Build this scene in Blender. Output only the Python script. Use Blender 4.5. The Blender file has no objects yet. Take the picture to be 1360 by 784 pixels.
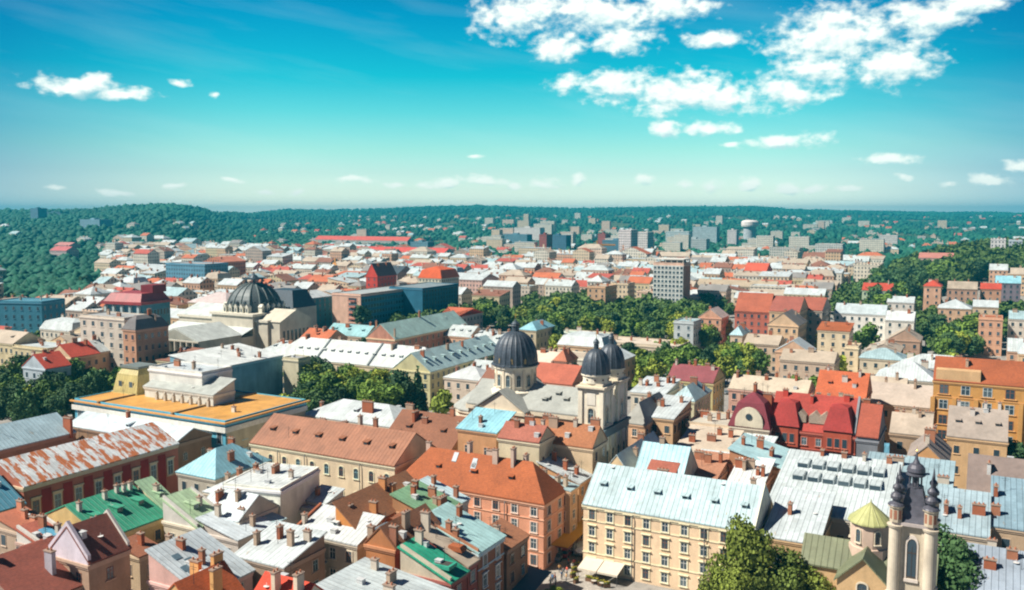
import bpy, math, random, bmesh
import numpy as np
from mathutils import Vector, Matrix, noise as mnoise
random.seed(7)
R = math.radians
SC = bpy.context.scene
COL = SC.collection

# ------------------------------------------------------------ camera
F_PX = 1180.0; CX, CY = 680.0, 392.0; PITCH = R(5.18); CAM_Z = 65.0
cam_data = bpy.data.cameras.new("camera"); cam = bpy.data.objects.new("camera", cam_data); COL.objects.link(cam)
cam.location = (0, 0, CAM_Z); cam.rotation_euler = (R(90) - PITCH, 0, 0)
cam_data.sensor_width = 36; cam_data.lens = 36 * F_PX / 1360; cam_data.clip_end = 30000; cam_data.clip_start = 0.5
SC.camera = cam

# ------------------------------------------------------------ light
SUN_LEFT, SUN_EL = 101.0, 47.0            # degrees left of the view, height
sx, sy = -math.sin(R(SUN_LEFT)), math.cos(R(SUN_LEFT))
sun_data = bpy.data.lights.new("sun", 'SUN'); sun_data.energy = 5.0; sun_data.angle = R(0.5); sun_data.color = (1.0, 0.93, 0.82)
sun = bpy.data.objects.new("sun", sun_data); COL.objects.link(sun)
sd = Vector((sx * math.cos(R(SUN_EL)), sy * math.cos(R(SUN_EL)), math.sin(R(SUN_EL))))
sun.rotation_euler = sd.to_track_quat('Z', 'Y').to_euler()

SC.view_settings.view_transform = 'Standard'; SC.view_settings.look = 'None'
SC.view_settings.exposure = 0.74; SC.view_settings.gamma = 1.0
SC.render.engine = 'CYCLES'
SC.cycles.max_bounces = 4; SC.cycles.diffuse_bounces = 2; SC.cycles.glossy_bounces = 2; SC.cycles.volume_bounces = 0
SC.cycles.transparent_max_bounces = 6; SC.cycles.filter_width = 2.1

def raydir(px, py):
    x = (px - CX) / F_PX; up = (CY - py) / F_PX
    return (x, math.cos(PITCH) + up * math.sin(PITCH), -math.sin(PITCH) + up * math.cos(PITCH))
def P(px, py, z=0.0):
    d = raydir(px, py); t = (z - CAM_Z) / d[2]
    return (d[0] * t, d[1] * t)
def PD(px, py, dist):                       # point on the ray at ground distance y = dist
    d = raydir(px, py); t = dist / d[1]
    return (d[0] * t, dist, CAM_Z + d[2] * t)
def proj(x, y, z):
    dz = z - CAM_Z
    dep = y * math.cos(PITCH) - dz * math.sin(PITCH); up = y * math.sin(PITCH) + dz * math.cos(PITCH)
    if dep < 1: return (-9999, -9999)
    return (CX + F_PX * x / dep, CY - F_PX * up / dep)

# ------------------------------------------------------------ sky
def build_world():
    w = bpy.data.worlds.new("World"); SC.world = w; w.use_nodes = True
    nt = w.node_tree; nt.nodes.clear(); N = nt.nodes.new; L = nt.links.new
    def math_(op, a, b=None, c=None, tree=nt):
        n = tree.nodes.new('ShaderNodeMath'); n.operation = op
        for i, v in enumerate((a, b, c)):
            if v is None: continue
            if isinstance(v, (int, float)): n.inputs[i].default_value = v
            else: tree.links.new(v, n.inputs[i])
        return n.outputs[0]
    out = N('ShaderNodeOutputWorld'); bg = N('ShaderNodeBackground'); L(bg.outputs[0], out.inputs[0])
    sky = N('ShaderNodeTexSky'); sky.sky_type = 'NISHITA'; sky.sun_disc = False
    sky.sun_elevation = R(SUN_EL); sky.sun_rotation = R(-SUN_LEFT)
    sky.altitude = 300; sky.air_density = 1.0; sky.dust_density = 0.6; sky.ozone_density = 1.0
    tc = N('ShaderNodeTexCoord'); sep = N('ShaderNodeSeparateXYZ'); L(tc.outputs['Generated'], sep.inputs[0])
    az = math_('ARCTAN2', sep.outputs[0], sep.outputs[1]); el = math_('ARCSINE', sep.outputs[2])
    # sky tint by height above the horizon (turquoise, paler low down)
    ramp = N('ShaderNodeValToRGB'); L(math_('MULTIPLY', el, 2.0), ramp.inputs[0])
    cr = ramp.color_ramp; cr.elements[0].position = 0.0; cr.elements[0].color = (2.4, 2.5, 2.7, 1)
    cr.elements[1].position = 1.0; cr.elements[1].color = (0.01, 0.13, 0.34, 1)  # overhead sky darkened and blued to deepen the shadows
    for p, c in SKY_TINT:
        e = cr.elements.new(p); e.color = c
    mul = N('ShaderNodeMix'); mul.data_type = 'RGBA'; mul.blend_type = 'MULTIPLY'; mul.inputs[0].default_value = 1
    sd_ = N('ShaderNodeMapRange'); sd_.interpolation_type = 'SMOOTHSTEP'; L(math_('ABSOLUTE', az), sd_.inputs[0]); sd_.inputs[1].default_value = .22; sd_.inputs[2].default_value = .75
    sm = N('ShaderNodeMix'); sm.data_type = 'RGBA'; sm.blend_type = 'MULTIPLY'; L(sd_.outputs[0], sm.inputs[0]); L(ramp.outputs[0], sm.inputs[6]); sm.inputs[7].default_value = (.10, .24, .52, 1)  # darkening added to the sides and rear: edge falloff and deeper shadows
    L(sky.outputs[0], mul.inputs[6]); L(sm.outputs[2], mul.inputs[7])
    # cloud density group
    g = bpy.data.node_groups.new('cumulus', 'ShaderNodeTree')
    g.interface.new_socket('a', in_out='INPUT', socket_type='NodeSocketFloat')
    g.interface.new_socket('e', in_out='INPUT', socket_type='NodeSocketFloat')
    g.interface.new_socket('d', in_out='OUTPUT', socket_type='NodeSocketFloat')
    gi = g.nodes.new('NodeGroupInput'); go = g.nodes.new('NodeGroupOutput')
    A, E = gi.outputs[0], gi.outputs[1]
    gm = lambda *a: math_(*a, tree=g)
    cmb = g.nodes.new('ShaderNodeCombineXYZ'); g.links.new(A, cmb.inputs[0]); g.links.new(gm('MULTIPLY', E, 1.5), cmb.inputs[1])
    nz = g.nodes.new('ShaderNodeTexNoise'); nz.inputs['Scale'].default_value = 34; nz.inputs['Detail'].default_value = 9; nz.inputs['Roughness'].default_value = 0.52
    g.links.new(cmb.outputs[0], nz.inputs['Vector'])
    nw = g.nodes.new('ShaderNodeTexNoise'); nw.inputs['Scale'].default_value = 11; nw.inputs['Detail'].default_value = 3
    g.links.new(cmb.outputs[0], nw.inputs['Vector'])
    wsep = g.nodes.new('ShaderNodeSeparateColor'); g.links.new(nw.outputs['Color'], wsep.inputs[0])
    A2 = gm('ADD', A, gm('MULTIPLY', gm('SUBTRACT', wsep.outputs[0], 0.5), 0.05))
    E2 = gm('ADD', E, gm('MULTIPLY', gm('SUBTRACT', wsep.outputs[1], 0.5), 0.03))
    best = None
    for (px, py, rx, ry) in CLOUDS:
        d = Vector(raydir(px, py)).normalized()
        ca, ce = math.atan2(d.x, d.y), math.asin(d.z)
        ra, re = rx / F_PX * 1.05, ry / F_PX * 1.15
        u_ = gm('MULTIPLY', gm('SUBTRACT', A2, ca), 1 / ra); v_ = gm('MULTIPLY', gm('SUBTRACT', E2, ce), 1 / re)
        q = gm('SUBTRACT', 1.0, gm('SQRT', gm('ADD', gm('MULTIPLY', u_, u_), gm('MULTIPLY', v_, v_))))
        q = gm('MULTIPLY', q, min(1.0, 0.8 + ry / 60))
        best = q if best is None else gm('MAXIMUM', best, q)
    nf = g.nodes.new('ShaderNodeTexNoise'); nf.inputs['Scale'].default_value = 95; nf.inputs['Detail'].default_value = 6; g.links.new(cmb.outputs[0], nf.inputs['Vector'])
    f = gm('ADD', best, gm('ADD', gm('MULTIPLY', gm('SUBTRACT', nz.outputs[0], 0.51), 1.8), gm('MULTIPLY', gm('SUBTRACT', nf.outputs[0], 0.52), 1.05)))
    g.links.new(f, go.inputs[0])
    def dens(a, e):
        n = N('ShaderNodeGroup'); n.node_tree = g; L(a, n.inputs[0]); L(e, n.inputs[1]); return n.outputs[0]
    d0 = dens(az, el); d1 = dens(math_('SUBTRACT', az, 0.004), math_('ADD', el, 0.008))
    mr = N('ShaderNodeMapRange'); mr.interpolation_type = 'SMOOTHSTEP'; L(d0, mr.inputs[0]); mr.inputs[1].default_value = -0.08; mr.inputs[2].default_value = 0.72
    low = N('ShaderNodeMapRange'); L(el, low.inputs[0]); low.inputs[1].default_value = 0.0; low.inputs[2].default_value = 0.11; low.inputs[3].default_value = 0.85; low.inputs[4].default_value = 0.97
    alpha = math_('MULTIPLY', mr.outputs[0], low.outputs[0])
    sh = N('ShaderNodeMapRange'); L(math_('SUBTRACT', d0, d1), sh.inputs[0]); sh.inputs[1].default_value = -0.5; sh.inputs[2].default_value = 0.22  # sunlit and shaded cloud sides put into the colour
    cc = N('ShaderNodeMix'); cc.data_type = 'RGBA'; L(sh.outputs[0], cc.inputs[0])
    k = .9 / SKY_S
    cc.inputs[6].default_value = (0.42 * k, 0.58 * k, 0.60 * k, 1); cc.inputs[7].default_value = (0.80 * k, 0.84 * k, 0.77 * k, 1)
    # thin veil of high cloud
    mp = N('ShaderNodeCombineXYZ'); L(math_('MULTIPLY', az, 2.0), mp.inputs[0]); L(math_('ADD', math_('MULTIPLY', el, 14.0), math_('MULTIPLY', az, 2.2)), mp.inputs[1])
    vn = N('ShaderNodeTexNoise'); vn.inputs['Scale'].default_value = 1.6; vn.inputs['Detail'].default_value = 5; L(mp.outputs[0], vn.inputs['Vector'])
    vr = N('ShaderNodeMapRange'); L(vn.outputs[0], vr.inputs[0]); vr.inputs[1].default_value = 0.5; vr.inputs[2].default_value = 0.8; vr.inputs[4].default_value = 0.10
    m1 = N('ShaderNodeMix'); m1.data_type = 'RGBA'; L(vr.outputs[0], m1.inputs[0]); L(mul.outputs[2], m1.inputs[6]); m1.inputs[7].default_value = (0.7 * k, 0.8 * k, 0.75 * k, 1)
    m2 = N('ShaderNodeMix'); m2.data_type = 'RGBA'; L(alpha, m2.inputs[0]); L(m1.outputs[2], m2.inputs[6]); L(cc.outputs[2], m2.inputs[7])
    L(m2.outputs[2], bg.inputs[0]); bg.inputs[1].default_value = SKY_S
    w.cycles.sampling_method = 'MANUAL'; w.cycles.sample_map_resolution = 512
SKY_S = 0.077
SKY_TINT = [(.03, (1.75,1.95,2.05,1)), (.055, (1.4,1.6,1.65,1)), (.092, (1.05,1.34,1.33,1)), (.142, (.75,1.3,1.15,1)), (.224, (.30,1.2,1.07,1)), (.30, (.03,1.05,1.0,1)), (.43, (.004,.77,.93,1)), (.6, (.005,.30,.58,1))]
CLOUDS = [(90,108,55,13),(158,125,46,10),(115,101,26,9),(238,111,12,5),(280,124,8,4),
 (690,22,70,24),(800,14,115,28),(885,8,62,20),(740,60,36,18),(830,48,52,20),(948,53,40,12),
 (745,108,26,14),(830,112,62,24),(905,122,78,26),(965,132,62,20),(1050,128,48,20),
 (1110,50,95,36),(1085,95,60,18),(1185,80,66,26),(1230,25,60,22),(1280,11,44,12),
 (890,168,28,13),(947,173,34,9),(1040,190,56,10),(1178,215,32,8),(1320,240,22,8),(1352,220,14,6),
 (470,238,36,5),(640,240,40,6),(720,243,22,8),(850,240,18,9),(940,243,20,10),(995,240,14,9),(770,235,14,8),(530,244,16,5),(600,243,18,6),(680,246,14,5),(905,244,14,7),(1085,248,14,5),(350,249,16,4),(230,250,18,4),(1200,238,12,4),(1265,246,14,4),
 (565,243,20,5),(400,249,16,5),(160,251,25,4),(1050,249,18,6),(75,249,20,4),(1120,251,18,4),(631,212,10,3),(310,238,12,3),(968,195,12,4)]
build_world()

# ------------------------------------------------------------ mesh helpers
class MB:
    def __init__(s): s.v = []; s.f = []; s.m = []
    def add(s, vs, fs, mi=0):
        o = len(s.v); s.v += [tuple(v) for v in vs]; s.f += [tuple(i + o for i in f) for f in fs]; s.m += [mi] * len(fs); return s
    def poly(s, vs, mi=0): return s.add(vs, [tuple(range(len(vs)))], mi)
    def box(s, x0, x1, y0, y1, z0, z1, mi=0):
        if x0 > x1: x0, x1 = x1, x0
        if y0 > y1: y0, y1 = y1, y0
        return s.add([(x0,y0,z0),(x1,y0,z0),(x1,y1,z0),(x0,y1,z0),(x0,y0,z1),(x1,y0,z1),(x1,y1,z1),(x0,y1,z1)],
                     [(0,3,2,1),(4,5,6,7),(0,1,5,4),(1,2,6,5),(2,3,7,6),(3,0,4,7)], mi)
    def slab(s, pts, faces, t, mi=0):        # surface faces thickened downward
        n = len(pts); o = len(s.v)
        s.v += [tuple(p) for p in pts] + [(p[0], p[1], p[2] - t) for p in pts]
        cnt = {}
        for f in faces:
            s.f.append(tuple(i + o for i in f)); s.m.append(mi)
            s.f.append(tuple(i + o + n for i in reversed(f))); s.m.append(mi)
            for a, b in zip(f, f[1:] + f[:1]): cnt[(a, b)] = 1
        for (a, b) in cnt:
            if (b, a) not in cnt: s.f.append((b + o, a + o, a + o + n, b + o + n)); s.m.append(mi)
        return s
    def lathe(s, prof, seg=24, cx=0, cy=0, mi=0, rib=0, ribd=0.0, rot=0.0, smooth=False, arc=None):
        rings = []; o = len(s.v)
        for (r, z) in prof:
            for i in range(seg):
                a = rot + 2 * math.pi * i / seg; rr = r
                if rib and i % rib == 0: rr = r * (1 + ribd)
                s.v.append((cx + rr * math.cos(a), cy + rr * math.sin(a), z))
        for j in range(len(prof) - 1):
            for i in range(seg):
                k = (i + 1) % seg
                s.f.append((o + j*seg + i, o + j*seg + k, o + (j+1)*seg + k, o + (j+1)*seg + i)); s.m.append(mi)
        s.f.append(tuple(o + (len(prof)-1)*seg + i for i in range(seg))); s.m.append(mi)
        s.f.append(tuple(o + i for i in reversed(range(seg)))); s.m.append(mi)
        return s
    def tube(s, pts, r, seg=8, mi=0, r2=None):
        n = len(pts); o = len(s.v)
        for j, p in enumerate(pts):
            p = Vector(p); a = Vector(pts[max(j-1, 0)]); b = Vector(pts[min(j+1, n-1)]); d = (b - a).normalized()
            q = d.to_track_quat('Z', 'Y'); rr = r if r2 is None else r + (r2 - r) * j / (n - 1)
            for i in range(seg):
                t = 2 * math.pi * i / seg; s.v.append(tuple(p + q @ Vector((rr*math.cos(t), rr*math.sin(t), 0))))
        for j in range(n - 1):
            for i in range(seg):
                k = (i+1) % seg; s.f.append((o+j*seg+i, o+j*seg+k, o+(j+1)*seg+k, o+(j+1)*seg+i)); s.m.append(mi)
        s.f.append(tuple(o + (n-1)*seg + i for i in range(seg))); s.m.append(mi)
        s.f.append(tuple(o + i for i in reversed(range(seg)))); s.m.append(mi)
        return s
    def mesh(s, name, mats, smooth=False):
        me = bpy.data.meshes.new(name); me.from_pydata(s.v, [], s.f)
        for m in mats: me.materials.append(m)
        nf = len(s.f)
        me.polygons.foreach_set('material_index', s.m)
        if smooth: me.polygons.foreach_set('use_smooth', [True] * nf)
        # metric UVs: u along the horizontal, v up the slope
        uv = me.uv_layers.new(name='UVMap'); V = s.v; data = []
        for f in s.f:
            a, b, c = V[f[0]], V[f[1]], V[f[2]]
            e1 = (b[0]-a[0], b[1]-a[1], b[2]-a[2]); e2 = (c[0]-a[0], c[1]-a[1], c[2]-a[2])
            nx = e1[1]*e2[2]-e1[2]*e2[1]; ny = e1[2]*e2[0]-e1[0]*e2[2]; nz = e1[0]*e2[1]-e1[1]*e2[0]
            h = math.hypot(nx, ny); l = math.sqrt(h*h+nz*nz) or 1
            if h / l < 0.02: dx, dy, ux, uy = 0, 1, 1, 0
            else: dx, dy = nx/h, ny/h; ux, uy = -dy, dx
            sl = abs(nz)/l; vert = h / l > 0.97
            for i in f:
                p = V[i]
                if vert: data += [p[0]*ux+p[1]*uy, p[2]]
                else: data += [p[0]*ux+p[1]*uy, (p[0]*dx+p[1]*dy)/max(sl, .05)]
        uv.data.foreach_set('uv', data)
        return me
    def obj(s, name, mats, parent=None, loc=None, smooth=False, label=None):
        if not isinstance(mats, (list, tuple)): mats = [mats]
        o = bpy.data.objects.new(name, s.mesh(name, mats, smooth)); COL.objects.link(o)
        if parent: o.parent = parent
        if loc: o.location = loc
        if label: o['label'] = label
        return o
def tag(o, label=None, cat=None, group=None, kind=None):
    if label: o['label'] = label
    if cat: o['category'] = cat
    if group: o['group'] = group
    if kind: o['kind'] = kind
    return o
def empty(name, label, cat, loc=(0,0,0), rz=0.0, group=None):
    o = bpy.data.objects.new(name, None); COL.objects.link(o); o.location = loc; o.rotation_euler = (0,0,rz)
    o.empty_display_size = .5
    return tag(o, label, cat, group)
def inst(name, me, parent, loc, rz=0.0, sc=(1,1,1)):
    o = bpy.data.objects.new(name, me); COL.objects.link(o); o.parent = parent; o.location = loc; o.rotation_euler = (0,0,rz); o.scale = sc
    return o
def kids(o): return KID.get(o.name, [])
def copy_tree(o, loc, rz=0.0, sc=1.0, label=None, group=None, ch=None):
    c = o.copy(); COL.objects.link(c); c.location = loc; c.rotation_euler = (0,0,rz); c.scale = (sc,)*3 if not isinstance(sc, tuple) else sc
    if label: c['label'] = label
    if group: c['group'] = group
    for k in (ch or o.children):
        d = k.copy(); COL.objects.link(d); d.parent = c
        for g in k.children:
            h = g.copy(); COL.objects.link(h); h.parent = d
    return c

# ------------------------------------------------------------ materials
MATS = {}
def newmat(key):
    m = bpy.data.materials.new(key); m.use_nodes = True; nt = m.node_tree
    b = nt.nodes['Principled BSDF']; return m, nt, b
def _noise(nt, vec, scale, det=4, rough=.55):
    n = nt.nodes.new('ShaderNodeTexNoise'); n.inputs['Scale'].default_value = scale; n.inputs['Detail'].default_value = det; n.inputs['Roughness'].default_value = rough
    if vec is not None: nt.links.new(vec, n.inputs['Vector'])
    return n.outputs[0]
def _rng(nt, v, a, b, c, d):
    n = nt.nodes.new('ShaderNodeMapRange'); nt.links.new(v, n.inputs[0])
    for i, x in enumerate((a, b, c, d)): n.inputs[i+1].default_value = x
    return n.outputs[0]
def _mul(nt, a, b, op='MULTIPLY'):
    n = nt.nodes.new('ShaderNodeMath'); n.operation = op
    for i, v in enumerate((a, b)):
        if isinstance(v, (int, float)): n.inputs[i].default_value = v
        else: nt.links.new(v, n.inputs[i])
    return n.outputs[0]
def _mixc(nt, f, a, b, mode='MIX'):
    n = nt.nodes.new('ShaderNodeMix'); n.data_type = 'RGBA'; n.blend_type = mode
    for s_, v in ((0, f), (6, a), (7, b)):
        if isinstance(v, (int, float)): n.inputs[s_].default_value = v
        elif isinstance(v, (tuple, list)): n.inputs[s_].default_value = (v[0], v[1], v[2], 1)
        else: nt.links.new(v, n.inputs[s_])
    return n.outputs[2]
def _coords(nt):
    tc = nt.nodes.new('ShaderNodeTexCoord'); g = nt.nodes.new('ShaderNodeNewGeometry')
    return tc.outputs['UV'], g.outputs['Position']
def _scalevec(nt, v, s):
    n = nt.nodes.new('ShaderNodeMapping'); nt.links.new(v, n.inputs[0]); n.inputs['Scale'].default_value = s; return n.outputs[0]
def hsv_var(nt, col, amt=.12):
    return col
def wall(c, dirt=.35, win=False):
    key = ('wall', c, dirt, win)
    if key in MATS: return MATS[key]
    m, nt, b = newmat('plaster'); uv, pos = _coords(nt)
    n1 = _noise(nt, pos, .25, 5); n2 = _noise(nt, _scalevec(nt, uv, (.45, .10, 1)), 1.0, 5, .6); n3 = _noise(nt, pos, 3.0, 4)
    f = _mul(nt, _mul(nt, _rng(nt, n1, .3, .7, .84, 1.12), _rng(nt, n2, .35, .8, 1.05, 1 - dirt*.7)), _rng(nt, n3, .3, .7, .93, 1.07))
    cc = nt.nodes.new('ShaderNodeCombineColor')
    for i in range(3): nt.links.new(f, cc.inputs[i])
    col = _mixc(nt, 1.0, c, cc.outputs[0], 'MULTIPLY')
    if win:                                  # far-off facades: rows of dark openings
        br = nt.nodes.new('ShaderNodeTexBrick'); nt.links.new(uv, br.inputs['Vector'])
        br.offset = 0; br.inputs['Scale'].default_value = 1; br.inputs['Brick Width'].default_value = 2.8; br.inputs['Row Height'].default_value = 3.3
        br.inputs['Mortar Size'].default_value = .85; br.inputs['Mortar Smooth'].default_value = 0; br.inputs['Color1'].default_value = (0,0,0,1); br.inputs['Color2'].default_value = (0,0,0,1); br.inputs['Mortar'].default_value = (1,1,1,1)
        br.inputs['Bias'].default_value = -1
        gn = nt.nodes.new('ShaderNodeNewGeometry'); sp = nt.nodes.new('ShaderNodeSeparateXYZ'); nt.links.new(gn.outputs['Normal'], sp.inputs[0])
        vert = _rng(nt, _mul(nt, sp.outputs[2], 0, 'ADD'), .3, .31, 1, 0)
        fac = _mul(nt, _mul(nt, 1.0, br.outputs['Fac'], 'SUBTRACT'), vert)
        col = _mixc(nt, fac, col, (.06, .075, .09))
    nt.links.new(col, b.inputs['Base Color']); b.inputs['Roughness'].default_value = .9; b.inputs['Specular IOR Level'].default_value = .2
    MATS[key] = m; return m
def roofm(kind, c, rust=0.0, rc=(.33,.10,.03)):
    key = ('roof', kind, c, rust, rc)
    if key in MATS: return MATS[key]
    m, nt, b = newmat('roof_' + kind); uv, pos = _coords(nt)
    oi = nt.nodes.new('ShaderNodeObjectInfo')
    n1 = _noise(nt, pos, .18, 5, .6); n3 = _noise(nt, pos, 1.3, 5, .65)
    sp = nt.nodes.new('ShaderNodeSeparateXYZ'); nt.links.new(uv, sp.inputs[0])
    f = _mul(nt, _rng(nt, n1, .3, .7, .80, 1.12), _rng(nt, n3, .3, .7, .86, 1.08))
    if kind == 'seam':
        st = _noise(nt, _scalevec(nt, uv, (.7, .06, 1)), 1, 4); f = _mul(nt, f, _rng(nt, st, .35, .7, 1.05, .88))
        ph = _mul(nt, _mul(nt, sp.outputs[0], 1/.9), 0, 'ADD'); fr = nt.nodes.new('ShaderNodeMath'); fr.operation = 'FRACT'; nt.links.new(ph, fr.inputs[0])
        tri = _mul(nt, _mul(nt, fr.outputs[0], .5, 'SUBTRACT'), 0, 'ADD'); ab = nt.nodes.new('ShaderNodeMath'); ab.operation = 'ABSOLUTE'; nt.links.new(tri, ab.inputs[0])
        seam = _rng(nt, ab.outputs[0], .40, .47, 0, 1)
        # sheets with slightly different age
        fl = nt.nodes.new('ShaderNodeMath'); fl.operation = 'FLOOR'; nt.links.new(_mul(nt, sp.outputs[0], 1/1.8), fl.inputs[0])
        fl2 = nt.nodes.new('ShaderNodeMath'); fl2.operation = 'FLOOR'; nt.links.new(_mul(nt, sp.outputs[1], 1/2.1), fl2.inputs[0])
        wn = nt.nodes.new('ShaderNodeTexWhiteNoise'); wn.noise_dimensions = '2D'; cv = nt.nodes.new('ShaderNodeCombineXYZ'); nt.links.new(fl.outputs[0], cv.inputs[0]); nt.links.new(fl2.outputs[0], cv.inputs[1]); nt.links.new(cv.outputs[0], wn.inputs[0])
        f = _mul(nt, f, _rng(nt, wn.outputs[0], 0, 1, .88, 1.05)); f = _mul(nt, f, _rng(nt, seam, 0, 1, 1, .84))
        bump = seam; bs, bd = .8, .08; b.inputs['Roughness'].default_value = .55; b.inputs['Metallic'].default_value = .0
        b.inputs['Specular IOR Level'].default_value = .45
    elif kind == 'tile':
        w = nt.nodes.new('ShaderNodeMath'); w.operation = 'FRACT'; nt.links.new(_mul(nt, sp.outputs[1], 1/.36), w.inputs[0])
        wn = _noise(nt, _scalevec(nt, uv, (2.2, 2.8, 1)), 1, 2)
        f = _mul(nt, f, _mul(nt, _rng(nt, w.outputs[0], 0, 1, .86, 1.06), _rng(nt, wn, .3, .7, .82, 1.15)))
        bump = w.outputs[0]; bs, bd = .5, .04; b.inputs['Roughness'].default_value = .85
    else:
        bump = n3; bs, bd = .3, .03; b.inputs['Roughness'].default_value = .9
    cc = nt.nodes.new('ShaderNodeCombineColor')
    for i in range(3): nt.links.new(f, cc.inputs[i])
    col = _mixc(nt, 1.0, c, cc.outputs[0], 'MULTIPLY')
    lichen = _noise(nt, pos, .6, 6, .7)
    col = _mixc(nt, _rng(nt, lichen, .56, .72, 0, .4), col, (c[0]*.55, c[1]*.5, c[2]*.45))
    if rust > 0:
        rn = _noise(nt, _scalevec(nt, uv, (.85, .26, 1)), 1.0, 7, .62)
        col = _mixc(nt, _rng(nt, rn, 1 - rust*.5 - .04, 1 - rust*.5 + .01, 0, 1), col, rc)
    nt.links.new(col, b.inputs['Base Color'])
    bp = nt.nodes.new('ShaderNodeBump'); bp.inputs['Strength'].default_value = bs; bp.inputs['Distance'].default_value = bd
    nt.links.new(bump, bp.inputs['Height']); nt.links.new(bp.outputs[0], b.inputs['Normal'])
    MATS[key] = m; return m
def plain(c, rough=.7, metal=0.0, noise=.15, name='paint'):
    key = ('plain', c, rough, metal, noise, name)
    if key in MATS: return MATS[key]
    m, nt, b = newmat(name); uv, pos = _coords(nt)
    n = _noise(nt, pos, 1.5, 5, .6); cc = nt.nodes.new('ShaderNodeCombineColor'); f = _rng(nt, n, .3, .7, 1-noise, 1+noise)
    for i in range(3): nt.links.new(f, cc.inputs[i])
    nt.links.new(_mixc(nt, 1.0, c, cc.outputs[0], 'MULTIPLY'), b.inputs['Base Color'])
    b.inputs['Roughness'].default_value = rough; b.inputs['Metallic'].default_value = metal
    MATS[key] = m; return m
def glass(c=(.035,.06,.08)):
    key = ('glass', c)
    if key in MATS: return MATS[key]
    m, nt, b = newmat('window_glass'); uv, pos = _coords(nt)
    oi = nt.nodes.new('ShaderNodeObjectInfo')
    col = _mixc(nt, _rng(nt, oi.outputs['Random'], .6, 1, 0, .3), c, (.25,.32,.34))
    nt.links.new(col, b.inputs['Base Color']); b.inputs['Roughness'].default_value = .12; b.inputs['Specular IOR Level'].default_value = .6
    MATS[key] = m; return m
def foliage(c, key='leaves'):
    k = ('fol', c)
    if k in MATS: return MATS[k]
    m, nt, b = newmat(key); oi = nt.nodes.new('ShaderNodeObjectInfo'); uv, pos = _coords(nt)
    at = nt.nodes.new('ShaderNodeAttribute'); at.attribute_name = 'tone'
    f = _mul(nt, _rng(nt, oi.outputs['Random'], 0, 1, .72, 1.28), _rng(nt, at.outputs['Fac'], 0, 1, .62, 1.45))
    cc = nt.nodes.new('ShaderNodeCombineColor')
    for i in range(3): nt.links.new(f, cc.inputs[i])
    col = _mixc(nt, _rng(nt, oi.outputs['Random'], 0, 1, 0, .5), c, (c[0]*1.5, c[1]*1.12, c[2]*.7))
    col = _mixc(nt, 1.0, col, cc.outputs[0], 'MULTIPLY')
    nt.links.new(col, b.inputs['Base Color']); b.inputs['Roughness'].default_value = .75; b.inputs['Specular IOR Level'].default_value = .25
    MATS[k] = m; return m

cream=(.64,.50,.32); ochre=(.56,.36,.15); pink=(.66,.33,.20); orange=(.56,.25,.08); beige=(.52,.43,.32); white=(.72,.69,.62)
grey=(.38,.37,.36); brown=(.30,.20,.13); brick=(.34,.11,.055); yellow=(.62,.49,.2); redbrown=(.34,.06,.035); tealw=(.16,.34,.42); bluew=(.10,.26,.36)
peach=(.68,.42,.27); palegreen=(.55,.58,.42); dgrey=(.2,.2,.21)
RW=(.55,.61,.62); RP=(.38,.53,.56); RLB=(.28,.57,.66); RTE=(.36,.57,.55); RG=(.05,.33,.20); RLI=(.38,.56,.34); RT=(.42,.35,.27); RGY=(.33,.34,.34)
RB=(.27,.10,.05); RO=(.37,.10,.03); RR=(.48,.06,.03); RM=(.20,.035,.045); RD=(.05,.065,.09); ROC=(.64,.34,.09); RSL=(.15,.15,.16)
seam=lambda c,rust=.62,rc=None: roofm('seam',c,rust=rust,rc=rc or tuple(round(q,3) for q in (c[0]*.62+.06,c[1]*.50+.03,c[2]*.42+.01))); tile=lambda c,**k: roofm('tile',c,**k); flatr=lambda c,**k: roofm('flat',c,**k)
stone=plain((.5,.46,.38),.85,name='stone'); darkmetal=plain((.05,.055,.06),.5,.3,name='dark_metal'); brickm=wall(brick,.3)
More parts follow.
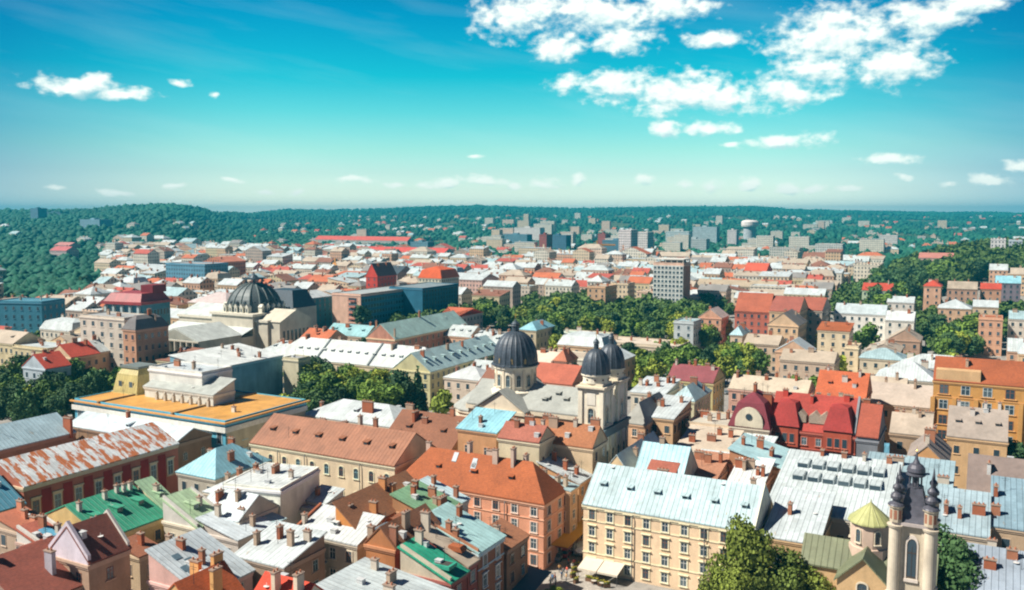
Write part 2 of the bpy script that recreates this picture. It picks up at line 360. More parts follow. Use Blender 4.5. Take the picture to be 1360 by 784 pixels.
# ------------------------------------------------------------ windows
WCACHE = {}; BRF = (.25,.10,.06)
def arch_pts(w, h, n=8):
    r = w / 2; pts = [(-r, 0), (r, 0)]
    for i in range(n + 1):
        a = math.pi * i / n; pts.append((r * math.cos(a), h - r * .55 + r * .55 * math.sin(a)))
    return pts
def win_meshes(style, fc, sc_):
    """unit window 1.2 x 2.0 facing -y, sill at z=0: returns (frame mesh, pane mesh)"""
    key = (style, fc, sc_)
    if key in WCACHE: return WCACHE[key]
    w, h = 1.2, 2.0; fm = plain(fc, .6, noise=.08, name='window_paint'); sm = plain(sc_, .85, noise=.12, name='window_surround')
    b = MB()
    if style in ('rect', 'hood', 'plain', 'hoodarch'):
        if style != 'plain':
            b.box(-w/2-.2, -w/2, -.09, 0, -.05, h+.15, 1); b.box(w/2, w/2+.2, -.09, 0, -.05, h+.15, 1); b.box(-w/2, w/2, -.09, 0, h, h+.15, 1)
        b.box(-w/2-.28, w/2+.28, -.24, 0, -.2, -.051, 1)
        if style in ('hood', 'hoodarch'): b.box(-w/2-.35, w/2+.35, -.32, 0, h+.3, h+.46, 1); b.box(-w/2-.25, w/2+.25, -.14, 0, h+.151, h+.299, 1)
        pane = [(-w/2, 0), (w/2, 0), (w/2, h), (-w/2, h)]
        top = h
    else:
        r = w/2
        n = 8; pa = arch_pts(w, h); 
        b.box(-w/2-.18, -w/2, -.09, 0, -.05, h-r*.55, 1); b.box(w/2, w/2+.18, -.09, 0, -.05, h-r*.55, 1)
        for i in range(n):
            a0, a1 = math.pi*i/n, math.pi*(i+1)/n; z0 = h - r*.55
            q = [(r*math.cos(a0), z0+r*.55*math.sin(a0)), ((r+.18)*math.cos(a0), z0+(r*.55+.2)*math.sin(a0)), ((r+.18)*math.cos(a1), z0+(r*.55+.2)*math.sin(a1)), (r*math.cos(a1), z0+r*.55*math.sin(a1))]
            vs = [(x, -.09, z) for x, z in q] + [(x, 0, z) for x, z in q]
            b.add(vs, [(0,1,2,3),(1,5,6,2),(0,3,7,4)], 1)
        b.box(-w/2-.26, w/2+.26, -.22, 0, -.2, -.051, 1)
        pane = pa; top = h - r*.55
    t = .07
    b.box(-w/2, -w/2+t, -.055, 0, 0, top, 0); b.box(w/2-t, w/2, -.055, 0, 0, top, 0); b.box(-w/2+t, w/2-t, -.055, 0, 0, t, 0)
    if style != 'arch': b.box(-w/2+t, w/2-t, -.055, 0, top-t, top, 0)
    b.box(-.035, .035, -.05, 0, t, top-t*.9, 0); b.box(-w/2+t, -.05, -.045, 0, h*.62, h*.62+.07, 0); b.box(.05, w/2-t, -.045, 0, h*.62, h*.62+.07, 0)
    p = MB().poly([(x, -.022, z) for x, z in pane])
    r_ = (b.mesh('window', [fm, sm]), p.mesh('pane', [glass()]))
    WCACHE[key] = r_; return r_
def far_window(fc):
    key = ('far', fc)
    if key in WCACHE: return WCACHE[key]
    b = MB(); b.box(-.72, .72, -.05, 0, -.12, 2.1, 1); b.poly([(-.6, -.07, 0), (.6, -.07, 0), (.6, -.07, 2.0), (-.6, -.07, 2.0)], 0); b.box(-.8,.8,-.18,0,-.28,-.121,1)
    WCACHE[key] = b.mesh('window', [glass(), plain(fc, .8, name='window_surround')]); return WCACHE[key]
def put_window(root, x, y, z, rz, w, h, style, fc, sc_, detail=2):
    s = (w / 1.2, 1, h / 2.0)
    if detail >= 2:
        a, p = win_meshes(style, fc, sc_); o = inst('window', a, root, (x, y, z), rz, s); inst('pane', p, o, (0, 0, 0))
    else: inst('window', far_window(sc_), root, (x, y, z), rz, s)

# ------------------------------------------------------------ buildings
GRID = math.atan2(-.473, .881)
FOOT = []       # footprints for the free-space test
def solve_len(x, y, dx, dy, z, pxt):
    # length t so that (x,y,z)+t*(dx,dy) projects to column pxt
    k = (pxt - CX) / F_PX; c = math.cos(PITCH); s = math.sin(PITCH)
    return (k * (y * c + (CAM_Z - z) * s) - x) / (dx - k * dy * c)
class Bld: pass
def chim(roof, x, y, z0, h=1.6, w=.9, d=.6, mat=None, pots=2, label=None):
    b = MB(); b.box(-w/2, w/2, -d/2, d/2, -1.6, h, 0); b.box(-w/2-.1, w/2+.1, -d/2-.1, d/2+.1, h, h+.18, 1)
    n = max(1, int(w / .55)) if pots else 0
    for i in range(n):
        cx = -w/2 + (i+.5) * w / n; b.lathe([(.14, h+.18), (.12, h+.5)], 7, cx, 0, 2)
    o = b.obj('chimney', [mat or brickm, plain((.30,.22,.17), .9, name='cap'), plain((.4,.14,.07), .9, name='pot')], roof, (x, y, z0)); 
    return o
def dormer(roof, x, y, z0, rz, slope, w=1.1, h=1.0, mat=None, side=None):
    """shed dormer / roof light facing -y (before rz)"""
    L_ = h / max(slope, .25) + .3; b = MB()
    b.add([(-w/2,0,-.5),(w/2,0,-.5),(w/2,0,h),(-w/2,0,h),(-w/2,L_,-.5+slope*L_),(w/2,L_,-.5+slope*L_),(w/2,L_,h+.15),(-w/2,L_,h+.15)], [(0,1,2,3),(1,5,6,2),(4,0,3,7)], 0)
    b.slab([(-w/2-.15,-.25,h-.02),(w/2+.15,-.25,h-.02),(w/2+.15,L_+.3,h+.2),(-w/2-.15,L_+.3,h+.2)], [(0,1,2,3)], .1, 1)
    b.poly([(-w/2+.14,-.02,.12),(w/2-.14,-.02,.12),(w/2-.14,-.02,h-.12),(-w/2+.14,-.02,h-.12)], 2)
    return b.obj('dormer', [side or mat, mat, glass()], roof, (x, y, z0)), rz
def roof_h(B, x, y):
    W, D, rh, t = B.W, B.D, B.rh, B.roof
    x = min(max(x, 0), W); y = min(max(y, 0), D)
    if t == 'gx': return rh * (1 - abs(y - D/2) / (D/2))
    if t == 'gy': return rh * (1 - abs(x - W/2) / (W/2))
    if t == 'hip':
        m = min(W, D) / 2; return rh * min(x, W-x, y, D-y, m) / m
    if t == 'hipx':                           # ridge along x, hipped ends
        return rh * min(min(y, D-y) / (D/2), min(x, W-x) / (D/2 * B.hipk))
    if t == 'hipy': return rh * min(min(x, W-x) / (W/2), min(y, D-y) / (W/2 * B.hipk))
    if t == 's': return rh * y / D            # low at the south
    if t == 'n': return rh * (1 - y / D)
    if t == 'e': return rh * (1 - x / W)      # low at the east
    if t == 'w': return rh * x / W
    if t == 'mans':
        i = min(x, W-x, y, D-y); a = B.mi
        return min(rh * .72 * i / a, rh * .72 + rh * .28 * max(i - a, 0) / max(min(W, D)/2 - a, .1))
    return 0.12
def make_roof(B, mat, rootname='roof'):
    W, D, rh, t, z = B.W, B.D, B.rh, B.roof, B.z; ov = B.ov; b = MB()
    if t in ('gx', 'hipx'):
        e = 0 if t == 'gx' else D/2 * B.hipk; k = rh/(D/2); ex = .12 if t == 'gx' else ov
        zl = z - k*ov
        pts = [(-ex, -ov, zl), (W+ex, -ov, zl), (W+ex, D+ov, zl), (-ex, D+ov, zl), (e if e else -ex, D/2, z+rh), (W-e if e else W+ex, D/2, z+rh)]
        fs = [(0,1,5,4), (2,3,4,5)] + ([(1,2,5), (3,0,4)] if e else [])
    elif t in ('gy', 'hipy'):
        e = 0 if t == 'gy' else W/2 * B.hipk; k = rh/(W/2); ey = .12 if t == 'gy' else ov; zl = z - k*ov
        pts = [(-ov, -ey, zl), (W+ov, -ey, zl), (W+ov, D+ey, zl), (-ov, D+ey, zl), (W/2, e if e else -ey, z+rh), (W/2, D-e if e else D+ey, z+rh)]
        fs = [(1,2,5,4), (3,0,4,5)] + ([(0,1,4), (2,3,5)] if e else [])
    elif t == 'hip':
        m = min(W, D)/2; k = rh/m; zl = z - k*ov
        pts = [(-ov,-ov,zl),(W+ov,-ov,zl),(W+ov,D+ov,zl),(-ov,D+ov,zl)]
        if W >= D: pts += [(m, D/2, z+rh), (W-m, D/2, z+rh)]; fs = [(0,1,5,4),(1,2,5),(2,3,4,5),(3,0,4)]
        else: pts += [(W/2, m, z+rh), (W/2, D-m, z+rh)]; fs = [(0,1,4),(1,2,5,4),(2,3,5),(3,0,4,5)]
    elif t in ('s', 'n', 'e', 'w'):
        c = [(-ov,-ov),(W+ov,-ov),(W+ov,D+ov),(-ov,D+ov)]
        def zz(x, y): return z + {'s': rh*y/D, 'n': rh*(1-y/D), 'e': rh*(1-x/W), 'w': rh*x/W}[t]
        pts = [(x, y, zz(x, y)) for x, y in c]; fs = [(0,1,2,3)]
    elif t == 'mans':
        a = B.mi; h1 = z + rh*.72; m = min(W, D)/2; 
        pts = [(-ov,-ov,z),(W+ov,-ov,z),(W+ov,D+ov,z),(-ov,D+ov,z),(a,a,h1),(W-a,a,h1),(W-a,D-a,h1),(a,D-a,h1)]
        if W >= D: pts += [(m,D/2,z+rh),(W-m,D/2,z+rh)]; fs = [(4,5,9,8),(5,6,9),(6,7,8,9),(7,4,8)]
        else: pts += [(W/2,m,z+rh),(W/2,D-m,z+rh)]; fs = [(4,5,8),(5,6,9,8),(6,7,9),(7,4,8,9)]
        fs += [(0,1,5,4),(1,2,6,5),(2,3,7,6),(3,0,4,7)]
    else:
        pts = [(.25,.25,z+.12),(W-.25,.25,z+.12),(W-.25,D-.25,z+.12),(.25,D-.25,z+.12)]; fs = [(0,1,2,3)]
    b.slab(pts, fs, .22)
    return b.obj(rootname, mat, B.root)
def make_walls(B, mat, trim):
    W, D, z, rh, t = B.W, B.D, B.z, B.rh, B.roof; b = MB()
    zt = z - .24
    b.box(0, W, 0, D, -.5, zt, 0)
    g = rh - .02
    if t == 'gx':
        for x0, x1 in ((0, .3), (W-.3, W)):
            q = [(0, zt), (D, zt), (D/2, zt+g)]; vs = [(x0, y, zz) for y, zz in q] + [(x1, y, zz) for y, zz in q]
            b.add(vs, [(0,2,1), (3,4,5), (0,3,5,2), (1,2,5,4)], 0)
    elif t == 'gy':
        for y0, y1 in ((0, .3), (D-.3, D)):
            q = [(0, zt), (W, zt), (W/2, zt+g)]; vs = [(x, y0, zz) for x, zz in q] + [(x, y1, zz) for x, zz in q]
            b.add(vs, [(0,1,2), (3,5,4), (0,2,5,3), (1,4,5,2)], 0)
    elif t in 'snew' and len(t) == 1 and rh > .3:
        def zz(x, y): return zt + {'s': rh*y/D, 'n': rh*(1-y/D), 'e': rh*(1-x/W), 'w': rh*x/W}[t]
        c = [(0,0),(W,0),(W,D),(0,D)]; vs = [(x, y, zt-.01) for x, y in c] + [(x, y, zz(x, y)-.01) for x, y in c]
        b.add(vs, [(0,1,5,4),(1,2,6,5),(2,3,7,6),(3,0,4,7)], 0)
    elif t == 'flat':
        p = B.par; b.box(0, W, 0, .25, zt, z+p, 0); b.box(0, W, D-.25, D, zt, z+p, 0); b.box(0, .25, .25, D-.25, zt, z+p, 0); b.box(W-.25, W, .25, D-.25, zt, z+p, 0)
    b.obj('wall', mat, B.root)
    # mouldings: eaves cornice and floor bands, on the two street sides
    c = MB(); k = .28
    zc = z - .26 if t not in ('gx', 'gy', 'hip', 'hipx', 'hipy') else z - .26 - (rh/(min(W, D)/2) * .3 if t != 'mans' else 0)
    c.box(-k, W+k, -k, -.002, zc-.42, zc, 0); c.box(W+.002, W+k, 0, D, zc-.42, zc, 0)
    c.box(-.14, W+.14, -.14, -.003, zc-.75, zc-.421, 0); c.box(W+.003, W+.14, 0, D, zc-.75, zc-.421, 0)
    for zb in B.bands: c.box(-.12, W+.12, -.12, -.002, zb, zb+.2, 0); c.box(W+.002, W+.12, 0, D, zb, zb+.2, 0)
    c.obj('cornice', trim, B.root)
    if B.pipes:
        p = MB()
        for x in B.pipes: p.tube([(x, -.34, 0), (x, -.34, zc-.9), (x, -.1, zc-.5)], .09, 6)
        p.obj('drainpipe', plain((.12,.13,.14), .5, name='pipe'), B.root)
def building(name, label, F, z, L, D, roof='gx', rh=4.0, wc=cream, rm=None, fl=4, sp=2.9, ww=1.15, wh=1.75, st='rect', fc=(.7,.7,.66), sc_=None,
             rot=0.0, ch=3, chm=None, dm=0, dmE=0, cat='house', group=None, detail=2, ov=.35, par=.5, mi=1.6, hipk=1.0, tr=None, rows=None,
             bands=(), pipes=(), xwin=True, ywin=True, seed=None, dirt=.3, wm=None, skylights=0, clutter=0, trimc=None):
    """F = pixel of the nearest eave corner (south-east); L = pixel column (or metres if < 0) of the south front's far end; D = depth in metres, or ('x', column)"""
    rnd = random.Random(seed if seed is not None else (name, label).__repr__())
    x, y = P(F[0], F[1], z); a = GRID + R(rot); X = (math.cos(a), math.sin(a)); Y = (-X[1], X[0])
    W = -L if L < 0 else solve_len(x, y, -X[0], -X[1], z, L)
    Dm = solve_len(x, y, Y[0], Y[1], z, D[1]) if isinstance(D, tuple) else D
    B = Bld(); B.W, B.D, B.z, B.rh, B.roof, B.ov, B.par, B.mi, B.hipk = W, Dm, z, rh, roof, ov, par, mi, hipk; B.bands = bands; B.pipes = pipes
    o = (x - X[0]*W, y - X[1]*W); B.o, B.X, B.Y, B.a = o, X, Y, a
    B.root = empty(name, label, cat, (o[0], o[1], 0), a, group)
    FOOT.append((o[0], o[1], a, W, Dm, z + rh))
    trim = plain(trimc or tuple(min(c*1.12+.03, .75) for c in wc), .85, noise=.1, name='trim')
    make_walls(B, wm or wall(wc, dirt), trim)
    B.roofo = make_roof(B, rm or tile(RB))
    put_details(B, rnd, ch, chm, dm, dmE, rm, skylights, max(clutter, 3 if detail > 1 else 1) if z < 22 else clutter)
    # windows
    sc_ = sc_ or tuple(min(c*1.15+.04, .75) for c in wc); fh = (z - .9) / fl; rows = rows or range(fl)
    if xwin:
        n = max(1, int((W - 1.0) / sp)); s0 = W / n
        for r_ in rows:
            for i in range(n):
                put_window(B.root, s0*(i+.5), -.004, fh*r_ + fh*.30, 0, ww, min(wh, fh*.62), st, fc if rnd.random() < .72 else BRF, sc_, detail)
    if ywin:
        n = max(1, int((Dm - 1.0) / sp)); s0 = Dm / n
        for r_ in rows:
            for i in range(n):
                put_window(B.root, W+.004, s0*(i+.5), fh*r_ + fh*.30, R(90), ww, min(wh, fh*.62), st, fc if rnd.random() < .72 else BRF, sc_, detail)
    return B
def put_details(B, rnd, ch, chm, dm, dmE, rm, skylights=0, clutter=0):
    W, D, z, rh = B.W, B.D, B.z, B.rh
    if isinstance(ch, int):
        lst = []
        for i in range(ch):
            if B.roof == 'gy': u, v = .5 + rnd.uniform(-.22, .22), (i+.5+rnd.uniform(-.2,.2))/ch
            else: u, v = (i+.5+rnd.uniform(-.2,.2))/ch, .5 + rnd.uniform(-.22, .25)
            lst.append((u, v, rnd.choice((.8, 1.0, 1.4, 2.0)), rnd.uniform(1.1, 1.9)))
    else: lst = ch
    cm = [wall(brick), wall((.40,.30,.22)), wall((.38,.16,.09)), wall(brick), wall((.30,.13,.08)), wall((.52,.46,.38))]
    for c in lst:
        u, v, w, h = c[:4]; x, y = u*W, v*D; hz = roof_h(B, x, y)
        top = max(h, .9)
        o = chim(B.roofo, x, y, z + hz, top, w, .62, chm or rnd.choice(cm))
        if rnd.random() < .4: o.rotation_euler = (0, 0, R(90))
    if dm:                                    # dormers on the south slope
        k = rh/(D/2) if B.roof in ('gx', 'hipx') else rh/(min(W, D)/2) if B.roof == 'hip' else rh/D
        for i in range(dm):
            x = W*(i+.5)/dm; 
            if B.roof == 'hip' or B.roof == 'hipx': x = W*.12 + W*.76*(i+.5)/dm
            y = D*.5*.42 if B.roof != 's' else D*.4
            o, _ = dormer(B.roofo, x, y, z + roof_h(B, x, y), 0, k, mat=rm, w=rnd.uniform(.9, 1.2), h=.75)
    if dmE:
        k = rh/(W/2) if B.roof in ('gy', 'hipy') else rh/(min(W, D)/2) if B.roof == 'hip' else rh/W
        for i in range(dmE):
            y = D*(i+.5)/dmE; x = W - W*.5*.42 if B.roof != 'e' else W*.55
            o, _ = dormer(B.roofo, x, y, z + roof_h(B, x, y), 90, k, mat=rm, w=1.2, h=.9); o.rotation_euler = (0, 0, R(90))
    for i in range(skylights):
        x, y = rnd.uniform(.2, .8)*W, rnd.uniform(.12, .4)*D; k = roof_h(B, x, y+.6) - roof_h(B, x, y-.6); kx = roof_h(B, x+.6, y) - roof_h(B, x-.6, y)
        s = MB().slab([(-.5,-.6,.14-k/2-kx/2),(.5,-.6,.14-k/2+kx/2),(.5,.6,.14+k/2+kx/2),(-.5,.6,.14+k/2-kx/2)], [(0,1,2,3)], .14)
        s.obj('roof_light', plain((.10,.16,.2), .45, name='roof_glass'), B.roofo, (x, y, z + roof_h(B, x, y)))
    for i in range(clutter):
        x, y = rnd.uniform(.1, .9)*W, rnd.uniform(.1, .9)*D; hz = z + roof_h(B, x, y); q = rnd.random()
        if q < .4:
            m = MB().tube([(0,0,-.4),(0,0,2.6)], .035, 5); m.box(-.6,.6,-.02,.02,2.2,2.24); m.box(-.4,.4,-.02,.02,1.9,1.94); m.obj('aerial', darkmetal, B.roofo, (x, y, hz))
        elif q < .7:
            m = MB().box(-.5,.5,-.4,.4,-.4,.55).box(-.56,.56,-.46,.46,.55,.62,0); m.obj('vent_box', plain((.5,.52,.52), .5, name='sheet_metal'), B.roofo, (x, y, hz))
        else:
            m = MB().tube([(0,0,-.4),(0,0,.6)], .04, 5).lathe([(.02,0),(.28,.06),(.42,.16)], 10, 0, 0); o = m.obj('satellite_dish', plain((.7,.7,.68), .5, name='dish'), B.roofo, (x, y, hz))
def parapet(B, side, h=.55, th=.35, mat=None, label=None):
    """fire wall that follows the roof line on one side: 'w','e' (x=0/W) or 's','n'"""
    b = MB(); n = 8
    for i in range(n):
        f0, f1 = i/n, (i+1)/n
        if side in 'we':
            x0 = -.05 if side == 'w' else B.W-th+.05; xr = 0 if side == 'w' else B.W; y0, y1 = f0*B.D, f1*B.D
            h0, h1 = B.z+roof_h(B, xr, y0)+h, B.z+roof_h(B, xr, y1)+h
            b.add([(x0,y0,B.z-1),(x0+th,y0,B.z-1),(x0+th,y1,B.z-1),(x0,y1,B.z-1),(x0,y0,h0),(x0+th,y0,h0),(x0+th,y1,h1),(x0,y1,h1)], [(4,5,6,7),(1,2,6,5),(3,0,4,7)] + ([(0,1,5,4)] if i == 0 else []) + ([(2,3,7,6)] if i == n-1 else []))
        else:
            y0 = -.05 if side == 's' else B.D-th+.05; yr = 0 if side == 's' else B.D; x0, x1 = f0*B.W, f1*B.W
            h0, h1 = B.z+roof_h(B, x0, yr)+h, B.z+roof_h(B, x1, yr)+h
            b.add([(x0,y0,B.z-1),(x1,y0,B.z-1),(x1,y0+th,B.z-1),(x0,y0+th,B.z-1),(x0,y0,h0),(x1,y0,h1),(x1,y0+th,h1),(x0,y0+th,h0)], [(4,5,6,7),(0,1,5,4),(2,3,7,6)] + ([(3,0,4,7)] if i == 0 else []) + ([(1,2,6,5)] if i == n-1 else []))
    return b.obj('parapet', mat or wall((.62,.60,.55)), B.root, label=label)

# ------------------------------------------------------------ trees
def leaf_cloud(rnd, lobes, nleaf, size, name, mat, squash=1.0):
    n = nleaf; V = np.zeros((n*4, 3)); tone = np.zeros(n*4)
    wts = np.array([l[3]**2 for l in lobes]); wts /= wts.sum(); rs = np.random.RandomState(rnd.randint(0, 99999))
    pick = rs.choice(len(lobes), n, p=wts); lt = rs.rand(len(lobes))
    d = rs.normal(size=(n, 3)); d /= np.linalg.norm(d, axis=1)[:, None]
    rad = rs.uniform(.62, 1.06, n)
    C = np.array([l[:3] for l in lobes])[pick]; RR = np.array([l[3] for l in lobes])[pick]
    ctr = C + d * (RR * rad)[:, None] * np.array([1, 1, squash])
    nr = d + rs.normal(size=(n, 3)) * .55; nr /= np.linalg.norm(nr, axis=1)[:, None]
    up = rs.normal(size=(n, 3)); t1 = np.cross(nr, up); t1 /= np.linalg.norm(t1, axis=1)[:, None]; t2 = np.cross(nr, t1)
    s = size * rs.uniform(.6, 1.25, n)[:, None]
    for k, (a, b) in enumerate(((-1,-.7),(1,-.7),(.7,1),(-.8,.8))): V[k::4] = ctr + t1*s*a*.5 + t2*s*b*.5
    tn = np.clip(.25 + .5*lt[pick] + rs.uniform(-.25, .25, n), 0, 1); tone = np.repeat(tn, 4)
    me = bpy.data.meshes.new(name); me.vertices.add(n*4); me.vertices.foreach_set('co', V.ravel())
    me.loops.add(n*4); me.loops.foreach_set('vertex_index', np.arange(n*4)); me.polygons.add(n); me.polygons.foreach_set('loop_start', np.arange(n)*4)
    me.update(); at = me.attributes.new('tone', 'FLOAT', 'POINT'); at.data.foreach_set('value', tone); me.materials.append(mat); me.validate(); return me
TREES = {}
BARK = plain((.11,.08,.055), .9, name='bark')
def tree_proto(kind, i, nleaf=1700, leaf=.62):
    key = (kind, i, nleaf)
    if key in TREES: return TREES[key]
    rnd = random.Random(kind + str(i))
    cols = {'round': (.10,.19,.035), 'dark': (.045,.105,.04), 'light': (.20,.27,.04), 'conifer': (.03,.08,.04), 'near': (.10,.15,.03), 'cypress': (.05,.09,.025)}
    lobes = []
    if kind == 'conifer':
        for j in range(16):
            f = j/15; r = 2.3*(1-f)+.25; 
            for q in range(3): a = rnd.uniform(0, 6.28); lobes.append((math.cos(a)*r*.45, math.sin(a)*r*.45, 1.0+f*9, r*.62))
        trunk_top = 8
    elif kind == 'cypress':
        for j in range(12): f = j/11; r = 1.5*math.sin(math.pi*min(f*.85+.15, 1))+.4; a = rnd.uniform(0,6.28); lobes.append((math.cos(a)*.5, math.sin(a)*.5, 1.5+f*8, r))
        trunk_top = 7
    else:
        for j in range(15):
            a = rnd.uniform(0, 6.28); rr = rnd.uniform(.3, 2.9); zz = rnd.uniform(3.6, 8.6); k = 1 - abs(zz-6)/5.5
            lobes.append((math.cos(a)*rr*k*1.25, math.sin(a)*rr*k*1.25, zz, rnd.uniform(1.1, 1.9)))
        lobes.append((0, 0, 5.5, 2.6)); trunk_top = 6.5
    cm = leaf_cloud(rnd, lobes, nleaf, leaf, 'crown', foliage(cols[kind]))
    t = MB().tube([(0,0,-.3),(.1,.05,2),(.05,-.1,4.5),(0,0,trunk_top)], .34, 8, r2=.09)
    for j in range(5):
        a = rnd.uniform(0, 6.28); z0 = rnd.uniform(2.2, 4.5)
        if kind not in ('conifer', 'cypress'): t.tube([(0,0,z0),(math.cos(a)*1.0,math.sin(a)*1.0,z0+1.3),(math.cos(a)*2.1,math.sin(a)*2.1,z0+2.9)], .14, 6, r2=.04)
    tm = t.mesh('trunk', [BARK]); TREES[key] = (tm, cm); return TREES[key]
NT = [0]
TQ = []
def tree(x, y, h, kind='round', label='leafy green tree', group=None, z0=0.0, name='leafy_tree', nleaf=1700, leaf=.62, wide=1.0, queue=False):
    if queue: TQ.append((x, y, h, kind, label, group, z0, name, nleaf, leaf, wide)); return
    NT[0] += 1; v = NT[0] % 6; tm, cm = tree_proto(kind, v, nleaf, leaf)
    r = empty(name, label, 'tree', (x, y, z0), random.uniform(0, 6.28), group); s = h/10.0; r.scale = (s*wide, s*wide, s)
    a = bpy.data.objects.new('trunk', tm); COL.objects.link(a); a.parent = r
    c = bpy.data.objects.new('crown', cm); COL.objects.link(c); c.parent = r
    return r
def in_poly(px, py, poly):
    c = False; n = len(poly); j = n-1
    for i in range(n):
        xi, yi = poly[i]; xj, yj = poly[j]
        if (yi > py) != (yj > py) and px < (xj-xi)*(py-yi)/(yj-yi)+xi: c = not c
        j = i
    return c
def hit_foot(x, y, m=0.0):
    for (ox, oy, a, W, D, h) in FOOT:
        dx, dy = x-ox, y-oy; c, s = math.cos(a), math.sin(a); u, v = dx*c+dy*s, -dx*s+dy*c
        if -m < u < W+m and -m < v < D+m: return True
    return False
PARKS = []
def park(poly, spacing, hr, kinds, label, group, zmid=7, thin=0.0, names='leafy_tree', light=None, z_of=None):
    """trees on a jittered world grid, kept where their crowns fall in the outline"""
    rnd = random.Random(label); PARKS.append((poly, zmid))
    ws = [P(px, py, zmid) for px, py in poly]; x0, x1 = min(w[0] for w in ws), max(w[0] for w in ws); y0, y1 = min(w[1] for w in ws), max(w[1] for w in ws)
    n = 0; y = y0
    while y < y1:
        x = x0
        while x < x1:
            xx, yy = x + rnd.uniform(-.4,.4)*spacing, y + rnd.uniform(-.4,.4)*spacing; px, py = proj(xx, yy, zmid); x += spacing
            if not in_poly(px, py, poly) or rnd.random() < thin or hit_foot(xx, yy, 1.5): continue
            k = rnd.choice(kinds); h = rnd.uniform(*hr)
            dist = math.hypot(xx, yy); nl = 2800 if dist < 330 else 1500; lf = .47 if dist < 330 else .68
            tree(xx, yy, h, k, label, group, z_of(xx, yy) if z_of else 0, names, nl, lf, wide=rnd.uniform(.85, 1.2), queue=True); n += 1
        y += spacing * .9
    return n

def flush_trees(keep=285):
    """the trees that show largest stand as things of their own; the rest go into one object"""
    TQ.sort(key=lambda t: -t[2] / math.hypot(t[0], t[1]))
    for t in TQ[:keep]: tree(*t)
    rest = TQ[keep:]
    if not rest: return
    rs = np.random.RandomState(3); protos_ = []
    for v in range(5):
        rnd = random.Random('far' + str(v)); lobes = [(rnd.uniform(-2,2), rnd.uniform(-2,2), rnd.uniform(3.5,8), rnd.uniform(1.3,2.3)) for _ in range(9)] + [(0,0,5.5,2.6)]
        me = leaf_cloud(rnd, lobes, 260, 1.5, 'tmp', BARK); co = np.zeros(len(me.vertices)*3); me.vertices.foreach_get('co', co); protos_.append(co.reshape(-1, 3)); bpy.data.meshes.remove(me)
    V = []; T = []
    for i, t in enumerate(rest):
        a = rs.rand()*6.28; c, s = math.cos(a), math.sin(a); p = protos_[i % 5]; k = t[2]/10
        q = np.stack([p[:,0]*c-p[:,1]*s, p[:,0]*s+p[:,1]*c, p[:,2]], 1)*k + np.array([t[0], t[1], t[6]]); V.append(q)
        base = .25 if t[3] == 'dark' else .75 if t[3] == 'light' else .5
        T.append(np.clip(base + rs.uniform(-.2,.2) + np.repeat(rs.uniform(-.2,.2,len(p)//4), 4), 0, 1))
    V = np.concatenate(V); T = np.concatenate(T); n = len(V)//4
    me = bpy.data.meshes.new('tree_belt'); me.vertices.add(n*4); me.vertices.foreach_set('co', V.ravel()); me.loops.add(n*4); me.loops.foreach_set('vertex_index', np.arange(n*4)); me.polygons.add(n); me.polygons.foreach_set('loop_start', np.arange(n)*4); me.update()
    at = me.attributes.new('tone', 'FLOAT', 'POINT'); at.data.foreach_set('value', T); me.materials.append(foliage((.085,.155,.035))); me.validate()
    o = bpy.data.objects.new('tree_belt', me); COL.objects.link(o); tag(o, 'smaller trees of the park belts and wooded rise beyond the nearer ones', 'trees', kind='stuff')
# ------------------------------------------------------------ terrain
SKYL = [(-2500,283),(-400,283),(-100,283.5),(0,283.5),(40,282),(90,281),(130,278),(175,274),(215,271),(250,274),(290,283),(335,284),(380,279),(430,281),(500,279),(560,276),(640,273),(700,277),(760,278),(830,276),(930,275),(1000,275),(1050,279),(1150,281),(1250,283),(1360,284),(1600,284),(4000,284)]
def lerp_tab(t, x):
    if x <= t[0][0]: return t[0][1]
    for (a, b), (c, d) in zip(t, t[1:]):
        if x <= c: return b + (d-b)*(x-a)/(c-a)
    return t[-1][1]
def sst(x): x = min(max(x, 0), 1); return x*x*(3-2*x)
def terrain(x, y):
    if y < 250: return 0.0
    px = 680 + 1180*x/y
    Rr = 2600 + (5200-2600)*sst((px-230)/200); Y0 = 780 + 700*sst((px-40)/260) - 300*sst((px-1080)/150)
    zs = 65 + (285.5 - lerp_tab(SKYL, px))/1180*Rr - 9
    t = (y - Y0)/(Rr - Y0); z = zs * (sst(t)*.55 + max(min(t, 1), 0)**1.6*.45)
    if t > 1: z = zs - min((y-Rr)*.01, 25)
    z += mnoise.noise(Vector((x/420, y/420, 0))) * 9 * sst((y-1700)/900) * (1 if t < 1 else .3)
    # wooded rise at the right edge
    z += 22 * math.exp(-((px-1330)/130)**2) * math.exp(-((y-900)/260)**2)
    return z
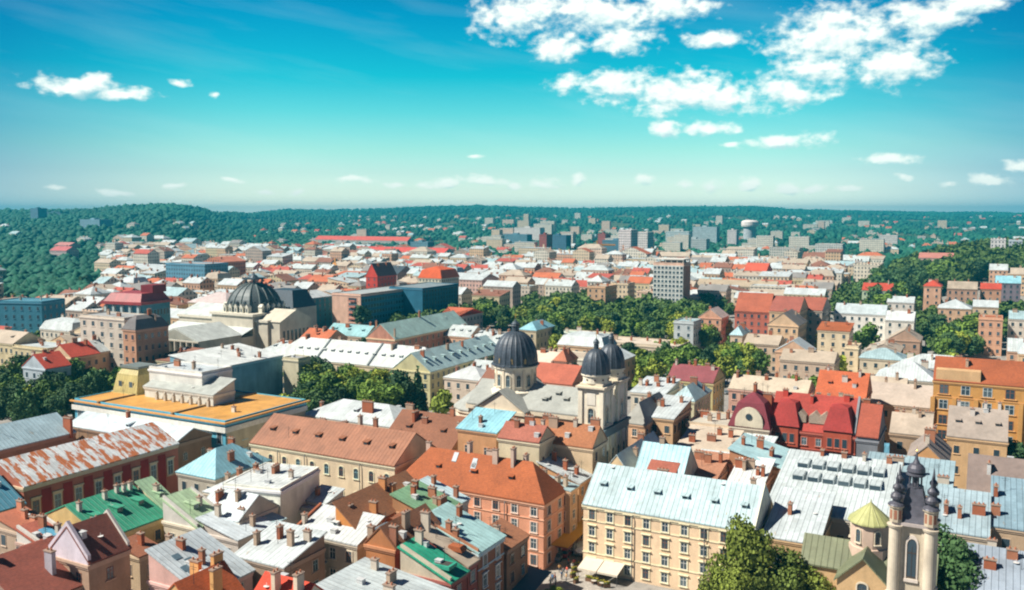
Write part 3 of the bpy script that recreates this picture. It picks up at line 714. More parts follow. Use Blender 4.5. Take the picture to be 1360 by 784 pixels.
def build_terrain():
    xs = list(np.arange(-9000, -3000, 500)) + list(np.arange(-3000, 3001, 60)) + list(np.arange(3500, 9001, 500))
    ys = [-2500, -1000, -200] + list(np.arange(0, 1600, 50)) + list(np.arange(1600, 6400, 80)) + [7000, 8000, 9000]
    V = [(x, y, terrain(x, y)) for y in ys for x in xs]; nx = len(xs)
    Fc = [(j*nx+i, j*nx+i+1, (j+1)*nx+i+1, (j+1)*nx+i) for j in range(len(ys)-1) for i in range(nx-1)]
    b = MB(); b.v = V; b.f = Fc; b.m = [0]*len(Fc)
    m, nt, bs = newmat('ground'); uv, pos = _coords(nt)
    sp = nt.nodes.new('ShaderNodeSeparateXYZ'); nt.links.new(pos, sp.inputs[0])
    n1 = _noise(nt, pos, .35, 6, .6); n2 = _noise(nt, pos, .012, 5, .6)
    pave = _mixc(nt, _rng(nt, n1, .35, .65, 0, 1), (.20,.19,.175), (.34,.32,.29)); grass = _mixc(nt, _rng(nt, n2, .4, .6, 0, 1), (.04,.075,.025), (.10,.12,.045))
    col = _mixc(nt, _rng(nt, _mul(nt, sp.outputs[1], _mul(nt, n2, 500.0), 'ADD'), 900, 1300, 0, 1), pave, grass)
    nt.links.new(col, bs.inputs['Base Color']); bs.inputs['Roughness'].default_value = .95
    o = b.obj('ground', m, smooth=True); tag(o, kind='structure')
build_terrain()
# ------------------------------------------------------------ the old town, near to far
NEAR = 'houses of the old town near the square'
W_ = (.74,.73,.68); BR = (.24,.09,.05); TL = (.25,.45,.5)
# --- centre right: cream corner building over the square, pink corner building across the lane
B = building('apartment_house', 'long cream four storey house with pale metal roof and white canopies at its foot', (1003,704), 13.0, 775, 13.5, 'gx', 5.6, (.76,.57,.38), seam((.44,.58,.61)), fl=4, sp=3.15, ww=1.15, wh=1.7, st='hood', fc=W_,
   ch=[(.93,.55,.9,1.2),(.35,.8,1.6,1.1)], dm=6, bands=(3.6,9.6), pipes=(9.5,22.5), group=NEAR, seed=1, hipk=1.0)
cream_house = B
parapet(B, 'e', .5, .4, wall((.70,.70,.58)))
MB().add([(0,0,0),(0,B.D,0),(0,B.D,B.z-1.2),(0,0,B.z-1.2)], [(0,1,2,3)]).obj('side_wall', wall((.74,.74,.62)), B.root, (B.W+.3, 0, 0))
C2 = building('rear_wing', 'pale metal roofed wing running back along the lane behind the long cream house', (0,0) if False else (838,632), 13.0, 800, 22, 'gy', 4.0, (.70,.53,.32), seam((.52,.66,.68)), fl=4, ch=2, group=NEAR, seed=2, detail=1)
B = building('apartment_house', 'pink four storey corner house with hipped orange roof and tall chimneys', (722,666), 13.2, 530, ('x',750), 'hip', 5.6, (.72,.34,.21), tile(RO), fl=4, sp=3.5, ww=1.2, wh=1.9, st='rect', fc=W_, sc_=(.7,.52,.42),
   ch=[(.42,.55,1.2,2.4),(.62,.42,1.1,2.4),(.74,.44,1.2,2.8),(.55,.62,1.3,2.0),(.12,.55,1.0,1.6),(.80,.6,1.2,1.9)], chm=wall((.55,.42,.34)), dm=3, bands=(3.5,6.5,9.5), pipes=(12.0,24.0), group=NEAR, seed=3, skylights=3)
# lane houses behind the pink one
building('apartment_house', 'narrow lane house with pale grey roof right behind the pink corner house', (757,651), 13.0, 700, ('x',767), 'e', 1.6, (.50,.33,.2), seam(RP), fl=4, sp=2.6, st='rect', ch=4, chm=wall((.55,.47,.36)), group=NEAR, seed=4)
building('apartment_house', 'lane house with white roof in blue shade between narrow grey roofed house and beige house', (769,641), 12.8, 715, ('x',786), 'e', 3.0, (.55,.32,.16), seam(RW), fl=4, sp=2.4, st='rect', ch=3, group=NEAR, seed=5)
B = building('apartment_house', 'beige lane house with rusty brown roof and blank cream side wall before the twin towers', (787,593), 18.5, 700, ('x',806), 'gx', 3.4, (.60,.46,.30), tile((.36,.14,.06)), fl=5, sp=2.4, st='rect', ch=4, xwin=False, group=NEAR, seed=6)
building('house', 'orange plastered house with light blue metal roof left of the beige lane house', (659,574), 20, 608, 8, 's', 2.6, (.55,.30,.15), seam(RLB), fl=3, sp=4, st='rect', ch=1, group=NEAR, seed=7)
building('house', 'low cream house with dull red roof beside the light blue roofed courtyard house', (716,586), 20, 662, 7, 'gx', 2.4, (.62,.55,.38), tile((.36,.12,.08)), fl=3, xwin=False, ch=4, group=NEAR, seed=8)
# --- long cream house with brown roof
B = building('apartment_house', 'long cream house with corrugated brown roof, row of small dormers and arched windows', (524,617), 15.5, 333, 15, 'gx', 4.8, (.72,.59,.41), seam((.33,.14,.075)), fl=3, sp=3.6, ww=1.15, wh=2.1, st='arch', fc=TL,
   ch=[(.28,.75,1.8,1.3),(.42,.78,3.0,1.3),(.60,.6,1.0,2.4),(.70,.62,1.0,2.4)], dm=6, pipes=(8,15.5,30), group=NEAR, seed=9, hipk=.5)
building('house', 'broad white roofed house with red brick stub wall behind the brown roofed cream house', (526,567), 15, 400, 15, 'hipx', 3.2, (.5,.42,.33), seam(RW), fl=3, dm=1, ch=[(.1,.3,.9,1.2),(.62,.25,3.2,2.6)], group=NEAR, seed=10, detail=1)
building('house', 'dark brown roofed house between the brown roofed cream house and the church', (600,596), 15, 508, 16, 'gx', 5.2, (.35,.25,.18), tile((.24,.10,.055)), fl=3, ch=6, dm=2, group=NEAR, seed=11, detail=1)
building('house', 'small cream walled outbuilding with grey roof against the long cream house gable', (565,632), 12, 527, 9, 's', 2.0, (.6,.5,.36), seam(RP), fl=2, ch=2, group=NEAR, seed=12, detail=1)
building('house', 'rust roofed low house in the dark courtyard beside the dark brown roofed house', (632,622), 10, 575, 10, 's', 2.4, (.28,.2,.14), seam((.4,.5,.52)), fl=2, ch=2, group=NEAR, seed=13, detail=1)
# --- white roofs of the left centre
B = building('house', 'white house with flat white roof and tall blank pale side wall', (372,651), 16.5, 296, ('x',424), 'flat', .4, (.76,.77,.68), seam((.62,.66,.65)), fl=4, sp=3.2, ywin=False, ch=3, clutter=8, par=.25, group=NEAR, seed=14, st='plain', rot=12)
building('house', 'white metal roofed house with hipped end left of the flat white roof', (337,664), 13.5, 272, 13, 'hip', 3.4, (.56,.50,.40), seam((.56,.62,.64)), fl=3, sp=3.4, ch=4, fc=BR, group=NEAR, seed=15)
building('house', 'pale blue hipped roof beside the green climbers and the red panelled wall', (286,634), 13.5, 236, 15, 'hip', 4.0, (.45,.42,.35), seam(RLB), fl=3, ch=3, group=NEAR, seed=16, detail=1)
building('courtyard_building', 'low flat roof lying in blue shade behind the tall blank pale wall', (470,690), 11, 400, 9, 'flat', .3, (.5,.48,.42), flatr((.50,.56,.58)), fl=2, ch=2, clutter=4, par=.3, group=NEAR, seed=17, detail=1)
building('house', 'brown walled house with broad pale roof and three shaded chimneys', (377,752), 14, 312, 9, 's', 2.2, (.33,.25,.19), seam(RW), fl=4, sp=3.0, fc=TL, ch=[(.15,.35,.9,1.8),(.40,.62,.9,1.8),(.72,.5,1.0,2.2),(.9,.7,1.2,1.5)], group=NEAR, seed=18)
B = building('house', 'white roofed house with one boxy grey dormer and brick edges', (474,722), 14.5, 390, 6.5, 's', 2.2, (.52,.46,.36), seam((.60,.64,.64)), fl=4, ch=[(.05,.3,.8,1.4),(.55,.85,.9,1.6)], dm=1, group=NEAR, seed=19)
parapet(B, 'w', .4, .4, brickm)
building('house', 'pale flat topped house with brick stacks and round roof lights at the bottom edge', (580,852), 13, -20, 12, 'e', 2.5, (.5,.45,.38), seam((.52,.59,.60)), fl=3, ch=[(.45,.45,1.6,1.4),(.35,.72,1.6,1.4),(.15,.85,1.0,1.4)], clutter=3, skylights=3, group=NEAR, seed=20)
B = building('house', 'orange brick house wall with rusty roof behind the small skylight house', (474,702), 15.5, 446, ('x',566), 'e', 3.4, (.58,.24,.07), tile((.34,.15,.07)), fl=3, xwin=False, ywin=False, ch=3, chm=wall((.55,.25,.1)), group=NEAR, seed=21)
B = building('house', 'small brown roofed house with square glass skylight and brick end wall', (524,726), 16.5, 486, 12, 'gy', 2.6, (.45,.19,.08), tile((.30,.13,.065)), fl=4, xwin=False, ch=[(.75,.4,1.4,2.2),(.9,.05,1.2,2.2),(.1,.05,1.0,1.5)], group=NEAR, seed=22)
sk = MB().slab([(-1.5,-1.6,.2),(1.5,-1.6,.95),(1.5,1.6,.95),(-1.5,1.6,.2)], [(0,1,2,3)], .25); sk.obj('skylight', glass((.14,.2,.24)), B.roofo, (B.W*.25, B.D*.3, B.z + roof_h(B, B.W*.25, B.D*.3) - .35))
# --- teal / green roofs with facades over the lane
B = building('apartment_house', 'white and blue ornate house with broad pale teal roof above the square', (635,733), 13.5, -10.5, ('x',669), 'e', 3.6, (.44,.56,.60), seam((.38,.60,.60), rust=.12, rc=(.55,.55,.42)), fl=4, sp=2.4, ww=1.1, wh=2.1, st='hood', fc=W_, sc_=(.72,.72,.68),
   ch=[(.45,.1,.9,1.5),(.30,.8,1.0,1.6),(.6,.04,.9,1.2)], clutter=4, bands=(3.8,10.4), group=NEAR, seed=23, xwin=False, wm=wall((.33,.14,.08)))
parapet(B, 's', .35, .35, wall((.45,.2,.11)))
B = building('apartment_house', 'old house with patchy green and sand roof left of the pale teal roof', (577,687), 15.5, -8.4, 8, 'e', 2.6, (.38,.2,.1), seam((.20,.38,.22), rust=.5, rc=(.38,.36,.26)), fl=4, ch=5, group=NEAR, seed=24, xwin=False)
building('house', 'rounded pale blue roof strip behind the patchy green roof', (606,670), 15.0, -8.4, 4, 'e', 2.6, (.5,.5,.45), seam((.5,.66,.7)), fl=4, ch=2, group=NEAR, seed=25, xwin=False, detail=1)
B = building('apartment_house', 'dark red brick house with bright green metal roof and sunken terrace opening', (598,772), 13.5, -8.5, ('x',620), 'e', 3.4, (.30,.08,.06), seam((.03,.36,.22)), fl=4, sp=2.6, fc=TL, sc_=(.45,.2,.15), ch=[(.1,.8,1.2,1.8)], clutter=2, group=NEAR, seed=26, xwin=False)
parapet(B, 's', .4, .5, wall((.58,.52,.40)))
m = MB().box(-1.6,1.6,-1.1,1.1,-.2,.35,0).box(-1.2,1.2,-.75,.75,.351,.36,1); m.obj('terrace_hatch', [plain((.03,.30,.2), .6, name='green_sheet'), plain((.05,.045,.04), .9, name='opening')], B.roofo, (B.W*.72, B.D*.45, B.z+1.15))
B = building('apartment_house', 'dark red brick house with sand coloured roof between the green and teal roofs', (621,750), 13.7, -9, ('x',634), 'e', 3.8, (.32,.09,.07), flatr((.46,.38,.29)), fl=4, sp=2.6, fc=TL, sc_=(.5,.3,.25), ch=[(.08,.5,1.4,2.6)], group=NEAR, seed=27, xwin=False)
b = MB().add([(-1.3,-.7,0),(1.3,-.7,0),(1.3,.7,0),(-1.3,.7,0),(-1.1,-.7,.8),(.9,-.7,.8),(.9,.7,.8),(-1.1,.7,.8)], [(4,5,6,7),(0,1,5,4),(1,2,6,5),(2,3,7,6),(3,0,4,7)]); b.obj('dormer', tile(RO), B.roofo, (B.W*.70, B.D*.5, B.z + 1.2))
building('house', 'small brown tiled house with plain brick front between ornate house and pink house', (673,729), 10.5, -5, ('x',701), 'e', 1.8, (.30,.17,.11), tile((.33,.14,.07)), fl=3, sp=2.4, fc=TL, ch=1, dmE=0, group=NEAR, seed=28, xwin=False)
# --- bottom left
building('house', 'big low grey metal roof with lilac pink side wall at the lower left', (268,788), 13.0, -10.5, ('x',335), 'e', 4.2, (.60,.38,.34), seam((.50,.57,.60)), fl=4, sp=3.2, ch=3, clutter=4, skylights=5, group=NEAR, seed=29, st='plain')
B = building('house', 'orange roofed house with two fat ochre chimneys at the bottom edge', (262,818), 16, -7.5, 8, 'gy', 3.5, (.6,.36,.16), tile((.50,.11,.03)), fl=4, ch=[(.1,.75,1.6,2.8),(.82,.55,1.5,2.8),(.45,.9,1.6,1.4)], chm=wall((.62,.36,.14)), group=NEAR, seed=30)
B = building('house', 'bright red roofed gable house with two cream chimney blocks at the bottom edge', (392,820), 16, -8, 7, 'gx', 3.0, (.62,.55,.42), tile((.60,.06,.025)), fl=4, ch=[(.42,.25,1.1,2.6),(.85,.3,1.3,2.6)], chm=wall((.60,.50,.38)), group=NEAR, seed=31)
B = building('house', 'brown beige house with white baroque gable wall and dark red roof', (117,745), 17.5, -8.5, ('x',172), 'gy', 4.2, (.40,.27,.19), tile((.24,.075,.05)), fl=4, sp=3.0, fc=BR, st='plain', ch=[(.2,.9,1.6,1.2),(.1,.6,1.4,1.2)], chm=wall((.45,.18,.1)), group=NEAR, seed=32, clutter=2)
parapet(B, 's', .7, .5, wall((.62,.56,.62))); parapet(B, 'n', .5, .4)
building('house', 'low red tiled house with roof garden pots in front of the white gable wall', (98,776), 13.5, -11, ('x',126), 'e', 3.4, (.34,.22,.17), tile((.33,.09,.055)), fl=3, ch=2, clutter=3, group=NEAR, seed=33, xwin=False, rows=[1,2])
building('house', 'dark red roof in the lower left corner beside a grey chimney block', (30,806), 14.0, -18, 13, 'gy', 4.4, (.3,.2,.16), tile((.26,.07,.045)), fl=3, ch=[(.8,.5,1.6,2.8),(.5,.1,1.0,1.4)], chm=wall((.38,.36,.40)), clutter=4, group=NEAR, seed=34)
B = building('house', 'rust red roof with blue glazed strip between white fire walls', (60,728), 13.5, -7, 5, 'e', 2.0, (.38,.25,.2), tile((.36,.10,.06)), fl=4, ch=2, group=NEAR, seed=35, xwin=False)
parapet(B, 'n', .45, .4); parapet(B, 's', .45, .4)
g_ = MB().slab([(-1.6,-.9,.6),(1.6,-.9,-.4),(1.6,.9,-.4),(-1.6,.9,.6)], [(0,1,2,3)], .2); g_.obj('roof_light', plain((.12,.35,.5), .25, name='blue_glazing'), B.roofo, (B.W*.6, B.D*.55, B.z + roof_h(B, B.W*.6, 3) + .2))
building('house', 'faded orange tiled house behind the blue glazed roof at the left edge', (34,708), 13.5, -8, 5, 'e', 1.6, (.4,.3,.22), tile((.40,.13,.07)), fl=4, ch=3, chm=wall((.6,.25,.15)), group=NEAR, seed=36, detail=1)
building('house', 'ochre house with arched windows and teal metal roof at the left edge', (-22,683), 14.5, -22, ('x',33), 'gy', 6.0, (.52,.36,.17), seam((.10,.30,.40)), fl=3, sp=3.2, ww=1.3, wh=2.2, st='arch', fc=TL, ch=0, group=NEAR, seed=37, xwin=False)
# --- green roofs
B = building('house', 'yellow house with green metal roof, white capped chimneys and boxy dormers', (136,714), 13.5, -18, ('x',222), 'gy', 4.0, (.62,.45,.2), seam(RG), fl=3, sp=3.0, fc=BR, ch=[(.62,.08,.7,1.3),(.58,.5,.7,1.3),(.55,.72,.6,1.2),(.56,.82,.6,1.2),(.56,.92,.6,1.2)], chm=wall((.62,.58,.5)), dmE=3, group=NEAR, seed=38)
B = building('house', 'pale green steep roof joined to the yellow house with green roof', (226,683), 13.5, -8, 3, 'e', 4.5, (.6,.52,.35), seam((.36,.54,.34)), fl=3, ch=1, dmE=1, group=NEAR, seed=39, detail=1)
B = building('house', 'lime tinted metal roof with one dormer between white edges', (262,700), 13.5, -8, ('x',300), 'e', 3.6, (.58,.52,.4), seam((.42,.58,.36)), fl=3, ch=1, dmE=1, group=NEAR, seed=40, detail=1)
parapet(B, 's', .5, .4); parapet(B, 'n', .4, .4)
building('house', 'white roofed house between lime roof and brown walled house', (316,716), 12.5, -9, 8, 'e', 2.0, (.5,.45,.4), seam((.60,.68,.72)), fl=3, ch=3, clutter=2, group=NEAR, seed=41, detail=1)
building('house', 'pale roofed house with satellite dishes beside the lime roof', (318,690), 14, -10, 9, 'gx', 3.0, (.6,.55,.45), seam((.6,.68,.7)), fl=3, ch=2, clutter=5, group=NEAR, seed=42, detail=1)
# --- red panelled museum like building on the left
B = building('public_building', 'long building with dark red wall panels, cream window bays and rust blotched white roof', (31,645), 16.5, -15, ('x',236), 'gy', 3.6, (.42,.15,.10), seam((.70,.74,.74), rust=.95, rc=(.45,.14,.045)), fl=2, sp=3.9, ww=1.35, wh=3.0, st='hoodarch', fc=TL, sc_=(.62,.50,.34),
   ch=0, bands=(1.2,), group=NEAR, trimc=(.62,.50,.35), cat='building', seed=43, xwin=False)
n = int((B.D-1)/3.9); s0 = B.D/n
for i in range(n+1):
    if 0 < i < n: MB().box(B.W+.01, B.W+.07, s0*i-.95, s0*i+.95, 1.6, B.z-1.7).obj('wall_panel', wall((.30,.035,.03)), B.root)
redpanel = B
B = building('public_building', 'rear wing with pale blue metal roof and shaded brown courtyard wall', (-8,598), 16, -13, ('x',100), 'gy', 3.6, (.30,.19,.12), seam((.40,.56,.62)), fl=3, sp=3.4, st='arch', fc=TL, ch=[(.95,.93,2.6,2.8)], group=NEAR, cat='building', seed=44, xwin=False)
building('public_building', 'cross wing with white metal roof joining the red panelled building', (233,588), 16, 90, 10, 'gx', 2.2, (.30,.19,.12), seam((.60,.70,.74)), fl=3, sp=3.6, st='arch', fc=TL, ch=1, dm=1, group=NEAR, cat='building', seed=45)
# --- right: streets behind the cream house
LANE = 'houses along the lane right of the church'
building('apartment_house', 'peach corner house with grey hipped roof and blue roof patch right of the church', (857,561), 16.5, 829, ('x',893), 'hip', 4.0, (.64,.40,.25), flatr((.34,.34,.31)), fl=4, sp=2.6, ch=3, group=LANE, seed=46, detail=2)
building('apartment_house', 'orange lane house with flat white roof behind the peach corner house', (894,556), 17, 846, ('x',918), 's', 2.4, (.58,.38,.22), seam(RW), fl=4, sp=2.6, ch=3, group=LANE, seed=47, detail=1)
building('apartment_house', 'yellowish lane house with pale blue roof beside a maroon roof', (922,531), 15, 892, ('x',944), 'hip', 3.0, (.56,.52,.35), seam(RP), fl=4, ch=3, group=LANE, seed=48, detail=1)
building('apartment_house', 'long house with maroon roof and yellow gable at the end of the lane', (947,508), 15.5, 886, 13, 'gx', 3.6, (.55,.48,.24), tile((.26,.07,.08)), fl=4, ch=5, group=LANE, seed=49, detail=1)
building('house', 'white roofed house with many small red chimneys left of the maroon roof', (882,524), 15, 838, 14, 's', 2.0, (.6,.55,.45), seam(RW), fl=4, ch=6, group=LANE, seed=50, detail=1)
building('house', 'steep light blue metal roof between cream house and its courtyard', (905,640), 13.5, 842, 11, 'gx', 5.6, (.62,.56,.44), seam((.40,.66,.74)), fl=3, ch=1, group=LANE, seed=51, detail=1)
building('house', 'small red brown roof wedge in front of the steep light blue roof', (887,648), 14.5, 852, 6, 's', 3.0, (.4,.15,.1), tile((.36,.11,.07)), fl=3, ch=1, group=LANE, seed=52, detail=1, xwin=False)
building('house', 'cream courtyard house with rust streaked roof behind the long cream house', (948,640), 12.5, 905, 12, 's', 2.6, (.62,.54,.42), tile((.42,.20,.12)), fl=3, ch=3, group=LANE, seed=53, detail=1)
building('house', 'tan roofed courtyard house with one pink chimney', (966,605), 13, 896, 13, 's', 2.6, (.55,.42,.3), flatr((.50,.42,.33)), fl=3, ch=3, group=LANE, seed=54, detail=1)
building('house', 'white flat roofed house below the cream house with maroon roofed neighbour', (1012,612), 13, 930, 14, 's', 2.0, (.6,.52,.42), seam((.6,.7,.72)), fl=3, ch=3, clutter=3, group=LANE, seed=55, detail=1)
building('house', 'brick walled court house with white roof and orange gable wall', (1012,645), 13, 968, 10, 's', 2.6, (.45,.2,.12), seam((.7,.74,.74)), fl=3, ch=5, group=LANE, seed=56, detail=1)
# facades facing us across the street
ROW2 = 'street row with the red brick houses'
building('apartment_house', 'cream two storey looking house with grey flat roof and arched windows left of maroon mansard', (968,568), 15, 912, 14, 'flat', .3, (.64,.52,.38), flatr((.46,.43,.36)), fl=4, sp=3.2, st='arch', fc=TL, ch=6, par=.4, group=ROW2, seed=57, detail=2, bands=(11.0,))
B = building('apartment_house', 'ornate house with tall maroon mansard roof and white round gable', (1021,570), 16, 969, 13, 'mans', 7.4, (.60,.54,.42), tile((.20,.03,.045)), fl=4, sp=2.8, st='arch', fc=TL, ch=3, mi=1.5, group=ROW2, seed=58, bands=(12,))
g = MB()
pts = [(-3.2,0),(3.2,0)] + [(3.2*math.cos(math.pi*i/12)*(1 if abs(math.cos(math.pi*i/12))<.9 else 1), 1.2+3.6*math.sin(math.pi*i/12)) for i in range(13)]
g.add([(x,-.25,z) for x,z in pts]+[(x,.35,z) for x,z in pts], [tuple(range(len(pts))), tuple(reversed(range(len(pts),2*len(pts))))]+[(i,(i+1)%len(pts),(i+1)%len(pts)+len(pts),i+len(pts)) for i in range(len(pts))][::1])
ga = g.obj('gable', wall((.66,.60,.46)), B.root, (B.W*.5, -.1, B.z-.2)); MB().lathe([(.75,0),(.75,.1)], 16).obj('round_window', glass(), ga, (0,-.3,2.6)); ga.children[0].rotation_euler = (R(90),0,0)
MB().box(-2.6,2.6,-1.3,0,-.3,.1).obj('balcony', wall((.45,.25,.2)), B.root, (B.W*.5, 0, B.z-3.4))
B = building('apartment_house', 'bright red brick house with two mansard turrets and orange red roof', (1136,578), 16, 1022, 14, 'gx', 7.0, (.40,.085,.05), tile((.36,.05,.035)), fl=4, sp=2.7, st='rect', fc=(.5,.6,.65), sc_=(.5,.16,.1), ch=[(.45,.4,1.2,1.3),(.12,.45,1.2,1.3),(.85,.45,1.2,1.3)], chm=wall((.5,.07,.05)), group=ROW2, seed=59, ov=.3, bands=(11.5,))
red_house = B
for fx in (.19, .80):
    x = B.W*fx; t = MB(); w = 3.0
    t.box(x-w, x+w, -.5, 4, B.z-4.2, B.z+.5, 0)
    t.add([(x-w-.25,-.8,B.z+.5),(x+w+.25,-.8,B.z+.5),(x+w+.25,6,B.z+.5),(x-w-.25,6,B.z+.5),(x-w*.62,1.3,B.z+5.6),(x+w*.62,1.3,B.z+5.6),(x+w*.72,6,B.z+5.4),(x-w*.72,6,B.z+5.4),(x,3.2,B.z+6.2)],
          [(0,1,5,4),(1,2,6,5),(3,0,4,7),(2,3,7,6),(4,5,8),(5,6,8),(6,7,8),(7,4,8),(3,2,1,0)], 1)
    o = t.obj('bay_turret', [wall((.40,.085,.05)), tile((.34,.035,.03))], B.root)
    for dx in (-1.6, 0, 1.6): put_window(o, x+dx, -.51, B.z-3.2, 0, 1.0, 2.0, 'rect', (.6,.66,.68), (.5,.16,.1), 1)
for fx in (.36, .52, .64): 
    m_ = MB().add([(-1.2,0,0),(1.2,0,0),(1.2,0,1.6),(0,0,2.6),(-1.2,0,1.6),(-1.2,3,.9),(1.2,3,.9),(1.2,3,1.6),(0,3,2.6),(-1.2,3,1.6)], [(0,1,2,3,4),(1,6,7,2),(5,0,4,9),(2,7,8,3),(4,3,8,9)]); m_.obj('dormer', tile((.42,.34,.26)), B.roofo, (B.W*fx, 1.0, B.z+1.4))
parapet(B, 'e', .5, .5, wall((.24,.25,.27)))
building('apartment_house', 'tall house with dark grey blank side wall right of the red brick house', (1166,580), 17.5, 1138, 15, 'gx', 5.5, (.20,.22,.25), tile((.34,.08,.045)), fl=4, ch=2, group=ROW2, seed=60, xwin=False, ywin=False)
building('apartment_house', 'orange roofed house with big red chimneys behind the red brick house', (1150,528), 17, 1083, 13, 'gx', 5.4, (.4,.2,.12), tile((.50,.12,.045)), fl=4, ch=3, dm=2, chm=wall((.55,.5,.45)), group=ROW2, seed=61, detail=1)
building('house', 'light blue flat roof strip between the two orange red roofs', (1140,540), 17.2, 1074, 7, 'flat', .2, (.4,.3,.25), seam((.34,.62,.70)), fl=4, ch=4, group=ROW2, seed=62, xwin=False, detail=1)
building('apartment_house', 'pinkish house with long low tan roof and shaded windows across the street', (1072,524), 15, 968, 12, 'gx', 3.0, (.60,.36,.28), flatr((.50,.43,.33)), fl=4, ch=8, sp=2.8, group=ROW2, seed=63, detail=1, fc=TL)
# market hall and roofs around the small church
B = building('market_hall', 'wide hall with white metal roof and two rows of dark roof lights', (1180,697), 12.5, 1018, 22, 's', 5.2, (.5,.46,.38), seam((.54,.61,.62)), fl=2, sp=4, ch=[(.3,.97,1,1),(.5,.97,1,1),(.68,.97,1,1.2),(.9,.97,1,1.2)], group=None, cat='hall', seed=64, detail=1)
for v in (.48, .70):
    for i in range(6):
        x = B.W*(.1+.8*(i+.5)/6); y = B.D*v; k = B.rh/B.D
        d_ = MB(); w = B.W*.052
        d_.add([(-w,0,-.2),(w,0,-.2),(w,0,1.0),(-w,0,1.0),(-w,3.2,3.2*k-.2),(w,3.2,3.2*k-.2),(w,3.4,1.1),(-w,3.4,1.1)], [(0,1,2,3),(1,5,6,2),(4,0,3,7),(2,6,7,3)], 0)
        d_.poly([(-w+.15,-.02,.05),(w-.15,-.02,.05),(w-.15,-.02,.85),(-w+.15,-.02,.85)], 1); d_.obj('roof_light', [seam((.54,.61,.62)), glass()], B.roofo, (x, y, B.z + B.rh*v))
building('house', 'light blue metal roof with brick chimneys left of the white hall', (1048,625), 14, -12, 14, 'e', 3.0, (.45,.22,.12), seam((.42,.66,.70)), fl=3, ch=4, chm=brickm, group=NEAR, seed=65, detail=1)
building('house', 'low hall with pale metal roof and ochre wall behind the big trees', (1086,722), 12, 1014, 15, 's', 3.8, (.56,.38,.2), seam((.55,.62,.64)), fl=2, xwin=True, ywin=False, ch=1, group=NEAR, seed=66, detail=1)
building('house', 'lower slate roofed chapel wing below the orange gable', (1176,790), 10, 1098, 9, 's', 3.0, (.4,.3,.2), flatr((.17,.18,.20)), fl=2, ch=0, group=NEAR, seed=67, detail=1)
SE = 'houses at the right edge around the bell tower'
building('house', 'cream house with small white roof tucked against the white hall ridge', (1204,640), 14.5, 1170, 8, 'e', 2.0, (.62,.5,.34), seam(RW), fl=3, ch=0, group=SE, seed=68, detail=1)
building('house', 'pale blue grey roof right behind the bell tower with a rusty strip', (1262,660), 14, -15, 14, 's', 3.0, (.42,.3,.2), seam((.30,.42,.47)), fl=3, ch=4, group=SE, seed=69, detail=1)
building('house', 'wide pale metal roof right of the bell tower with brick fire wall', (1312,712), 13, 1238, 13, 's', 3.4, (.5,.42,.32), seam((.34,.45,.50)), fl=3, ch=3, clutter=3, group=SE, seed=70, detail=1)
building('house', 'blue grey metal roof at the right edge with brick stacks on its side', (1395,708), 13.5, 1318, 16, 's', 4.0, (.45,.33,.22), seam((.24,.36,.43)), fl=3, ch=[(.05,.2,1.4,1.6),(.05,.6,1.4,1.6)], group=SE, seed=71, detail=1)
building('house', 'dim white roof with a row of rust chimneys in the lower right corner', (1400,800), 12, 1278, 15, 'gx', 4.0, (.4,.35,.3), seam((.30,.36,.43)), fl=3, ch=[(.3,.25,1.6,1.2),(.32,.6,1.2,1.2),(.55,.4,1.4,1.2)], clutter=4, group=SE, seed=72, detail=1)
building('house', 'beige house with long brown grey roof and white chimneys at the right edge', (1400,668), 14.5, 1284, 13, 'gx', 5.6, (.52,.36,.2), flatr((.22,.17,.15)), fl=3, ch=[(.25,.3,1.4,1.4)], chm=wall((.6,.6,.58)), group=SE, seed=73, detail=1)
B = building('house', 'orange beige house with grey brown roof, three hatches and round gable windows', (1338,585), 15, 1258, 14, 'gx', 5.4, (.58,.38,.2), flatr((.33,.28,.24)), fl=3, ch=4, dm=3, chm=wall((.6,.55,.5)), group=SE, seed=74, detail=1)
B = building('house', 'orange walled house with small windows between tan roofs and bell tower', (1258,618), 15.5, 1204, 16, 'gy', 3.6, (.58,.32,.14), flatr((.30,.25,.22)), fl=4, ch=4, group=SE, seed=75, detail=1)
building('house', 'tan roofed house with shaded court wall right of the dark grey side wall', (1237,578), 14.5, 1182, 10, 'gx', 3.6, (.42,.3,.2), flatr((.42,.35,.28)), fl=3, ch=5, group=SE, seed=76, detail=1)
building('shed', 'low blue shaded metal shed in the court below the dark grey side wall', (1196,612), 6, 1160, 10, 's', 1.5, (.2,.3,.36), seam((.12,.32,.45)), fl=1, ch=0, group=SE, seed=77, detail=1, cat='shed')  # blue of the shade put into the shed's wall and roof colours
# big ochre building
B = building('office_block', 'massive ochre building with vertical piers and steep rust orange roof', (1420,517), 24, 1240, 14, 'gx', 4.8, (.55,.29,.09), tile((.32,.085,.03)), fl=6, sp=4.2, ww=2.0, wh=2.3, st='plain', fc=(.5,.6,.62), ch=[(.25,.35,1.6,1.2)], dm=0, group=None, cat='building', seed=78, bands=(19.5,))
n = int((B.W-1)/4.2); s0 = B.W/n
for i in range(n+1): MB().box(s0*i-.5, s0*i+.5, -.55, -.01, 2, 19.4).obj('pier', wall((.57,.31,.10)), B.root)
MB().box(.5, B.W*.36, -.1, 3.5, B.z-.2, B.z+2.4).obj('attic_wall', wall((.58,.38,.2)), B.root)

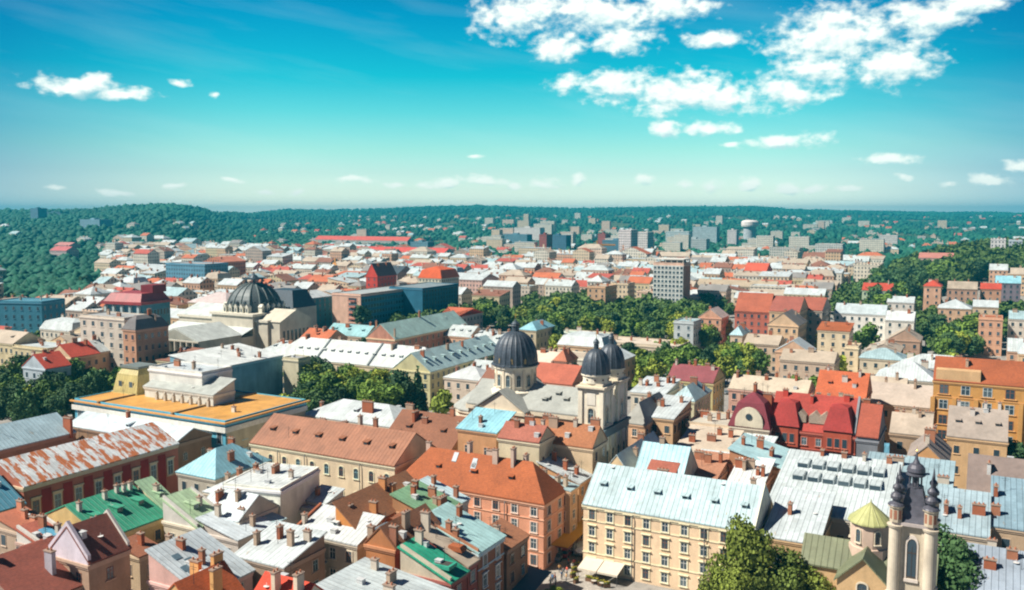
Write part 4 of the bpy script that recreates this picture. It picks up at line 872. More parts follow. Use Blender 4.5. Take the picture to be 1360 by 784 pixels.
# small lean-tos and courtyard roofs that fill the gaps between the near houses
CY_ = 'small courtyard roofs between the near houses'
for i, (F, z, W, D, rf, rh, wc, rm, lab) in enumerate([
 ((432,668),12,-5,5,'s',1.2,(.6,.55,.45),seam(RW),'tiny white lean to roof behind the blue shaded flat roof'),
 ((350,700),12.5,-6,5,'e',1.0,(.5,.45,.38),seam(RP),'little pale roof strip between lime roof and brown walled house'),
 ((520,676),12,-6,4,'s',1.0,(.6,.3,.12),tile((.55,.22,.06)),'small orange shed roof above the orange brick wall'),
 ((455,702),12.5,-7,4,'s',.8,(.6,.55,.5),seam(RW),'low white attic roof left of the orange brick wall'),
 ((430,742),11,-7,6,'e',1.2,(.56,.50,.40),seam(RW),'low white roof over a stained cream wall at the bottom'),
 ((402,770),10,-5,5,'s',1.0,(.45,.4,.35),seam((.3,.4,.46)),'little grey courtyard roof beside the bright red roof'),
 ((232,742),10,-6,6,'s',1.0,(.55,.36,.3),seam(RGY),'low grey roof by the lilac pink side wall'),
 ((185,738),12.5,-5,4,'e',1.2,(.5,.38,.25),tile(RB),'brown balcony roof right of the beige brown house'),
 ((320,748),9,-5,4,'s',.8,(.4,.35,.3),seam((.5,.6,.66)),'lowest pale roof in the court under the brown wall'),
 ((556,706),14,-5,4,'e',1.5,(.42,.16,.09),tile((.32,.12,.06)),'dark brick lean to behind the green metal roof')]):
    building('lean_to', lab, F, z, W, D, rf, rh, wc, rm, fl=3, ch=1, clutter=1, group=CY_, seed=200+i, detail=1, cat='lean-to')
# ------------------------------------------------------------ landmarks
def frame(px, py, z, rot=0.0):
    x, y = P(px, py, z); a = GRID + R(rot); return x, y, a
def arch_win(root, x, y, z, rz, w, h, fc=(.3,.42,.44), sc_=(.62,.55,.42), nm='window'):
    a, p = win_meshes('arch', fc, sc_); s = (w/1.2, 1.6, h/2.0)
    o = inst(nm, a, root, (x, y, z), rz, s); inst('pane', p, o, (0, 0, 0)); return o
DOME = plain((.05,.065,.085), .5, .15, .35, 'dome_sheet'); COPPER = plain((.05,.07,.09), .45, .2, .2, 'dark_sheet')
def dome_profile(r, h, n=14, neck=.16, ox=1.04):
    p = []
    for i in range(n+1):
        a = math.pi/2*i/n; p.append((max(r*ox*math.cos(a)**.85, r*neck) if i < n else r*neck, h*math.sin(a)**.95 if i else 0))
    return p
def lantern(parent, z, r, h, mat, gold=plain((.6,.4,.1), .35, .8, .05, 'gilding')):
    b = MB(); b.lathe([(r*1.25,z-.15),(r*1.25,z+.1),(r,z+.15),(r,z+h*.42),(r*1.3,z+h*.45),(r*1.15,z+h*.5),(r*1.2,z+h*.58),(r*.7,z+h*.72),(r*.25,z+h*.8),(r*.3,z+h*.84),(r*.08,z+h*.9),(r*.05,z+h)], 12)
    o = b.obj('lantern', mat, parent)
    MB().box(-.05,.05,-.05,.05,z+h-.1,z+h+1.0).box(-.35,.35,-.04,.04,z+h+.5,z+h+.6).obj('cross', gold, o)
    return o
def big_church():
    z0 = 19.0; x, y, a = frame(801, 571, z0); X = (math.cos(a), math.sin(a)); Y = (-X[1], X[0])
    root = empty('church', 'pale domed church with dark ribbed main dome and twin dark capped bell towers', 'church', (x, y, 0), a)
    Dm = solve_len(x, y, Y[0], Y[1], z0, 833); Lw = solve_len(x, y, -X[0], -X[1], 21, 588)
    FOOT.append((x - X[0]*Lw, y - X[1]*Lw, a, Lw, Dm, 28))
    wallm = wall((.72,.63,.48), .3); wt = wall((.78,.72,.58), .25); trim = plain((.66,.58,.44), .85, noise=.1, name='church_trim'); roofg = flatr((.33,.345,.32)); darkr = seam((.055,.07,.08))
    ze = 21.5
    tw = 5.9                                   # tower width
    b = MB(); b.box(-Lw+6, -tw+1, .6, Dm-.6, -.5, ze-.3)
    b.lathe([(Dm*.46,-.5),(Dm*.46,ze-2.2)], 12, -Lw+7, Dm/2)
    # transept
    tx = -Lw*.60; tr = 6.2
    b.box(tx-tr, tx+tr, -1.6, Dm+1.6, -.5, ze-.3)
    b.add([(tx-tr,-1.6,ze-.3),(tx+tr,-1.6,ze-.3),(tx,-1.6,ze+3.6),(tx-tr,-1.0,ze-.3),(tx+tr,-1.0,ze-.3),(tx,-1.0,ze+3.6)], [(0,1,2),(3,5,4),(0,2,5,3),(1,4,5,2)])
    b.obj('wall', wallm, root)
    # roofs
    r = MB(); h = 4.6
    r.slab([(-Lw+6.5,.1,ze),(-tw+.6,.1,ze),(-tw+.6,Dm-.1,ze),(-Lw+6.5,Dm-.1,ze),(-Lw+6.5,Dm/2,ze+h),(-tw+.6,Dm/2,ze+h)], [(0,1,5,4),(2,3,4,5)], .3)
    r.slab([(tx-tr-.5,-2.1,ze-.25),(tx+tr+.5,-2.1,ze-.25),(tx+tr+.5,Dm+2,ze-.25),(tx-tr-.5,Dm+2,ze-.25),(tx,-2.1,ze+4.2),(tx,Dm+2,ze+4.2)], [(1,2,5,4),(3,0,4,5)], .3)
    n = 8; cx = -Lw+7; pts = [(cx, Dm/2, ze+h*.82)]; 
    for i in range(n+1): t = math.pi/2 + math.pi*i/n; pts.append((cx+Dm*.5*math.cos(t), Dm/2+Dm*.5*math.sin(t), ze-1.9))
    r.slab(pts, [(0, i+1, i+2) for i in range(n)], .25)
    ro = r.obj('roof', roofg, root)
    for (dx, dy) in ((-4.5,3.2),(-9,3.0),(tx+9,2.6),(tx+11.5,4.5)): dormer_, _ = dormer(ro, dx-tw if dx > -10 else dx, dy, ze + h*dy/(Dm/2), 0, .7, mat=roofg, w=1.0, h=.7)
    # cornice and frieze
    c = MB(); c.box(-Lw+6.5, tx-tr-.01, -.0, .59, ze-1.2, ze-.4); c.box(tx+tr+.01, -tw+.9, -.0, .59, ze-1.2, ze-.4); c.box(tx-tr-.3, tx+tr+.3, -2.0, -1.61, ze-1.2, ze-.45)
    c.lathe([(Dm*.46+.1,ze-3.2),(Dm*.46+.5,ze-2.7),(Dm*.46+.5,ze-2.25)], 12, -Lw+7, Dm/2)
    c.obj('cornice', trim, root)
    for i in range(7): arch_win(root, -Lw+9+i*3.0 if -Lw+9+i*3.0 < tx-tr-1 else tx+tr+1.5+(i-3)*2.8, .58, ze-7, 0, 1.4, 3.4)
    for dx in (-3, 0, 3): arch_win(root, tx+dx, -1.62, ze-8, 0, 1.5, 4)
    # drum and dome
    dcx, dcy = P(686.5, 512, 25.0); dx, dy = dcx-x, dcy-y; lx, ly = dx*X[0]+dy*X[1], dx*Y[0]+dy*Y[1]
    dcen = Dm/2; lx = lx; rr = 4.75; zb = 24.6
    d = MB().lathe([(rr+.9,ze-.5),(rr+.9,zb-.3),(rr+.35,zb),(rr,zb+.2),(rr,zb+4.9),(rr+.45,zb+5.0),(rr+.5,zb+5.5),(rr+.25,zb+5.8)], 48, lx, dcen); dr = d.obj('drum', wt, root, smooth=False)
    for i in range(12):
        t = 2*math.pi*i/12 + .12; px_, py_ = lx+(rr-.02)*math.cos(t), dcen+(rr-.02)*math.sin(t); arch_win(dr, px_, py_, zb+1.0, t+R(90), 1.0, 2.7)
    for i in range(12):
        t = 2*math.pi*(i+.5)/12 + .12; q = MB().box(-.28,.28,-.16,.05,zb+.2,zb+4.9); o = q.obj('pilaster', trim, dr, (lx+rr*math.cos(t), dcen+rr*math.sin(t), 0)); o.rotation_euler = (0,0,t+R(90))
    dm = MB(); pr = dome_profile(rr+.15, 7.4); dm.lathe([(rr+.75,zb+5.6),(rr+.7,zb+5.9)] + [(a_, zb+6.0+b_) for a_, b_ in pr], 96, lx, dcen, rib=4, ribd=.03); do = dm.obj('dome', DOME, root)
    for i in range(10):
        t = 2*math.pi*i/10; k = MB().box(-.25,.25,-.25,.3,0,.8).add([(-.35,-.3,.8),(.35,-.3,.8),(0,-.3,1.3),(-.35,.4,.8),(.35,.4,.8),(0,.4,1.3)], [(0,1,2),(3,5,4),(0,2,5,3),(1,4,5,2)])
        o = k.obj('dome_hatch', plain((.35,.26,.12), .5, .3, name='hatch_metal'), do, (lx+(rr+.1)*math.cos(t), dcen+(rr+.1)*math.sin(t), zb+6.3)); o.rotation_euler = (0,0,t+R(90))
    e = MB(); lo = lantern(do, zb+13.1, .85, 3.4, COPPER)
    lo.location = (lx, dcen, 0)
    # facade block and towers
    f = MB(); f.box(-tw+1.2, .0, .3, Dm-.3, -.5, z0-.6); f.obj('facade', wt, root)
    en = MB(); en.box(-tw-.2, .7, -.7, Dm+.7, z0-.6, z0-.05); en.box(-tw+.4, .35, -.35, Dm+.35, z0-2.0, z0-.601); en.obj('entablature', darkmetal if False else plain((.10,.15,.17), .6, name='ledge_sheet'), root)
    for i in range(5):
        yy = .6 + (Dm-1.2)*i/4; p = MB().box(.001, .35, yy-.45, yy+.45, 0, z0-2.0); p.obj('pilaster', trim, root)
    for i in range(4):
        yy = .6 + (Dm-1.2)*(i+.5)/4
        for zz in (5, 11): arch_win(root, .002, yy, zz, R(90), 1.1, 2.8)
    mid = MB().box(-2.0, -.6, tw-.2, Dm-tw+.2, z0, z0+4.5); mid.add([(-2.2,tw-.4,z0+4.5),(-.4,tw-.4,z0+4.5),(-2.2,Dm-tw+.4,z0+4.5),(-.4,Dm-tw+.4,z0+4.5),(-2.2,Dm/2,z0+6.2),(-.4,Dm/2,z0+6.2)], [(0,1,5,4),(3,2,4,5),(1,3,5),(2,0,4)]); mid.obj('gable', wt, root)
    for yy0 in (-.1, Dm-tw+.1):
        t = MB(); zt = z0+9.4; cxx = -tw/2; cyy = yy0+tw/2; w = tw/2
        t.box(cxx-w+.35, cxx+w-.35, cyy-w+.35, cyy+w-.35, z0-4 if yy0 < 0 else z0-1, zt-1.2)
        for sx_ in (-1, 1):
            for sy_ in (-1, 1): t.box(cxx+sx_*(w-.02)-(.0 if sx_ < 0 else .95), cxx+sx_*(w-.02)+(.95 if sx_ < 0 else 0), cyy+sy_*(w-.02)-(0 if sy_ < 0 else .95), cyy+sy_*(w-.02)+(.95 if sy_ < 0 else 0), z0-.04, zt-1.21)
        to = t.obj('bell_tower', wt, root)
        cn = MB(); cn.box(cxx-w-.1, cxx+w+.1, cyy-w-.1, cyy+w+.1, zt-1.2, zt-.7); cn.box(cxx-w-.4, cxx+w+.4, cyy-w-.4, cyy+w+.4, zt-.7, zt-.3); cn.box(cxx-w+.3, cxx+w-.3, cyy-w+.3, cyy+w-.3, zt-.3, zt+.3); cn.box(cxx-w-.0,cxx+w+.0,cyy-w-.0,cyy+w+.0,z0-.03,z0+.5)
        cn.obj('cornice', trim, to)
        for (wx, wy, rz) in ((cxx, cyy-w+.34, 0), (cxx+w-.34, cyy, R(90))):
            arch_win(to, wx, wy, z0+1.0, rz, 1.3, 3.3); 
            p = MB().box(-1.0,1.0,-.1,0,4.7,7.4).obj('panel', wall((.74,.70,.6)), to, (wx, wy, z0+.3)); p.rotation_euler = (0,0,rz)
        zd = zt+.3
        dr2 = MB().lathe([(w*.98,zd),(w*.98,zd+1.5),(w*1.1,zd+1.6),(w*1.1,zd+1.95)], 24, cxx, cyy).obj('drum', wt, to)
        for i in range(10):
            a_ = 2*math.pi*i/10; q = MB().lathe([(.22,0),(.22,.06)], 8); o = q.obj('round_window', glass((.08,.05,.04)), to, (cxx+w*.99*math.cos(a_), cyy+w*.99*math.sin(a_), zd+.8)); o.rotation_euler = (R(90), 0, a_+R(90))
        pr = dome_profile(w*1.0, 5.3); dd = MB().lathe([(w*1.1,zd+1.96)] + [(a_, zd+2.0+b_) for a_, b_ in pr], 64, cxx, cyy, rib=4, ribd=.035).obj('dome', DOME, to)
        l = lantern(dd, 0, .55, 2.8, COPPER); l.location = (cxx, cyy, zd+7.2)
big_church()

def armenian():
    # bell tower
    zt = 36.4; x, y, a = frame(1214, 692, 27.0)
    root = empty('bell_tower', 'slim pale bell tower with round corner columns and dark spires at the lower right', 'bell tower', (x, y, 0), a); root.scale = (.75,)*3
    st = wall((.50,.43,.32), .35); trim = plain((.40,.35,.33), .85, noise=.15, name='tower_trim'); slate = plain((.075,.075,.095), .5, .15, .3, 'slate'); w = 2.75
    FOOT.append((x-4*math.cos(a)+4*math.sin(a)-0, y-4*math.sin(a)-4*math.cos(a), a, 8, 8, 24))
    b = MB().box(-w+.4, w-.4, -w+.4, w-.4, -.5, zt-.5); b.obj('shaft', st, root)
    for sx_ in (-1, 1):
        for sy_ in (-1, 1):
            c = MB().lathe([(.98,-.5),(.98,zt-12.5),(1.2,zt-12.4),(1.2,zt-12.1),(.95,zt-12.0),(.92,zt-1.0),(1.15,zt-.9),(1.3,zt-.5)], 20, sx_*(w-.1), sy_*(w-.1)); c.obj('column', wall((.58,.51,.40), .3), root)
            q = MB().lathe([(1.02,zt),(1.02,zt+2.4),(1.3,zt+2.5),(1.3,zt+2.75)], 8, sx_*(w-.15), sy_*(w-.15), rot=R(22.5)).obj('corner_turret', st, root)
            for i in range(8):
                t = R(45*i); o = MB().box(-.22,.22,-.03,.03,zt+.5,zt+2.0).obj('slit', plain((.30,.12,.07), .8, name='turret_opening'), q, (sx_*(w-.15)+.95*math.cos(t), sy_*(w-.15)+.95*math.sin(t), 0)); o.rotation_euler = (0,0,t+R(90))
            MB().lathe([(1.35,zt+2.76),(1.2,zt+3.0),(.62,zt+3.3),(.62,zt+3.7),(.9,zt+3.8),(.95,zt+4.3),(.6,zt+4.8),(.42,zt+4.9),(.42,zt+5.3),(.62,zt+5.4),(.66,zt+5.8),(.36,zt+6.2),(.24,zt+6.3),(.2,zt+7.0),(.05,zt+8.2)], 14, sx_*(w-.15), sy_*(w-.15)).obj('spire', slate, q)
    c = MB(); c.box(-w-.4, w+.4, -w-.4, w+.4, zt-.5, zt); c.box(-w+.1, w-.1, -w+.1, w-.1, zt-12.5, zt-12.1); c.obj('cornice', trim, root)
    for k in range(4):
        t = R(90*k); px_, py_ = (w-.4)*math.sin(t), -(w-.4)*math.cos(t)
        o = arch_win(root, px_, py_, zt-9.3, t, 1.5, 6.6, fc=(.05,.04,.035), sc_=(.60,.53,.46), nm='arched_window')
        m_ = MB().box(-2.0,-1.35,-.14,0,zt-11.9,zt-.8).box(1.35,2.0,-.14,0,zt-11.9,zt-.8).obj('pilaster', plain((.54,.47,.36), .85, name='tower_stone'), root, (px_, py_, 0)); m_.rotation_euler = (0,0,t)
        arch_win(root, px_, py_, 5, t, 1.4, 4.0, fc=(.16,.13,.11))
    r = MB(); W2 = w+.1
    pr = [(1.0,0),(.82,1.0),(.62,2.6),(.45,4.6),(.40,5.4)]; vs = []; fs = []
    for f_, h in pr: vs += [(-W2*f_,-W2*f_,zt+.02+h),(W2*f_,-W2*f_,zt+.02+h),(W2*f_,W2*f_,zt+.02+h),(-W2*f_,W2*f_,zt+.02+h)]
    for j in range(len(pr)-1):
        for i in range(4): k = (i+1)%4; fs.append((j*4+i, j*4+k, j*4+4+k, j*4+4+i))
    fs.append((16,17,18,19)); r.add(vs, fs); ro = r.obj('roof', slate, root)
    zl = zt+5.4; l = MB(); 
    for i in range(8): t = R(45*i+22.5); l.tube([(.95*math.cos(t),.95*math.sin(t),zl),(.95*math.cos(t),.95*math.sin(t),zl+1.9)], .13, 6)
    l.lathe([(1.25,zl),(1.25,zl+.25)], 12); l.lathe([(.3,zl),(.3,zl+1.9)], 8)
    l.lathe([(1.3,zl+1.9),(1.55,zl+2.1),(1.5,zl+2.3),(1.2,zl+2.4),(1.45,zl+2.7),(1.35,zl+3.3),(.95,zl+3.8),(.6,zl+4.0),(.32,zl+4.6),(.15,zl+5.4),(.05,zl+6.0)], 20); l.obj('lantern', slate, root)
    MB().lathe([(.02,zl+5.95),(.18,zl+6.1),(.02,zl+6.3)], 8).box(-.03,.03,-.03,.03,zl+6.2,zl+6.9).obj('finial', plain((.6,.4,.1), .35, .8, .05, 'gilding'), root)
    # small domed church beside it
    x, y, a = frame(1155, 716, 17.0)
    ch = empty('church', 'small old church with pale green conical dome roof and orange gable', 'church', (x, y, 0), a)
    FOOT.append((x-9*math.cos(a)+6*math.sin(a), y-9*math.sin(a)-6*math.cos(a), a, 18, 14, 20))
    wo = wall((.56,.38,.20), .3); gr = seam((.17,.19,.11)); e = 13.2; b = MB()
    b.box(-9, 9, -3.2, 3.2, -.5, e); b.box(-3.4, 3.4, -7.5, 7, -.5, e+.0)
    b.add([(-3.4,-7.5,e),(3.4,-7.5,e),(0,-7.5,e+3.2),(-3.4,-7.1,e),(3.4,-7.1,e),(0,-7.1,e+3.2)], [(0,1,2),(3,5,4),(0,2,5,3),(1,4,5,2)]); b.obj('wall', wo, ch)
    r = MB(); r.slab([(-9.3,-3.6,e-.2),(9.3,-3.6,e-.2),(9.3,3.6,e-.2),(-9.3,3.6,e-.2),(-9.3,0,e+3.2),(9.3,0,e+3.2)], [(0,1,5,4),(2,3,4,5)], .25); r.slab([(-3.8,-7.9,e-.2),(3.8,-7.9,e-.2),(3.8,7.4,e-.2),(-3.8,7.4,e-.2),(0,-7.9,e+3.6),(0,7.4,e+3.6)], [(1,2,5,4),(3,0,4,5)], .25); r.obj('roof', gr, ch)
    arch_win(ch, 0, -7.52, 10.6, 0, 1.3, 2.4, fc=(.1,.1,.1))
    d = MB().lathe([(2.9,e+.5),(2.9,e+3.0),(2.65,e+3.1),(2.65,e+6.3),(2.95,e+6.4),(2.95,e+6.7)], 12, rot=R(15)); dr = d.obj('drum', wall((.56,.42,.33), .35), ch)
    for i in range(12):
        t = R(30*i); o = arch_win(dr, 2.57*math.cos(t), 2.57*math.sin(t), e+3.9, t+R(90), .75, 1.9, fc=(.12,.1,.09)) if i % 2 == 0 else None
    MB().lathe([(3.2,e+6.6),(3.15,e+6.8),(.12,e+9.4),(.05,e+9.9)], 12, rot=R(15)).obj('dome_roof', seam((.40,.41,.17)), ch)
armenian()

def opera():
    x, y, a = frame(334, 418, 20.0); x, y = x, y
    root = empty('opera_house', 'pale opera house with dark square dome and crowned lantern', 'opera house', (x, y, 0), a)
    FOOT.append((x-38*math.cos(a)+16*math.sin(a), y-38*math.sin(a)-16*math.cos(a), a, 60, 36, 30))
    pw = wall((.56,.52,.42), .25); wr = seam((.64,.70,.68)); lead = plain((.075,.095,.10), .55, .1, .35, 'lead_sheet'); dk = plain((.045,.065,.085), .5, .2, .3, 'dark_sheet')
    b = MB(); b.box(-34, 20, -11, 13, -.5, 19.6); b.box(-11.5, 13, -12.5, 14, -.5, 22); b.obj('wall', pw, root)
    c = MB().box(-12.2, 13.7, -13.2, 14.7, 21.0, 22.01).box(-34.6,20.6,-11.6,13.6,18.6,19.61); c.obj('cornice', plain((.62,.58,.47), .85, name='opera_trim'), root)
    r = MB().slab([(-34.5,-11.5,19.7),(-12.3,-11.5,19.7),(-12.3,13.5,19.7),(-34.5,13.5,19.7),(-34.5,1,24),(-12.3,1,24)], [(0,1,5,4),(2,3,4,5)], .2); r.obj('roof', wr, root)
    # cloister dome
    hw = 11.0; n = 9; vs = []; fs = []
    for j in range(n+1):
        t = math.pi/2*j/n*.86; f_ = math.cos(t); h = 12.5*math.sin(t)
        for i in range(16):
            q = R(360*i/16+22.5/2); m = 1/max(abs(math.cos(q)), abs(math.sin(q))); m = m**.55; vs.append((1+hw*f_*m*math.cos(q), 1+hw*f_*m*math.sin(q), 22+h))
    for j in range(n):
        for i in range(16): k = (i+1)%16; fs.append((j*16+i, j*16+k, j*16+16+k, j*16+16+i))
    fs.append(tuple(n*16+i for i in range(16))); d = MB().add(vs, fs); do = d.obj('dome', lead, root)
    rb = MB()
    for i in range(16):
        q = R(360*i/16+22.5/2); m = (1/max(abs(math.cos(q)), abs(math.sin(q))))**.55
        rb.tube([(1+(hw*math.cos(math.pi/2*j/n*.86)+.1)*m*math.cos(q), 1+(hw*math.cos(math.pi/2*j/n*.86)+.1)*m*math.sin(q), 22+12.5*math.sin(math.pi/2*j/n*.86)) for j in range(n+1)], .32, 6)
    rb.lathe([(hw*.80,28.4),(hw*.83,28.8),(hw*.78,29.2)], 16, 1, 1)
    rb.obj('dome_ribs', plain((.13,.16,.155), .6, name='patina'), do)
    for i in range(16):
        q = R(360*i/16+22.5); ov_ = MB().lathe([(.75,0),(.95,.3),(.6,.9)], 10).lathe([(.5,.9),(.5,.95)], 10, mi=1); o = ov_.obj('round_dormer', [plain((.05,.06,.07), .6, name='dark_sheet2'), glass()], do, (1+hw*.93*math.cos(q), 1+hw*.93*math.sin(q), 26.2)); o.rotation_euler = (0, R(90), q)
    l = MB(); l.box(-2.2,4.2,-2.2,4.2,31.5,33.0); 
    for (i, j) in ((-1.6,-1.6),(3.2,-1.6),(-1.6,3.2),(3.2,3.2)): l.box(i,i+.6,j,j+.6,33,36)
    l.box(-2.6,4.6,-2.6,4.6,36,36.7); l.lathe([(2.2,36.7),(1.2,37.8),(.5,38.3),(.15,39.2)], 12, 1, 1); l.obj('lantern', dk, do)
    for k in range(4):                              # dormer shrines at the dome's foot
        t = R(90*k)
        for i in (-6.6,-3.3,0,3.3,6.6):
            m_ = MB().box(-.8,.8,-.5,1.5,0,2.4).add([(-1.1,-.6,2.4),(1.1,-.6,2.4),(0,-.6,3.8),(-1.1,1.5,2.4),(1.1,1.5,2.4),(0,1.5,3.8)], [(0,1,2),(3,5,4),(0,2,5,3),(1,4,5,2)]).poly([(-.4,-.52,.3),(.4,-.52,.3),(.4,-.52,1.9),(-.4,-.52,1.9)], 1)
            o = m_.obj('dome_dormer', [plain((.62,.6,.5), .8, name='shrine'), glass()], do, (1+i*math.cos(t)+11.0*math.sin(t), 1+i*math.sin(t)-11.0*math.cos(t), 22)); o.rotation_euler = (0,0,t)
    # stage tower behind
    s = MB().box(-8, 12, 14, 30, -.5, 22); s.add([(-8,14,22),(12,14,22),(12,30,22),(-8,30,22),(-5,17,30),(9,17,30),(9,27,30),(-5,27,30)], [(0,1,5,4),(1,2,6,5),(2,3,7,6),(3,0,4,7),(4,5,6,7)], 1); s.obj('stage_tower', [pw, dk], root)
    # pedimented front on the right
    p = MB().box(13, 26, -10, 10, -.5, 19); p.add([(13,-10.4,19),(26.5,-10.4,19),(13,10.4,19),(26.5,10.4,19),(13,0,23.6),(26.5,0,23.6)], [(0,1,5,4),(3,2,4,5),(1,3,5),(2,0,4)]); po = p.obj('portico', pw, root)
    for i in range(7): put_window(po, 26.01, -7.5+2.5*i, 9, R(90), 1.4, 6, 'rect', (.5,.55,.5), (.6,.56,.45), 1)
    for i in range(10): put_window(root, -32+2.1*i, -11.01, 12, 0, 1.1, 3, 'rect', (.5,.5,.5), (.6,.56,.45), 1)
    w_ = MB().box(-34, 13, -22, -11.5, -.5, 12.6); w_.slab([(-34.3,-22.4,12.8),(13.3,-22.4,12.8),(13.3,-11.4,16.5),(-34.3,-11.4,16.5)], [(0,1,2,3)], .2, 1); w_.obj('side_wing', [pw, wr], root)
opera()

# museum like palace with orange roof, attic pavilion and little yellow turret
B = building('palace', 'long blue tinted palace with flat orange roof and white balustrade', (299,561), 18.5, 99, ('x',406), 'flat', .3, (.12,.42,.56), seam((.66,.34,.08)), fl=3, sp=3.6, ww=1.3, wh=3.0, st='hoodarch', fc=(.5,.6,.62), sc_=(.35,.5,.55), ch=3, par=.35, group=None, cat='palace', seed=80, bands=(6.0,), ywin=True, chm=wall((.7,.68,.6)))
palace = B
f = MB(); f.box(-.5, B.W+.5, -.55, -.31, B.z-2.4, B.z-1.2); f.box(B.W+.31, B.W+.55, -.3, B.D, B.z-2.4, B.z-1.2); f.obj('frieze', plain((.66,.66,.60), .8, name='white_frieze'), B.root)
MB().box(-.8,B.W+.8,-.85,-.31,B.z-.35,B.z+.0).box(B.W+.31,B.W+.85,-.3,B.D+.8,B.z-.35,B.z).obj('gutter_ledge', plain((.62,.30,.08), .8, name='orange_ledge'), B.root)
MB().box(B.W-.0,B.W+.12,.2,B.D-.2,.5,B.z-2.5).obj('east_front', wall((.46,.44,.34)), B.root)
for i in range(9): 
    for zz in (2.2, 8.4): put_window(B.root, B.W+.13, B.D*(i+.5)/9, zz, R(90), 1.3, 2.8, 'hoodarch', (.4,.45,.45), (.56,.50,.38), 2)
for fx in (.18, .68):
    MB().box(B.W*fx-.3, B.W*fx+.3, -.5, B.D, B.z+.125, B.z+.5).obj('roof_seam_wall', plain((.25,.16,.07), .8, name='roof_edge'), B.root)
pt = MB()
for i in range(16): pt.box(B.W*.45+i*1.1, B.W*.45+i*1.1+.25, 14.5, 14.8, B.z+.13, B.z+1.6)
for i in range(7): 
    MB().box(-.35,.35,-.35,.35,0,1.5).lathe([(.3,1.5),(.4,1.8),(.15,2.3)], 8).obj('statue_plinth', stone, B.root, (B.W*.36+i*3.0, 9.5, B.z+.1))
ax, ay = P(300, 515, 20)
building('attic_pavilion', 'white attic pavilion with dark eaves and three round windows above the orange roof', (268,497), 25.5, 198, 10, 'flat', .3, (.68,.68,.63), seam((.56,.62,.64)), fl=1, sp=99, xwin=False, ywin=False, ch=2, clutter=5, par=.5, group=None, cat='pavilion', seed=81)
Bp = building('attic_wing', 'grey roofed attic wing with pale stepped side wall on the orange roofed palace', (283,524), 21.5, 192, 7, 's', 2.6, (.62,.62,.56), seam((.42,.45,.42)), fl=1, sp=99, xwin=False, ywin=False, ch=1, group=None, cat='roof wing', seed=82)
for i in range(3):
    pass
def yellow_turret():
    x, y, a = frame(166, 521, 19); r = empty('turret_pavilion', 'yellow corner pavilion with dark flat capped roof at the palace end', 'pavilion', (x, y, 0), a)
    MB().box(-4.5,4.5,0,9,0,19).box(-4.9,4.9,-.4,9.4,18.3,18.9).obj('wall', wall((.56,.47,.20)), r)
    b = MB(); b.add([(-4.6,-.1,19),(4.6,-.1,19),(4.6,9.1,19),(-4.6,9.1,19),(-3.9,1,23.5),(3.9,1,23.5),(3.9,8,23.5),(-3.9,8,23.5),(-3,2,25),(3,2,25),(3,7,25),(-3,7,25)], [(0,1,5,4),(1,2,6,5),(2,3,7,6),(3,0,4,7),(4,5,9,8),(5,6,10,9),(6,7,11,10),(7,4,8,11),(8,9,10,11)], 0); b.obj('roof', seam((.50,.42,.16)), r)
    MB().box(-3.4,3.4,1.6,7.4,25.01,25.6).obj('cap', plain((.15,.18,.17), .6, name='cap_sheet'), r)
    for dx in (-2, 2): put_window(r, dx, .3, 20, 0, 1.3, 1.8, 'rect', (.2,.2,.2), (.6,.5,.25), 1)
    FOOT.append((x-4.5*math.cos(a), y-4.5*math.sin(a), a, 9, 9, 25))
yellow_turret()
B = building('house', 'long house with peeling blue shaded wall and white and red roof behind the palace', (286,489), 17, 226, ('x',375), 'e', 2.6, (.20,.40,.50), seam((.68,.72,.70), rust=.4, rc=(.55,.09,.05)), fl=4, xwin=False, ywin=False, ch=5, clutter=6, group=None, seed=83, dirt=.5)  # blue of the shade on this wall put into its plaster colour
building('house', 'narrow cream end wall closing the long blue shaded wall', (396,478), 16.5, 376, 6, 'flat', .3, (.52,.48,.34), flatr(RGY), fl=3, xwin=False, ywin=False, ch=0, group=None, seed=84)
# white roofed avenue row
AV = 'long pale roofed buildings beyond the tree lined street'
B = building('long_building', 'very long cream building with white metal roof in three sections', (569,492), 13.2, 362, 17, 'hipx', 6.2, (.62,.52,.36), seam((.60,.65,.64)), fl=3, sp=3.4, ww=1.2, wh=2, st='rect', ch=[(.35,.55,1.2,1.4),(.14,.5,2,1.0),(.72,.45,3.2,1.0),(.86,.45,2,1.0)], dm=14, group=AV, cat='building', seed=85, detail=1, hipk=.8)
for f_ in (.3, .64): MB().slab([(B.W*f_-.3,-.5,B.z+.1),(B.W*f_+.3,-.5,B.z+.1),(B.W*f_+.3,B.D/2,B.z+B.rh+.35),(B.W*f_-.3,B.D/2,B.z+B.rh+.35)], [(0,1,2,3)], .35).obj('roof_seam_wall', plain((.10,.13,.14), .7, name='fire_wall'), B.root)
building('long_building', 'yellow green fronted wing with pale teal roof and a row of dormers', (571,493), 13.2, -15, ('x',668), 'gy', 5.6, (.56,.52,.30), seam((.46,.64,.64)), fl=4, sp=3.2, ch=4, dmE=9, group=AV, cat='building', seed=86, detail=1)
building('long_building', 'wing with mint metal roof and rust red stained side wall', (524,450), 15.5, 487, ('x',620), 'gy', 5.6, (.66,.48,.30), seam((.46,.66,.60)), fl=4, sp=4, xwin=False, ch=[(.95,.02,.6,3),(.5,.5,1,2.5),(.3,.02,.6,3)], group=AV, cat='building', seed=87, detail=1, wm=wall((.50,.24,.17),.6))
building('house', 'white walled house with barrel white roof between teal roofed wing and church', (640,505), 12, 590, 12, 'hip', 3.0, (.62,.52,.42), seam((.58,.62,.62)), fl=3, ch=3, group=AV, seed=88, detail=1)
